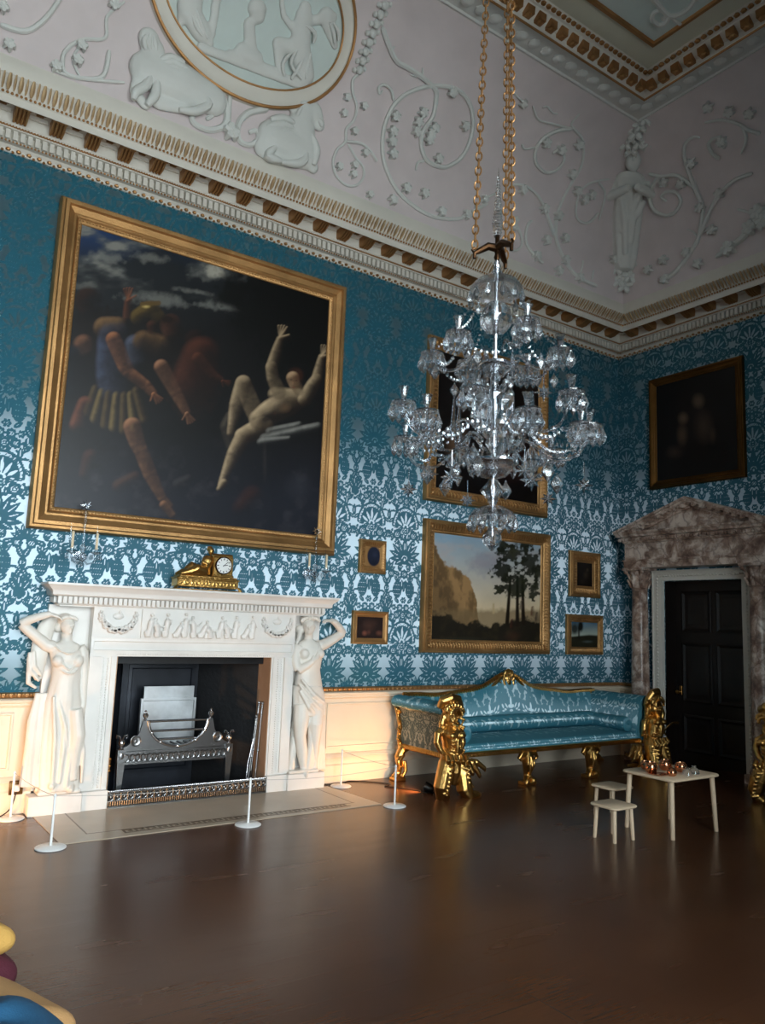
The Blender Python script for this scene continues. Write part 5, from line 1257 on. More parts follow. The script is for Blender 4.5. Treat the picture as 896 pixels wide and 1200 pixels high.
mb = MB(); mb.rbox(-6.14, -5.94, cy_ - .055, cy_ + .055, CZ + .135, CZ + .325, .008); mb.rbox(-6.15, -5.93, cy_ - .06, cy_ + .06, CZ + .135, CZ + .155, .006); mb.tube([(-6.14, cy_, CZ + .325), (-5.94, cy_, CZ + .325)], .035, 10); mb.build('case', G, ck, smooth=30)
RX = Matrix.Rotation(PI / 2, 4, 'X'); dc = Vector((-6.04, cy_ - .058, CZ + .245))
mb = MB(); mb.lathe([(.082, 0), (.086, .006), (.08, .014), (.074, .012)], 32, dc, RX, caps=False); mb.build('bezel', M['bronze'], ck)
mb = MB(); mb.lathe([(.078, 0), (.078, .006)], 32, dc, RX); dial = mb.build('dial', M['dial_white'], ck)
mb = MB()
for i in range(12):
    w = 2 * PI * i / 12; a = Vector((math.sin(w), 0, math.cos(w))); mb.tube([dc + a * .052 + Vector((0, -.008, 0)), dc + a * .068 + Vector((0, -.008, 0))], .0032 if i % 3 else .0045, 5)
for w, l in ((80, .04), (48, .055)):
    a = Vector((math.sin(math.radians(w)), 0, math.cos(math.radians(w)))); mb.tube([dc + Vector((0, -.009, 0)) - a * .01, dc + Vector((0, -.009, 0)) + a * l], .0028, 5)
mb.build('hand', M['ink'], dial)
mb = MB(); C_ = lambda x, z, y=0: Vector((-6.18 + x, cy_ - .01 + y, CZ + z))
mb.tube([C_(-.03, .15), C_(-.02, .22), C_(.0, .29), C_(.005, .33)], [.06, .05, .055, .03], 12); mb.ball(C_(.02, .375, -.01), (.028, .03, .036), 12, 9); mb.ball(C_(.01, .395), .03, 10, 7)
mb.tube([C_(-.03, .17, -.03), C_(-.12, .20, -.05), C_(-.18, .17, -.05), C_(-.27, .145, -.03)], [.05, .045, .035, .018], 10); mb.tube([C_(-.02, .16, -.02), C_(-.14, .16, -.03), C_(-.25, .15, .0), C_(-.30, .14, .02)], [.05, .045, .04, .012], 10)
mb.tube([C_(-.05, .18, .03), C_(-.15, .22, .03), C_(-.20, .18, .03)], [.045, .05, .03], 10)
mb.tube([C_(.03, .31), C_(.07, .32, -.02), C_(.12, .335, -.02)], [.02, .017, .012], 8); mb.tube([C_(-.03, .31), C_(-.06, .26, -.03), C_(-.02, .24, -.05)], [.02, .017, .012], 8)
mb.build('figure', M['gilt'], ck, remesh=.006, sm=1)

def sconce(name, label, x, z0):
    Y0 = -.175; t = thing(name, label, 'wall light', (x, 0, z0)); GL = M['glass']
    mb = MB(); mb.lathe([(.05, 0), (.05, .012), (.02, .02), (.012, .17)], 16, (x, -.0, z0 + .10), RX); mb.build('wall_plate', M['glass'], t)
    mb = MB(); mb.lathe([(.0, -.09), (.018, -.07), (.008, -.05), (.03, -.03), (.045, .0), (.012, .03), (.03, .07), (.012, .1), (.009, .2), (.012, .3), (.006, .42)], 10, (x, Y0, z0 + .1)); mb.build('stem', GL, t, smooth=20)
    mb = MB(); c = Vector((x, Y0, z0 + .54))
    for i in range(8):
        w = 2 * PI * i / 8; mb.tube([c, c + Vector((math.cos(w), 0, math.sin(w))) * .02, c + Vector((math.cos(w), 0, math.sin(w))) * .055], [.010, .010, .001], 4)
    mb.tube([c + Vector((0, 0, -.08)), c + Vector((0, 0, -.04))], [.025, .004], 6); mb.build('star', GL, t, smooth=0)
    for s_ in (-1, 1):
        e = Vector((x + s_ * .10, Y0 - .05, z0 + .13)); mb = MB()
        mb.tube([Vector((x, Y0, z0 + .08)), Vector((x + s_ * .04, Y0 - .03, z0 + .03)), Vector((x + s_ * .09, Y0 - .05, z0 + .05)), e], .008, 8); arm = mb.build('arm', GL, t)
        mb = MB(); mb.lathe([(.006, -.02), (.045, 0), (.05, .008), (.012, .006), (.016, .035), (.016, .04)], 14, e); mb.build('drip_pan', GL, arm, smooth=20)
        mb = MB(); mb.lathe([(.011, .03), (.011, .17), (.004, .175)], 10, e); mb.build('candle', M['candle_wax'], arm)
        mb = MB(); o = e + Vector((s_ * .01, .05, .10)); mb.tube([o + Vector((0, 0, -.04)), o, o + Vector((0, 0, .15))], [.004, .012, .001], 5); mb.build('spire', GL, t, smooth=0)
        for k in range(5):
            w = 2 * PI * k / 5; mb = MB(); q = e + Vector((.045 * math.cos(w), .045 * math.sin(w), -.012)); mb.lathe([(.001, -.055), (.011, -.035), (.007, -.012), (.001, 0)], 6, q); mb.build('crystal_drop', GL, t, smooth=0)
sconce('crystal_sconce', 'small cut glass wall light with candles above the left end of the mantel shelf', -7.32, 2.02)
sconce('crystal_sconce', 'small cut glass wall light with candles above the right end of the mantel shelf', -5.02, 2.02)
# ------------------------------------------------------------------ the gilt sofa
XS = -2.32; SOY = -.60
sofa = thing('gilt_sofa', 'long blue silk sofa with gilded sea figures at its ends, under the landscape painting', 'sofa', (XS, SOY, 0))
def ztop(x):
    a = abs(x - XS)
    return .885 + .165 * math.exp(-(a / .30) ** 2) + .05 * math.exp(-(a / .75) ** 2) - .02 * math.exp(-((a - 1.05) / .22) ** 2)
def motif_row(U, V, step, v0, size, off=0.0):
    """a row of pale woven lozenge sprigs on plain silk (1 = plain, 0 = pale)"""
    x = np.abs((U + off) % step - step / 2) / size; y = (V - v0) / size; d = np.full(U.shape, 9.0)
    def el(cx, cy, rx, ry, rot=0):
        c, n_ = math.cos(rot), math.sin(rot); a, b = x - cx, y - cy
        return (np.hypot((a * c + b * n_) / rx, (-a * n_ + b * c) / ry) - 1) * min(rx, ry)
    for q in ((0, .25, .16, .55), (0, -.15, .42, .16), (0, -.55, .3, .12), (.32, -.1, .16, .16), (.78, .0, .34, .10, .9), (.95, -.35, .22, .09, .4), (1.35, .05, .12, .3, -.5), (1.3, -.45, .22, .08, .2)): d = np.minimum(d, el(*q))
    return np.clip(.5 + d * 6, 0, 1)
def silk(rows, dam=.47, lo=0.0, hi=9.0):
    def f(U, V):
        m_ = 1 - (1 - np.clip(tile_at(U + .1, V + .55), 0, 1)) * dam * np.clip((V - lo) / .08, 0, 1) * np.clip((hi - V) / .08, 0, 1)
        for (step, v0, size, off) in rows: m_ = np.minimum(m_, motif_row(U, V, step, v0, size, off))
        n_ = fbm(U * 90, V * 90, 3, 2); return np.clip(m_ + (n_ - .5) * .05, 0, 1)
    return f
def gridsurf(name, mat, parent, nu, nv, f, pu=1.0, pv=1.0, su=0.0, sv=0.0, thick=0.0, pat=None):
    """cloth panel: f(u, v) in 0..1, woven figure laid over it at its real size"""
    P = np.array([[f(i / (nu - 1), j / (nv - 1)) for i in range(nu)] for j in range(nv)])
    U, V = np.meshgrid(np.linspace(0, pu, nu), np.linspace(0, pv, nv))
    o = link(name, grid_mesh(name, P, mat, attr=pat(U, V) if pat else tile_at(U + su, V + sv)), parent)
    if thick:
        md = o.modifiers.new('t', 'SOLIDIFY'); md.thickness = thick; md.offset = 0
    return o
XL, XR = -3.72, -.92
def seatf(u, v):
    x = XL + (XR - XL) * u
    if v < .18: q = v / .18; return (x, -.975 - .012 * math.sin(PI * q), .375 + .06 * q)
    if v < .26: q = (v - .18) / .08 * PI / 2; return (x, -.945 - .03 * math.cos(q), .435 + .025 * math.sin(q))
    q = (v - .26) / .74; return (x, -.945 + .70 * q, .46 + .02 * math.sin(PI * q))
gridsurf('seat', M['sofa_silk'], sofa, 300, 90, seatf, 2.8, .85, .1, .50, .01, silk([(.33, .155, .062, .1), (.165, .10, .035, .02), (.33, .62, .06, .25)], .44, .3))
def backf(u, v):
    x = XL - .06 + (XR - XL + .12) * u; zt = ztop(x) - .015; z = .42 + (zt - .42) * v
    return (x, -.27 + .09 * v - .03 * math.sin(PI * v), z)
gridsurf('backrest', M['sofa_silk'], sofa, 300, 60, backf, 2.9, .55, .0, .97, .05, silk([(.33, .27, .095, .05)], .53, .28))
mb = MB()
for x in (XS - .62, XS - .31, XS + .31, XS + .62, XS - .95, XS + .95): mb.ball((x, -.243, .80), (.012, .008, .012), 8, 5)
plain(mb.build('button', M['sofa_silk'], sofa))
mb = MB()
mb.add([(XL - .1, -.14, .36), (XR + .1, -.14, .36), (XR + .1, -.14, .86), (XL - .1, -.14, .86)], [(0, 1, 2, 3)]); plain(mb.build('back_cover', M['warm_lit_damask'], sofa, smooth=0))
# carved top rail
xs_ = [XL - .12 + (XR - XL + .24) * i / 90 for i in range(91)]
mb = MB(); mb.tube([(x, -.18, ztop(x)) for x in xs_], [.030] * 91, 8); mb.tube([(x, -.195, ztop(x) - .038) for x in xs_], [.016] * 91, 6)
for i, x in enumerate(xs_[::1]):
    s_ = 1 if x > XS else -1
    mb.tube([(x, -.20, ztop(x) - .02), (x + .015 * s_, -.212, ztop(x) + .004), (x + .03 * s_, -.195, ztop(x) + .024)], [.008, .018, .006], 5)
mb.build('top_rail', G, sofa, smooth=60)
ct = MB(); cc = Vector((XS, -.20, 1.03))
ct.ball(cc, (.06, .03, .085), 18, 12)
for s_ in (-1, 1):
    ct.tube([cc + Vector((0, -.01, -.12)), cc + Vector((s_ * .07, -.015, -.06)), cc + Vector((s_ * .085, -.015, .03)), cc + Vector((s_ * .05, -.015, .10)), cc + Vector((0, -.01, .115))], [.016, .022, .02, .02, .022], 9)
    ct.tube([cc + Vector((s_ * .07, 0, .05)), cc + Vector((s_ * .14, 0, .02)), cc + Vector((s_ * .22, 0, -.05)), cc + Vector((s_ * .30, 0, -.09))], [.028, .03, .026, .012], 9)
    ct.tube([cc + Vector((s_ * .06, 0, -.06)), cc + Vector((s_ * .13, 0, -.03)), cc + Vector((s_ * .20, 0, -.08))], [.022, .026, .012], 9)
for k in range(10):
    w = 2 * PI * k / 10; ct.ball(cc + Vector((.062 * math.cos(w), -.022, .088 * math.sin(w))), .012, 6, 5)
ct.ball(cc + Vector((0, -.03, .02)), (.022, .02, .028), 10, 8); ct.ball(cc + Vector((.0, -.03, -.03)), (.034, .015, .028), 10, 8)
ct.build('crest_cartouche', G, sofa, remesh=.006, sm=1)
# seat rails
mb = MB(); mb.rbox(XL - .05, XR + .05, -.985, -.93, .335, .378, .008); mb.tube([(XL - .05, -.988, .378), (XR + .05, -.988, .378)], .014, 7)
x = XL - .03
while x < XR + .04: mb.tube([(x, -.992, .372), (x + .02, -.996, .345)], .012, 5); x += .030
mb.build('front_rail', G, sofa, smooth=40)
def arm(s_):
    mx = lambda x: x if s_ < 0 else 2 * XS - x
    prof = [(-3.70, .38), (-3.71, .55), (-3.73, .70), (-3.77, .80), (-3.83, .865), (-3.90, .885), (-3.965, .865), (-3.99, .815), (-3.965, .775), (-3.925, .775)]
    outer = [(-3.925, .775), (-3.89, .74), (-3.86, .66), (-3.845, .55), (-3.84, .42), (-3.84, .36)]
    pin = smooth_path(prof, 6); pout = smooth_path(outer, 6)
    def mk(path):
        def f(u, v):
            k = v * (len(path) - 1); i = min(int(k), len(path) - 2); p = path[i] * (1 - (k - i)) + path[i + 1] * (k - i)
            return (mx(p[0]), -.16 - .83 * u, p[1])
        return f
    gridsurf('arm_panel', M['sofa_silk'], sofa, 90, 90, mk(pin), .83, .85, .1, .62, .006, silk([(.28, .25, .085, .1)], .55))
    gridsurf('arm_cover', M['warm_lit_damask'], sofa, 110, 70, mk(pout), 1.5, .9, .1, .30, .006)
    m_ = MB()
    front = [p for p in pin] + [p for p in pout]
    m_.prism([(mx(p[0]), p[1]) for p in front[::3]], lambda a, b, t: Vector((a, t, b)), -.985, -.96)
    plain(m_.build('arm_front', M['sofa_silk'], sofa, smooth=0))
    m_ = MB(); m_.rbox(min(mx(-3.86), mx(-3.80)), max(mx(-3.86), mx(-3.80)), -.97, -.16, .325, .375, .008)
    y = -.2
    while y > -.95: m_.tube([(mx(-3.865), y, .368), (mx(-3.868), y - .02, .335)], .009, 5); y -= .03
    m_.build('side_rail', G, sofa, smooth=40)
    m_ = MB(); m_.tube([(mx(-3.86), -.17, .34), (mx(-3.885), -.17, .45), (mx(-3.87), -.17, .55), (mx(-3.90), -.17, .66), (mx(-3.94), -.17, .76)], [.03, .022, .026, .022, .014], 8)
    for z in (.40, .50, .60, .70): m_.tube([(mx(-3.88), -.185, z), (mx(-3.92), -.2, z + .03), (mx(-3.90), -.19, z + .06)], [.02, .018, .005], 7)
    m_.build('arm_back_carving', G, sofa, remesh=.007, sm=1)
    m_ = MB(); m_.tube([(mx(-3.80), -.22, .34), (mx(-3.86), -.21, .32), (mx(-3.90), -.20, .24), (mx(-3.88), -.20, .14), (mx(-3.91), -.2, .06), (mx(-3.97), -.21, .03)], [.045, .055, .045, .036, .04, .03], 10)
    m_.tube([(mx(-3.86), -.23, .27), (mx(-3.93), -.24, .20), (mx(-3.92), -.24, .10)], [.03, .03, .012], 8); m_.tube([(mx(-3.83), -.22, .20), (mx(-3.82), -.23, .1), (mx(-3.86), -.22, .03)], [.02, .022, .02], 8)
    m_.box(min(mx(-3.98), mx(-3.84)), max(mx(-3.98), mx(-3.84)), -.27, -.15, 0, .03); m_.build('leg', G, sofa, remesh=.007, sm=1)
arm(-1); arm(1)
# carved feet along the front
for x in (-2.745, -1.75):
    m_ = MB(); y = -.945
    m_.tube([(x, y, .34), (x - .005, y - .02, .27), (x + .0, y - .02, .18), (x + .01, y - .01, .10), (x + .0, y - .03, .05)], [.06, .065, .05, .042, .055], 12)
    for s_ in (-1, 1):
        m_.tube([(x + s_ * .03, y - .03, .32), (x + s_ * .10, y - .03, .325), (x + s_ * .13, y - .025, .28), (x + s_ * .10, y - .03, .25)], [.03, .028, .024, .012], 9)
        m_.tube([(x + s_ * .03, y - .06, .30), (x + s_ * .045, y - .075, .22), (x + s_ * .02, y - .06, .13)], [.014, .02, .008], 7)
        m_.tube([(x + s_ * .02, y - .05, .07), (x + s_ * .055, y - .07, .05), (x + s_ * .07, y - .07, .015)], [.022, .024, .018], 8)
    m_.tube([(x, y - .075, .30), (x, y - .09, .20), (x, y - .06, .10)], [.012, .018, .008], 7)
    m_.box(x - .07, x + .07, y - .08, y + .05, 0, .035); m_.build('carved_leg', G, sofa, remesh=.0065, sm=1)
# sea figures at both front corners
def sea_figure(s_):
    b = MB(); mx = lambda x: x if s_ < 0 else 2 * XS - x
    def S(px, py, dy=0.0):
        p = at(px, py, Y=-1.06); return Vector((mx(p.x), -1.06 + dy, max(p.z, .012)))
    b.tube([S(528, 893), S(528, 884), S(528, 874, -.01), S(527, 864, -.02), S(526, 857, -.02), S(527, 851, -.01)], [.105, .098, .090, .102, .108, .06], 16)
    for q in (521, 532): b.ball(S(q, 860, -.085), (.038, .03, .03), 10, 8)
    b.ball(S(527, 841, -.03), (.062, .06, .075), 14, 10); b.ball(S(527, 830, .0), (.088, .075, .065), 14, 9); b.ball(S(528, 842, .03), (.10, .05, .10), 12, 9); b.ball(S(527, 843, -.08), .012, 6, 5); b.ball(S(526, 848, -.05), (.035, .035, .03), 10, 8)
    for q in (-1, 1): b.tube([S(527 + q * 5, 838, .02), S(527 + q * 8, 848, .02), S(527 + q * 8, 860, .03)], [.028, .034, .02], 8)
    b.tube([S(518, 856), S(513, 860), S(511, 870, -.01), S(514, 879, -.03), S(519, 884, -.05)], [.04, .038, .034, .03, .022], 10)
    b.tube([S(536, 856), S(541, 860), S(542, 870), S(541, 880, .02)], [.04, .038, .033, .025], 10)
    # scroll of the arm carried on the head
    b.tube([S(519, 829, .04), S(519, 821, .0), S(525, 817, -.04), S(533, 819, -.04), S(537, 827, -.02), S(537, 838, .02)], [.042, .048, .05, .046, .042, .034], 10)
    b.ball(S(526, 826, -.02), (.05, .05, .035), 12, 8)
    for k in range(6): b.tube([S(538, 832 + k * 9, .0), S(542, 834 + k * 9, -.02), S(540, 840 + k * 9, -.01)], [.016, .02, .008], 7)
    # twin tails
    b.tube([S(525, 888, -.02), S(519, 895, -.05), S(515, 908, -.07), S(512, 921, -.07), S(513, 931, -.06), S(520, 933, -.07)], [.085, .085, .085, .082, .066, .03], 12)
    b.tube([S(531, 888, -.02), S(535, 896, -.05), S(536, 908, -.08), S(536, 922, -.10), S(540, 932, -.12), S(549, 933, -.12), S(556, 929, -.08)], [.085, .085, .082, .08, .066, .045, .02], 12)
    for k in range(5):
        b.tube([S(517 - k * 1.0, 898 + k * 7, -.13), S(515 - k * .6, 902 + k * 7, -.14)], [.016, .01], 6); b.tube([S(536, 900 + k * 7, -.145), S(537, 904 + k * 7, -.15)], [.016, .01], 6)
    b.tube([S(527, 890, -.07), S(528, 903, -.07), S(527, 918, -.05)], [.06, .06, .03], 9)
    b.tube([S(522, 877, -.07), S(529, 881, -.10), S(536, 878, -.07)], [.018, .024, .018], 8)
    for (a, c, d, e) in ((548, 893, 552, 905), (553, 892, 560, 908), (558, 892, 566, 900), (546, 905, 549, 918)): b.tube([S(a - 4, c, .04), S(a, c + 1, .0), S(d, e, -.02), S(d + 2, e + 4, .0)], [.028, .03, .024, .01], 9)
    b.tube([S(538, 905, .05), S(545, 912, .0), S(552, 922, -.04)], [.02, .024, .012], 8)
    for k in range(9):
        w = PI * (k / 8); b.ball(S(527 + 9.5 * math.cos(w), 832 - 7 * math.sin(w), -.075), .024, 7, 5); b.ball(S(527 + 7 * math.cos(w), 836 - 7 * math.sin(w), -.10), .019, 7, 5)
    b.ball(S(527, 842, -.105), .017, 7, 5); b.ball(S(524, 839, -.095), .013, 6, 5); b.ball(S(530, 839, -.095), .013, 6, 5); b.tube([S(523, 846, -.08), S(527, 850, -.09), S(531, 846, -.08)], [.018, .026, .018], 8)
    for q in (521.5, 532): b.ball(S(q, 860, -.12), (.045, .03, .032), 10, 8)
    b.tube([S(527, 864, -.12), S(527, 872, -.115), S(527, 880, -.11)], [.02, .026, .02], 8)
    for y0 in (866, 870, 874): b.tube([S(521, y0, -.10), S(524, y0 + 1.5, -.118)], [.012, .008], 6); b.tube([S(533, y0, -.10), S(530, y0 + 1.5, -.118)], [.012, .008], 6)
    for k in range(7):
        y0 = 896 + 5 * k; xl = 519 - k * 1.0; xr = 535.5 + k * .35
        b.tube([S(xl - 6, y0, -.10), S(xl - 1, y0 + 2.5, -.150), S(xl + 4, y0, -.11)], [.009, .016, .009], 6); b.tube([S(xr - 5, y0, -.11), S(xr + .5, y0 + 2.5, -.165), S(xr + 6, y0, -.11)], [.009, .016, .009], 6)
    for q in (516, 521, 527, 533, 538): b.tube([S(q, 883, -.10), S(q - 1, 889, -.135), S(q + 1, 895, -.12)], [.018, .024, .008], 7)
    fo = b.build('sea_figure', G, sofa, remesh=.0058, sm=1)
    return fo
sea_figure(-1); rfig = sea_figure(1)
b = MB(); q = lambda px, py: at(px, py, Y=-1.02)
b.tube([q(776, 858), q(780, 854), q(784, 850), q(788, 847), q(794, 847)], [.016, .013, .012, .014, .02], 9)
b.tube([q(771, 822), q(776, 836), q(774, 850), q(780, 862)], [.03, .035, .03, .012], 9)
for (x0, y0, x1, y1, x2, y2) in ((750, 893, 740, 886, 733, 884), (750, 897, 742, 897, 735, 897), (752, 902, 746, 904, 741, 903), (752, 890, 758, 884, 766, 888), (766, 888, 770, 896, 766, 902)): b.tube([q(x0, y0), q(x1, y1), q(x2, y2)], [.02, .028, .016], 8)
b.build('dolphin_tail', G, sofa, remesh=.0065, sm=1)
bol_pat = silk([(.33, .13, .09, .1), (.33, .41, .08, .26), (.33, .27, .05, .26)], .42)
def bolster(label, p0, p1, r, group=None, mat='sofa_silk', name='bolster_cushion', su=0.0):
    p0, p1 = Vector(p0), Vector(p1); t = thing(name, label, 'cushion', (p0 + p1) / 2 - Vector((0, 0, r)), 0, group); ax = (p1 - p0).normalized()
    a = Vector((0, 0, 1)); b_ = ax.cross(a)
    def f(u, v): w = 2 * PI * v; return tuple(p0.lerp(p1, u) + (a * math.cos(w) + b_ * math.sin(w)) * r * (1 - .02 * math.cos(8 * PI * u)))
    gridsurf('cover', M[mat], t, max(40, int((p1 - p0).length / .012)), 40, f, (p1 - p0).length, 2 * PI * r, su, .2, pat=bol_pat)
    for e, s_ in ((p0, -1), (p1, 1)):
        m_ = MB(); rot = ax.to_track_quat('Z', 'Y').to_matrix().to_4x4() if s_ > 0 else (-ax).to_track_quat('Z', 'Y').to_matrix().to_4x4()
        m_.lathe([(r, -.004), (r * 1.03, .004), (r * .9, .012), (r * .5, .014), (r * .14, .008), (r * .12, .018), (0.001, .024)], 20, e, rot); plain(m_.build('end_cap', M[mat], t, smooth=50))
bolster('left of the two long blue silk bolsters along the sofa back', (-3.56, -.385, .565), (-2.47, -.385, .565), .088, su=.05)
bolster('right of the two long blue silk bolsters along the sofa back', (-2.455, -.385, .565), (-1.08, -.385, .565), .088, su=.22)
bolster('short round blue bolster against the left arm of the sofa', (-3.605, -.93, .555), (-3.605, -.34, .555), .085)
bolster('short round blue bolster against the right arm of the sofa', (-1.035, -.93, .555), (-1.035, -.34, .555), .085, su=.3)
s2 = copy_tree(sofa); s2.location = (-.60, -4.32, 0); s2.rotation_euler = (0, 0, -PI / 2)
tag(s2, 'gilt end of another sofa cut off by the right edge, right of the doorway', 'sofa')
# ------------------------------------------------------------------ marble doorcase and door
BR = M['breccia']
dr = thing('marble_doorcase', 'veined brown and cream marble doorcase with columns and pediment round the dark doorway', 'door surround', (0, -1.29, 0))
DC = 1.29                                                   # centre, measured from the corner
def rb(mb, u0, u1, z0, z1, w0, w1): mb.box(-w1, -w0, -u1, -u0, z0, z1)
mb = MB(); rb(mb, DC - .56, DC + .56, 2.345, 2.47, 0, .06)
for s_ in (-1, 1):
    u0, u1 = sorted((DC + s_ * .56, DC + s_ * .70)); rb(mb, u0, u1, 0, 2.47, 0, .06)
rb(mb, DC - .70, DC - .685, 0, 2.47, 0, .075); rb(mb, DC + .73, DC + .70, 0, 2.47, 0, .075); rb(mb, DC - .70, DC + .70, 2.455, 2.48, 0, .08)
z = .1
while z < 2.40:
    for s_ in (-1, 1): mb.ball((-.066, -(DC + s_ * .625), z), (.014, .014, .016), 6, 4)
    z += .042
u = DC - .60
while u < DC + .61: mb.ball((-.066, -u, 2.405), (.014, .016, .014), 6, 4); u += .042
mb.build('architrave', M['plaster'], dr, smooth=30)
for s_ in (-1, 1):
    u = DC + s_ * .83; c = (-.155, -u, 0)
    mb = MB(); rb(mb, u - .15, u + .15, 0, .10, .0, .31); mb.lathe([(.15, .10), (.155, .125), (.14, .15), (.125, .155), (.125, .17), (.135, .185), (.12, .205)], 28, c); mb.build('column_base', BR, dr, smooth=40)
    mb = MB(); mb.lathe([(.118, .20), (.118, .6), (.114, 1.2), (.106, 1.8), (.10, 2.22), (.108, 2.235)], 32, c); mb.build('column_shaft', BR, dr)
    mb = MB(); mb.lathe([(.10, 2.235), (.112, 2.245), (.102, 2.26), (.105, 2.35), (.13, 2.45), (.14, 2.47)], 24, c)
    for k in range(8):
        w = 2 * PI * k / 8; dx, dy = math.cos(w), math.sin(w)
        for z0, r0, l in ((2.25, .105, .10), (2.33, .108, .11)): mb.tube([(c[0] + dx * r0, c[1] + dy * r0, z0), (c[0] + dx * (r0 + .025), c[1] + dy * (r0 + .025), z0 + l * .6), (c[0] + dx * (r0 + .055), c[1] + dy * (r0 + .055), z0 + l), (c[0] + dx * (r0 + .06), c[1] + dy * (r0 + .06), z0 + l * .8)], [.02, .022, .015, .008], 6)
    for a, b_ in ((-1, -1), (-1, 1), (1, -1), (1, 1)): mb.ball((c[0] + a * .125, c[1] + b_ * .125, 2.455), .03, 8, 6)
    rb(mb, u - .16, u + .16, 2.475, 2.51, .0, .315); mb.build('capital', BR, dr, smooth=40)
mb = MB(); rb(mb, DC - 1.0, DC + 1.0, 2.51, 2.60, 0, .27); rb(mb, DC - 1.015, DC + 1.015, 2.60, 2.62, 0, .285); rb(mb, DC - .99, DC + .99, 2.62, 2.84, 0, .26)
mb.build('frieze', BR, dr, smooth=0)
cprof = [(.26, 2.84), (.275, 2.845), (.285, 2.865), (.285, 2.90), (.30, 2.905), (.30, 2.92), (.345, 2.925), (.345, 2.955), (.355, 2.96), (.37, 2.985), (.37, 2.995)]
def three_r(mb, prof, u0, u1):
    vs = []; fs = []; b0 = prof[0][0]
    for o, z in prof: e = o - b0; vs += [(0, -(u0 - e), z), (-o, -(u0 - e), z), (-o, -(u1 + e), z), (0, -(u1 + e), z)]
    for i in range(len(prof) - 1):
        for j in range(3): fs.append((i * 4 + j, i * 4 + j + 1, i * 4 + j + 5, i * 4 + j + 4))
    n = len(prof); fs.append((n * 4 - 4, n * 4 - 3, n * 4 - 2, n * 4 - 1)); mb.add(vs, fs)
mb = MB(); three_r(mb, cprof, DC - .99, DC + .99); u = DC - 1.02
while u < DC + 1.03: rb(mb, u - .03, u + .03, 2.868, 2.905, .28, .325); mb.ball((-.315, -u - .055, 2.885), .018, 6, 4); u += .115
mb.build('cornice', BR, dr, smooth=30)
# pediment: raking mouldings and tympanum
AP = 3.375; E0 = DC - 1.13; E1 = DC + 1.13; ZB = 2.99
mb = MB(); mb.prism([(E0 + .05, ZB - .005), (E1 - .05, ZB - .005), (DC, AP - .05)], lambda u, z, t: Vector((-t, -u, z)), 0, .20); mb.build('tympanum', BR, dr, smooth=0)
for s_ in (-1, 1):
    e = E0 if s_ < 0 else E1; mb = MB(); sl = (AP - ZB) / 1.13
    def rk(a, h, t): u = e + (DC - e) * a; return Vector((-t, -u, ZB + (AP - ZB) * a + h))
    for h0, h1, t1 in ((-.115, -.085, .235), (-.085, -.05, .25), (-.05, -.02, .335), (-.02, .012, .36)):
        vs = []
        for a in (0.0, 1.0):
            for h, t in ((h0, 0), (h0, t1), (h1, t1), (h1, 0)): vs.append(rk(a, h, t) if a == 1 else rk(max(0, (-h - 0) / (AP - ZB)) if h < 0 else 0, h, t))
        mb.add(vs, [(0, 1, 5, 4), (1, 2, 6, 5), (2, 3, 7, 6), (3, 0, 4, 7), (0, 1, 2, 3), (4, 5, 6, 7)])
    k = .24
    while k < .97: p = rk(k, -.075, .27); mb.box(p.x - .05, p.x + .05, p.y - .032, p.y + .032, p.z - .005, p.z + .035); k += .095
    mb.build('raking_cornice', BR, dr, smooth=0)
# dark door standing in a deep reveal
mb = MB(); mb.box(.24, .29, -DOY1, -DOY0, 0, DOZ)
def panel(u0, u1, z0, z1): mb.rect_sweep([(0, 0), (.0, .012), (.02, .02), (.05, .004), (.06, .004), (.09, .014), (.11, .014)], u0, u1, z0, z1, lambda u, v, w: Vector((.24 - w, -u, v))); mb.box(.226, .24, -(u1 - .11), -(u0 + .11), z0 + .11, z1 - .11)
for (z0, z1) in ((.15, .62), (.78, 1.55), (1.68, 2.22)):
    panel(DOY0 + .09, (DOY0 + DOY1) / 2 - .03, z0, z1); panel((DOY0 + DOY1) / 2 + .03, DOY1 - .09, z0, z1)
door = struct(mb.build('door_1', M['dark_door'], smooth=20))
mb = MB(); ux = DOY0 + .06; mb.rbox(.225, .24, -ux - .02, -ux + .02, 0.86, .98, .004); mb.build('escutcheon', M['brass'], door); mb = MB(); mb.lathe([(.008, 0), (.008, .04), (.022, .05), (.028, .065), (.02, .08), (.0, .084)], 14, (.225, -ux, .90), Matrix.Rotation(-PI / 2, 4, 'Y')); mb.build('door_handle', M['brass'], door)
mb = MB(); mb.box(0.0, .30, -DOY0, -DOY0 + .03, 0, DOZ + .03); mb.box(0.0, .30, -DOY1 - .03, -DOY1, 0, DOZ + .03); mb.box(0.0, .30, -DOY1, -DOY0, DOZ, DOZ + .03); struct(mb.build('trim_7', M['dark_door'], smooth=0))

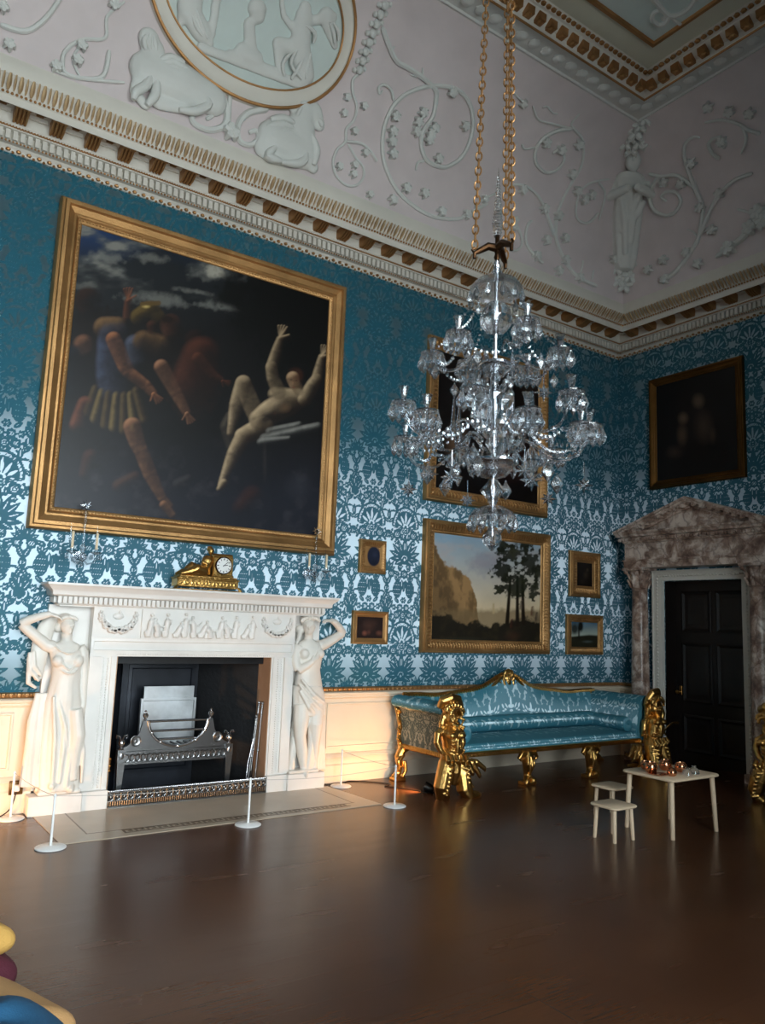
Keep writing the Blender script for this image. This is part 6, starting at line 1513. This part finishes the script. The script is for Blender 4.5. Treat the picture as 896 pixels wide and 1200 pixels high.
# ------------------------------------------------------------------ pale wood table and stools
PW = M['pale_wood']
def rtop(mb, x0, x1, y0, y1, z0, z1, r=.05):
    pts = []
    for cx_, cy__, a0 in ((x1 - r, y1 - r, 0), (x0 + r, y1 - r, 90), (x0 + r, y0 + r, 180), (x1 - r, y0 + r, 270)):
        for k in range(6): w = math.radians(a0 + 18 * k); pts.append((cx_ + r * math.cos(w), cy__ + r * math.sin(w)))
    n = len(pts); e = .006; cx0, cy0 = (x0 + x1) / 2, (y0 + y1) / 2
    ins = lambda p, q: (cx0 + (p[0] - cx0) * (1 - q / (x1 - x0) * 2), cy0 + (p[1] - cy0) * (1 - q / (y1 - y0) * 2))
    vs = []
    for z, q in ((z0, e), (z0 + e, 0), (z1 - e, 0), (z1, e)): vs += [(*ins(p, q), z) for p in pts]
    fs = [(k * n + i, k * n + (i + 1) % n, (k + 1) * n + (i + 1) % n, (k + 1) * n + i) for k in range(3) for i in range(n)] + [tuple(range(n - 1, -1, -1)), tuple(range(3 * n, 4 * n))]
    mb.add(vs, fs)
def table(name, label, cat, x0, x1, y0, y1, h, th, legr, splay, inset, rz=0, topx=0):
    t = thing(name, label, cat, ((x0 + x1) / 2, (y0 + y1) / 2, 0))
    mb = MB(); rtop(mb, x0, x1, y0, y1, h - th, h); mb.build('top' if cat == 'table' else 'seat', PW, t, smooth=40)
    for a in (0, 1):
        for b_ in (0, 1):
            px_, py_ = (x0 + inset, x1 - inset)[a], (y0 + inset, y1 - inset)[b_]; sx, sy = (-1, 1)[a], (-1, 1)[b_]
            mb = MB(); mb.tube([(px_ + sx * splay, py_ + sy * splay, 0), (px_ + sx * splay, py_ + sy * splay, .004), (px_ + sx * splay * .5, py_ + sy * splay * .5, h * .5), (px_, py_, h - th * .6)], [legr * .75, legr * .85, legr * .95, legr], 14); mb.build('leg', PW, t)
    t.rotation_euler.z = rz
    return t
TZ = .475
table('childs_table', 'low pale wooden table with copper pots on it, on the dark floor before the doorway', 'table', -3.275, -2.60, -3.12, -2.60, TZ, .022, .021, .02, .055)
table('childs_stool', 'low pale wooden stool nearest the viewer, left of the low table', 'stool', -3.80, -3.50, -2.965, -2.69, .272, .02, .017, .012, .05)
table('childs_stool', 'low pale wooden stool farther back, partly behind the leg of the low table', 'stool', -3.19, -2.89, -2.46, -2.18, .272, .02, .017, .012, .05)
# (px, py) of the things on the table
def pot(label, px, py, r, h, mat='copper', name='copper_pot', lid=True):
    c = at(px, py, Z=TZ); t = thing(name, label, 'pot', c); mb = MB()
    prof = [(r * .55, 0), (r * .85, h * .15), (r, h * .42), (r * .92, h * .68), (r * .7, h * .85), (r * .72, h * .9)]
    mb.lathe(prof + [(r * .66, h * .9), (r * .6, h * .8), (0.001, h * .78)], 24, c); mb.build('body', M[mat], t)
    if lid:
        mb = MB(); mb.lathe([(r * .74, h * .9), (r * .6, h * .98), (r * .2, h * 1.05), (r * .1, h * 1.08), (r * .14, h * 1.16), (r * .06, h * 1.22)], 20, c); mb.build('lid', M[mat], t)
    for s_ in (-1, 1): mb = MB(); mb.tube([c + Vector((s_ * r * .9, 0, h * .6)), c + Vector((s_ * r * 1.25, 0, h * .72)), c + Vector((s_ * r * 1.0, 0, h * .42))], .004, 6); mb.build('handle', M[mat], t)
pot('round copper pot at the left front of the low table', 762.5, 905.5, .055, .10, lid=False)
pot('copper cup at the far left edge of the pots on the low table', 755.5, 901.5, .04, .08, lid=False)
pot('copper pot at the back middle of the low table', 779, 902.5, .055, .10, lid=False)
pot('small copper pot at the front middle of the low table', 787, 909.5, .042, .065)
pot('copper pot at the right of the group on the low table', 797.5, 904.5, .052, .09, lid=False)
for k, (px, py, nm) in enumerate(((805, 908.5, 'front'), (813, 906.5, 'rear'))):
    c = at(px, py, Z=TZ); t = thing('glass_bowl', 'clear upturned glass bowl on the low table, the %s one of the two' % nm, 'bowl', c)
    mb = MB(); mb.lathe([(.045, 0), (.043, .02), (.034, .04), (.018, .05), (.012, .056), (.02, .06)], 20, c); mb.build('bowl', M['glass'], t)
    mb = MB(); mb.lathe([(.020, .060), (.020, .064), (.001, .064)], 16, c); mb.build('foot', M['glass'], t)
c = at(771, 908, Z=TZ); t = thing('copper_tray', 'small shallow copper dish under the front pots on the low table', 'dish', c); mb = MB(); mb.lathe([(.05, .0), (.075, .008), (.08, .012), (.05, .006), (0.001, .005)], 26, c); mb.build('dish', M['copper'], t)

# ------------------------------------------------------------------ rope barrier
def stanchion(label, x, y):
    t = thing('barrier_post', label, 'barrier post', (x, y, 0)); mb = MB(); mb.lathe([(.10, 0), (.105, .003), (.105, .008), (.098, .013), (.02, .017), (.012, .02)], 32, (x, y, 0)); mb.build('base', M['white_enamel'], t)
    mb = MB(); mb.lathe([(.009, .015), (.009, .36), (.006, .368)], 14, (x, y, 0)); mb.build('post', M['white_enamel'], t)
    mb = MB(); mb.lathe([(.0095, .345), (.012, .348), (.012, .356), (.0095, .36)], 14, (x, y, 0)); mb.build('cord_clip', M['white_enamel'], t)
SP = [(-7.685, -.20, 'slim white barrier post at the far left, close to the wall socket'), (-7.579, -1.136, 'slim white barrier post at the front left corner of the hearthstone'), (-6.09, -1.174, 'slim white barrier post at the middle of the hearthstone front edge'), (-4.63, -1.16, 'slim white barrier post at the front right of the hearthstone, left of the sofa'), (-4.63, -.23, 'slim white barrier post near the dado between fireplace and sofa')]
for x, y, l in SP: stanchion(l, x, y)
for i in range(4):
    a, b_ = Vector((*SP[i][:2], .352)), Vector((*SP[i + 1][:2], .352)); mb = MB()
    mb.tube([a.lerp(b_, q / 16) - Vector((0, 0, .035 * (1 - (2 * q / 16 - 1) ** 2) * (1 if i in (1, 2) else .5))) for q in range(17)], .0022, 6)
    tag(mb.build('barrier_rope', M['cord_white']), ('thin white barrier cord running back to the wall at the left of the hearth', 'thin white barrier cord across the left half of the hearth front', 'thin white barrier cord across the right half of the hearth front', 'thin barrier cord running back to the dado left of the sofa')[i], 'cord')
mb = MB(); mb.tube([(-4.63, -.23, .352), (-4.3, -.235, .315), (-4.02, -.24, .30)], .0022, 6); tag(mb.build('barrier_rope', M['cord_white']), 'thin barrier cord from the post by the dado to the sofa leg', 'cord')

# ------------------------------------------------------------------ floor uplights, socket, cables
def uplight(label, x, y, aim, power, size=.9, radius=.04):
    t = thing('floor_uplight', label, 'floor lamp', (x, y, 0)); d = Vector(aim) - Vector((x, y, .05)); d.normalize()
    rot = d.to_track_quat('Z', 'Y').to_matrix().to_4x4(); o = Vector((x, y, .05))
    mb = MB(); mb.lathe([(.0, -.06), (.03, -.06), (.042, -.02), (.046, .03), (.048, .035), (.042, .035), (.036, .0), (0.001, -.01)], 20, o, rot, caps=False); mb.build('lamp_head', M['black_plastic'], t)
    mb = MB(); mb.rbox(x - .05, x + .05, y - .04, y + .04, 0, .008, .002); mb.tube([(x - .05, y, .006), (x - .055, y, .06)], .005, 6); mb.tube([(x + .05, y, .006), (x + .055, y, .06)], .005, 6); mb.build('bracket', M['black_plastic'], t)
    mb = MB(); mb.lathe([(.034, .004), (.0, .006)], 18, o, rot); mb.build('bulb', M['lamp_glow'], t)
    ld = bpy.data.lights.new('uplight', 'SPOT'); lo = bpy.data.objects.new('uplight_beam', ld); COL.objects.link(lo)
    ld.energy = power; ld.color = (1.0, .50, .20); ld.spot_size = math.radians(150); ld.spot_blend = size; ld.shadow_soft_size = radius
    lo.matrix_world = Matrix.Translation(o + d * .045) @ d.to_track_quat('-Z', 'Y').to_matrix().to_4x4()
t_ = NT('lamp_glow'); t_.p(base=(1, .7, .4, 1), em=(1, .55, .22, 1), ems=25.0); M['lamp_glow'] = t_.m
uplight('small warm floor uplight on the floor beside the left gilt figure of the sofa', -3.985, -.83, (-4.75, -.05, .42), UP_R)
uplight('small warm floor uplight against the dado beyond the left edge of the photograph', -8.35, -.75, (-7.7, -.05, .5), UP_L)
mb = MB(); mb.rbox(-7.69, -7.585, -.06, -.045, .155, .265, .003); so = tag(mb.build('wall_socket', M['socket_brass']), 'brass electric socket on the skirting left of the fireplace', 'socket')
mb = MB(); mb.rbox(-7.655, -7.615, -.095, -.058, .185, .235, .006); mb.build('plug', M['white_enamel'], so)
mb = MB(); mb.tube(smooth_path([(-7.635, -.08, .19), (-7.68, -.12, .06), (-7.80, -.18, .006), (-8.0, -.35, .006), (-8.3, -.70, .006)], 6), .005, 6); tag(mb.build('power_cable', M['black_cable']), 'dark cable from the socket along the floor at the left edge', 'cable')
mb = MB(); mb.tube(smooth_path([(-4.78, -.06, .006), (-4.70, -.13, .006), (-4.52, -.10, .006), (-4.40, -.06, .006), (-4.22, -.20, .006), (-4.12, -.35, .006), (-4.22, -.42, .006), (-4.16, -.52, .006), (-4.08, -.66, .006), (-4.03, -.77, .006)], 8), .005, 6); tag(mb.build('power_cable', M['black_cable']), 'dark cable looping on the floor between the fireplace and the sofa', 'cable')

# ------------------------------------------------------------------ cushions at the lower left corner
def cushion(name, label, c, rx, ry, rz, mat, rot=0, tilt=0, pw=.5):
    vs = []; fs = []; nu, nv = 40, 20; Mx = Matrix.Rotation(rot, 3, 'Z') @ Matrix.Rotation(tilt, 3, 'Y')
    for i in range(nv + 1):
        th = PI * i / nv
        for j in range(nu):
            w = 2 * PI * j / nu; sg = lambda v, p: math.copysign(abs(v) ** p, v)
            q = Vector((rx * sg(math.sin(th), .8) * sg(math.cos(w), pw), ry * sg(math.sin(th), .8) * sg(math.sin(w), pw), -rz * math.cos(th) * (1 + .08 * math.sin(3 * w + 2 * th))))
            vs.append(Mx @ q + Vector(c))
    for i in range(nv):
        for j in range(nu): a = i * nu + j; b_ = i * nu + (j + 1) % nu; fs.append((a, b_, b_ + nu, a + nu))
    mb = MB(); mb.add(vs, fs); return tag(mb.build(name, M[mat], smooth=180), label, 'cushion')
# foreground
cushion('floor_cushion', 'plump round blue cushion at the bottom left corner of the picture', (-8.47, -4.31, .20), .30, .30, .20, 'blue_fabric', pw=1.0)
cushion('floor_cushion', 'square tan cushion lying behind the blue cushion at the lower left', (-8.44, -3.83, .15), .30, .28, .10, 'tan_fabric', .35, .04, pw=.25)
cushion('floor_cushion', 'dark maroon cushion glimpsed between the tan and mustard cushions', (-8.42, -3.24, .12), .22, .22, .10, 'maroon_fabric', .2, pw=.4)
cushion('floor_cushion', 'mustard cushion standing farthest back at the left edge', (-8.46, -3.22, .25), .24, .2, .09, 'mustard_fabric', .3, .05, pw=.3)

# ------------------------------------------------------------------ chandelier
GL = M['glass']; HX, HY = -6.20, -4.10
def HZ(py): return at(577, py, Y=HY).z
ch = thing('crystal_chandelier', 'tall cut glass chandelier with spires and drops hanging on gilt chains in mid room', 'chandelier', (HX, HY, 2.045))
HC = Vector((HX, HY, 0))
def hl(name, prof, n=12, smooth=0, mat=GL, wob=None, parent=None): mb = MB(); mb.lathe(prof, n, HC, None, wob); return mb.build(name, mat, parent or ch, smooth=smooth)
# spire of stacked cut rings
pr_ = []; z = 3.80; r_ = .028; k = 0
while z < 4.20:
    q = (z - 3.80) / .40; rr = (.030 * math.sin(PI * min(1, .25 + q * 1.2)) if q < .2 else .031 * (1 - q) ** .9 + .002)
    pr_ += [(rr * .82, z), (rr * 1.08, z + .009)]; z += .0185
pr_ += [(.001, 4.22)]
hl('spire', pr_, 10)
hl('hook_stem', [(.010, 3.66), (.018, 3.68), (.012, 3.70), (.020, 3.73), (.012, 3.76), (.013, 3.81)], 12, 40, M['bronze'])
ang = [2.534, -1.654, .44]
for i, a in enumerate(ang):
    d = Vector((math.cos(a), math.sin(a), 0)); e = HC + d * .125 + Vector((0, 0, 3.70))
    mb = MB(); mb.tube([HC + Vector((0, 0, 3.735)), HC + d * .05 + Vector((0, 0, 3.745)), HC + d * .10 + Vector((0, 0, 3.715)), e, e + Vector((0, 0, -.03))], [.024, .022, .017, .012, .01], 9)
    mb.tube([e, e + d * .015 + Vector((0, 0, .02)), e + Vector((0, 0, .035))], .007, 6); mb.build('bracket_arm', M['bronze'], ch)
    # chain: oval links, each turned a quarter from the last
    mb = MB(); b0 = e + Vector((0, 0, .03)); b1 = Vector((HX + d.x * .03, HY + d.y * .03, 7.98)); L = (b1 - b0).length; n = int(L / .044); u = (b1 - b0).normalized(); sx = u.orthogonal().normalized(); sy = u.cross(sx)
    for k in range(n):
        c = b0 + u * (k + .5) * L / n; s_ = sx if k % 2 else sy
        mb.tube([c + u * .029 * math.cos(2 * PI * j / 10) + s_ * .0165 * math.sin(2 * PI * j / 10) for j in range(10)], .0052, 5, closed=True)
    mb.build('chain', M['cornice_gilt'], ch)
hl('ceiling_hook', [(.001, 7.93), (.05, 7.94), (.06, 7.98), (.12, 8.0), (.16, 8.022)], 20, 40, M['cornice_gilt'])
hl('stem', [(.020, 2.45), (.028, 2.52), (.016, 2.56), (.024, 2.62), (.014, 2.70), (.016, 2.92), (.014, 2.98), (.028, 3.04), (.014, 3.08), (.012, 3.20), (.016, 3.40), (.010, 3.47), (.014, 3.60), (.022, 3.63), (.01, 3.67)], 8)
hl('stem_rod', [(.006, 2.12), (.006, 3.66)], 8, 40, M['bright_steel'])
hl('canopy', [(.02, 3.565), (.07, 3.56), (.115, 3.535), (.145, 3.495), (.150, 3.475), (.138, 3.485), (.105, 3.52), (.06, 3.545), (.02, 3.55)], 24, 0)
hl('canopy_cone', [(.012, 3.63), (.02, 3.61), (.045, 3.57), (.045, 3.562), (.012, 3.562)], 10)
cut = lambda w, z: 1 + .05 * math.cos(12 * w) * math.cos(60 * z)
hl('glass_ball', [(.02, 3.235), (.055, 3.25), (.082, 3.285), (.09, 3.325), (.082, 3.365), (.055, 3.405), (.02, 3.42)], 16, 0, wob=cut)
hl('upper_bowl', [(.02, 2.99), (.055, 3.0), (.075, 3.035), (.085, 3.055), (.085, 3.062), (.02, 3.06)], 20)
hl('upper_bowl_rim', [(.084, 3.052), (.09, 3.055), (.09, 3.066), (.084, 3.069)], 28, 40, M['bright_steel'])
hl('saucer', [(.015, 2.905), (.045, 2.915), (.055, 2.93), (.02, 2.925)], 16)
hl('urn', [(.03, 2.64), (.05, 2.66), (.085, 2.715), (.108, 2.79), (.112, 2.84), (.10, 2.88), (.06, 2.90), (.035, 2.905)], 16, 0, wob=cut)
hl('lower_bowl', [(.03, 2.435), (.07, 2.445), (.105, 2.485), (.128, 2.515), (.13, 2.525), (.03, 2.522)], 20)
hl('lower_bowl_rim', [(.128, 2.512), (.135, 2.516), (.135, 2.528), (.128, 2.531)], 32, 40, M['bright_steel'])
hl('spool', [(.02, 2.435), (.03, 2.415), (.07, 2.365), (.03, 2.32), (.02, 2.29)], 8)
hl('small_canopy', [(.02, 2.285), (.06, 2.28), (.105, 2.255), (.125, 2.225), (.118, 2.228), (.09, 2.25), (.02, 2.262)], 20)
hl('bottom_ball', [(.01, 2.17), (.025, 2.155), (.045, 2.13), (.05, 2.105), (.04, 2.08), (.018, 2.06), (.004, 2.045)], 10, 0, wob=lambda w, z: 1 + .07 * math.cos(10 * w))
pend = MB(); pend.lathe([(.0008, 0), (.0055, -.008), (.0085, -.012), (.006, -.018), (.016, -.042), (.0185, -.055), (.012, -.070), (.001, -.086)], 6); PEND = pend.mesh('crystal_drop', GL, 0)
pear = MB(); pear.lathe([(.0008, 0), (.006, -.006), (.004, -.012), (.030, -.05), (.036, -.066), (.022, -.09), (.012, -.105), (.001, -.118)], 6, M=Matrix.Diagonal((1, .55, 1, 1))); PEAR = pear.mesh('pear_pendant', GL, 0)
st = MB()
for i in range(8):
    w = 2 * PI * i / 8; L = .05 if i % 2 == 0 else .042; d = Vector((math.cos(w), 0, math.sin(w))); n_ = Vector((-math.sin(w), 0, math.cos(w)))
    st.add([d * L, d * .016 + n_ * .011, d * .016 - n_ * .011, Vector((0, -.014, 0)), Vector((0, .014, 0))], [(0, 1, 3), (0, 3, 2), (0, 4, 1), (0, 2, 4)])
st.tube([(0, 0, .05), (0, 0, .12)], .003, 5); STAR = st.mesh('star_pendant', GL, 0)
obl = MB(); obl.lathe([(.011, -.01), (.018, 0), (.020, .02), (.002, .245), (.0005, .25)], 6); OBL = obl.mesh('obelisk', GL, 0)
def piece(name, me, pos, parent=ch, s=1.0, rz=0.0):
    o = bpy.data.objects.new(name, me); COL.objects.link(o); o.parent = parent
    o.matrix_parent_inverse = Matrix.Translation(-Vector(ch.location)) if parent is ch else Matrix.Identity(4)
    o.location = pos; o.scale = (s, s, s); o.rotation_euler.z = rz; return o
# one arm of each tier, drawn along +x from the axis
def arm_parts(R, z0, rise, drop):
    a = MB(); pts = smooth_path([(.08, 0, z0), (R * .35, 0, z0 + .05), (R * .62, 0, z0 - drop), (R * .88, 0, z0 - drop * .6), (R, 0, z0 + rise)], 5); a.tube([(p[0], 0, p[2]) for p in pts], [.0085] * len(pts), 6)
    for q in (8, 13): p = pts[q]; a.ball((p[0], 0, p[2]), .016, 6, 5)
    pan = MB(); pan.lathe([(.008, z0 + rise - .012), (.03, z0 + rise - .004), (.064, z0 + rise + .012), (.066, z0 + rise + .018), (.03, z0 + rise + .006), (.010, z0 + rise + .004)], 12, (R, 0, 0))
    cup = MB(); cup.lathe([(.008, z0 + rise), (.014, z0 + rise + .02), (.010, z0 + rise + .035), (.016, z0 + rise + .05), (.022, z0 + rise + .085), (.03, z0 + rise + .10), (.024, z0 + rise + .098), (.014, z0 + rise + .07)], 10, (R, 0, 0))
    return a.mesh('arm', GL, 0), pan.mesh('drip_pan', GL, 0), cup.mesh('candle_cup', GL, 0)
UPT = arm_parts(.345, 3.06, .06, .02); LOT = arm_parts(.50, 2.56, .10, .05)
DROPS = []
def tier(meshes, n, a0, R, z, drops, lift):
    for i in range(n):
        w = a0 + 2 * PI * i / n; rot = Matrix.Rotation(w, 4, 'Z'); lz = lift[i % len(lift)]
        o = bpy.data.objects.new('arm', meshes[0]); COL.objects.link(o); o.parent = ch; o.matrix_parent_inverse = Matrix.Translation(-Vector(ch.location)); o.location = (HX, HY, lz); o.rotation_euler.z = w
        for nm, me in (('drip_pan', meshes[1]), ('candle_cup', meshes[2])):
            q = bpy.data.objects.new(nm, me); COL.objects.link(q); q.parent = o
        for k in range(drops):
            v = 2 * PI * k / drops; DROPS.append((o, Vector((R + .062 * math.cos(v), .062 * math.sin(v), z + .008)), v, w, lz))
tier(UPT, 6, .25, .345, 3.12, 10, (.0, .05, .0))
tier(LOT, 12, .10, .50, 2.66, 9, (0, .13, .02, .10))
def drop_world(q): return Matrix.Translation((HX, HY, q[4])) @ Matrix.Rotation(q[3], 4, 'Z') @ Matrix.Translation(q[1])
DROPS.sort(key=lambda q: (drop_world(q).translation - CAM).length)
for q in DROPS[:100]:
    d_ = bpy.data.objects.new('crystal_drop', PEND); COL.objects.link(d_); d_.parent = q[0]; d_.location = q[1]; d_.rotation_euler.z = q[2]; d_.scale = (1.15, 1.15, 1.1)
mb = MB()
for q in DROPS[100:]:
    M4 = drop_world(q); mb.add([M4 @ (v.co * 1.1) for v in PEND.vertices], [tuple(p.vertices) for p in PEND.polygons])
far_drops = mb.build('crystal_drops', GL, ch, smooth=0); far_drops['kind'] = 'stuff'
RND = random.Random(11)
for i in range(12):
    w = 2 * PI * i / 12; piece('canopy_drop', PEND, (HX + .146 * math.cos(w), HY + .146 * math.sin(w), 3.478), s=1.0, rz=w)
for i in range(14):
    w = 2 * PI * i / 14; piece('fringe_drop', PEND, (HX + .122 * math.cos(w), HY + .122 * math.sin(w), 2.228), s=.95, rz=w)
for i in range(8):
    w = 2 * PI * i / 8 + .2; piece('fringe_drop', PEND, (HX + .075 * math.cos(w), HY + .075 * math.sin(w), 2.262), s=1.0, rz=w); piece('fringe_drop', PEND, (HX + .085 * math.cos(w), HY + .085 * math.sin(w), 3.005), s=1.0, rz=w)
for i in range(6):
    w = .25 + 2 * PI * i / 6
    if i % 2: piece('star_pendant', STAR, (HX + .26 * math.cos(w), HY + .26 * math.sin(w), 2.90), s=1.05, rz=-.6)
    piece('pear_pendant', PEAR, (HX + .33 * math.cos(w + .3), HY + .33 * math.sin(w + .3), 3.04), s=.75, rz=-.6)
    piece('obelisk', OBL, (HX + .235 * math.cos(w + .5), HY + .235 * math.sin(w + .5), 2.64), s=1.15 if i % 2 else .95, rz=w)
for i in range(12):
    w = .10 + 2 * PI * i / 12
    piece('pear_pendant' if i % 2 else 'star_pendant', PEAR if i % 2 else STAR, (HX + (.36 if i % 2 else .47) * math.cos(w), HY + (.36 if i % 2 else .47) * math.sin(w), 2.49 if i % 2 else 2.385), s=1.0, rz=-.6)
    piece('pear_pendant', PEAR, (HX + .22 * math.cos(w + .2), HY + .22 * math.sin(w + .2), 2.56 - .06 * (i % 2)), s=.8, rz=w)
td = Vector((-.69, -.73, 0)); tr = Vector((.73, -.69, 0))
for me_, nm, a, b_, z, k in ((STAR, 'star_pendant', .17, .09, 2.99, 1.5), (PEAR, 'pear_pendant', .16, .02, 2.70, 1.75), (PEAR, 'pear_pendant', .20, -.10, 2.58, 1.2), (PEAR, 'pear_pendant', .20, .19, 2.58, 1.3), (STAR, 'star_pendant', .30, -.2, 2.38, 1.15), (STAR, 'star_pendant', .30, .19, 2.37, 1.2)):
    q = HC + td * a + tr * b_; piece(nm, me_, (q.x, q.y, z), s=k, rz=-.75)
# festoons of small cut beads
def festoon(p0, p1, sag, nb, r):
    mb = MB(); p0, p1 = Vector(p0), Vector(p1)
    for k in range(nb):
        q = (k + .5) / nb; mb.ball(p0.lerp(p1, q) - Vector((0, 0, sag * 4 * q * (1 - q))), r, 5, 3)
    mb.build('bead_festoon', GL, ch, smooth=0)
for i in range(12):
    w = .10 + 2 * PI * i / 12; w2 = w + 2 * PI / 12
    festoon((HX + .46 * math.cos(w), HY + .46 * math.sin(w), 2.64), (HX + .46 * math.cos(w2), HY + .46 * math.sin(w2), 2.64), .07, 9, .012)
    festoon((HX + .11 * math.cos(w), HY + .11 * math.sin(w), 2.80), (HX + .40 * math.cos(w), HY + .40 * math.sin(w), 2.60), .06, 11, .010)
for i in range(6):
    w = .25 + 2 * PI * i / 6; w2 = w + 2 * PI / 6
    festoon((HX + .13 * math.cos(w), HY + .13 * math.sin(w), 3.44), (HX + .32 * math.cos(w), HY + .32 * math.sin(w), 3.17), .04, 12, .009)
    festoon((HX + .32 * math.cos(w), HY + .32 * math.sin(w), 3.10), (HX + .32 * math.cos(w2), HY + .32 * math.sin(w2), 3.10), .07, 11, .011)

# ------------------------------------------------------------------ daylight
wd = bpy.data.worlds.new('sky'); sc.world = wd; wd.use_nodes = True; nt = wd.node_tree; bg = nt.nodes['Background']
tc = nt.nodes.new('ShaderNodeTexCoord'); sx = nt.nodes.new('ShaderNodeSeparateXYZ'); nt.links.new(tc.outputs['Generated'], sx.inputs[0])
rp = nt.nodes.new('ShaderNodeValToRGB'); nt.links.new(sx.outputs['Z'], rp.inputs['Fac'])
mr = nt.nodes.new('ShaderNodeMapRange'); nt.links.new(sx.outputs['Z'], mr.inputs[0]); mr.inputs[1].default_value = -1; mr.inputs[2].default_value = 1; nt.links.new(mr.outputs[0], rp.inputs['Fac'])
e = rp.color_ramp.elements; e[0].position = .40; e[0].color = (.52, .54, .55, 1); e[1].position = .52; e[1].color = (.86, .93, 1.0, 1)
nt.links.new(rp.outputs['Color'], bg.inputs['Color']); bg.inputs['Strength'].default_value = SKY
for i, (a, b_, c, d) in enumerate(WIN):
    ld = bpy.data.lights.new('window_portal', 'AREA'); lo = bpy.data.objects.new('window_portal', ld); COL.objects.link(lo)
    ld.shape = 'RECTANGLE'; ld.size = b_ - a; ld.size_y = d - c; ld.cycles.is_portal = True
    lo.location = ((a + b_) / 2, RY0 - .74, (c + d) / 2); lo.rotation_euler = (PI / 2, 0, 0)
GROUPS = {'barrier_post': 'barrier posts round the hearth', 'barrier_rope': 'cords of the hearth barrier', 'copper_pot': 'copper pots on the low table', 'glass_bowl': 'glass bowls on the low table', 'childs_stool': 'stools by the low table',
    'bolster_cushion': 'bolsters on the blue sofa', 'marble_statue': 'marble women of the chimneypiece', 'crystal_sconce': 'glass wall lights above the mantel', 'plaster_scroll': 'plaster scrolls of the coved ceiling', 'plaster_griffin': 'beasts under the medallion',
    'plaster_garland': 'husk garlands beside the medallion', 'floor_cushion': 'cushions piled at the lower left', 'floor_uplight': 'warm uplights on the floor', 'power_cable': 'cables on the floor', 'fire_poker': 'fire irons', 'fire_shovel': 'fire irons', 'fire_tongs': 'fire irons', 'gilt_sofa': 'gilt sofas'}
for o in sc.objects:
    k = o.name.split('.')[0]
    if o.parent is None and k in GROUPS and 'label' in o: o['group'] = GROUPS[k]
vs_ = sc.view_settings; vs_.view_transform = 'Standard'; vs_.look = 'None'; vs_.gamma = 1.0; vs_.exposure = EXPO; vs_.use_curve_mapping = False
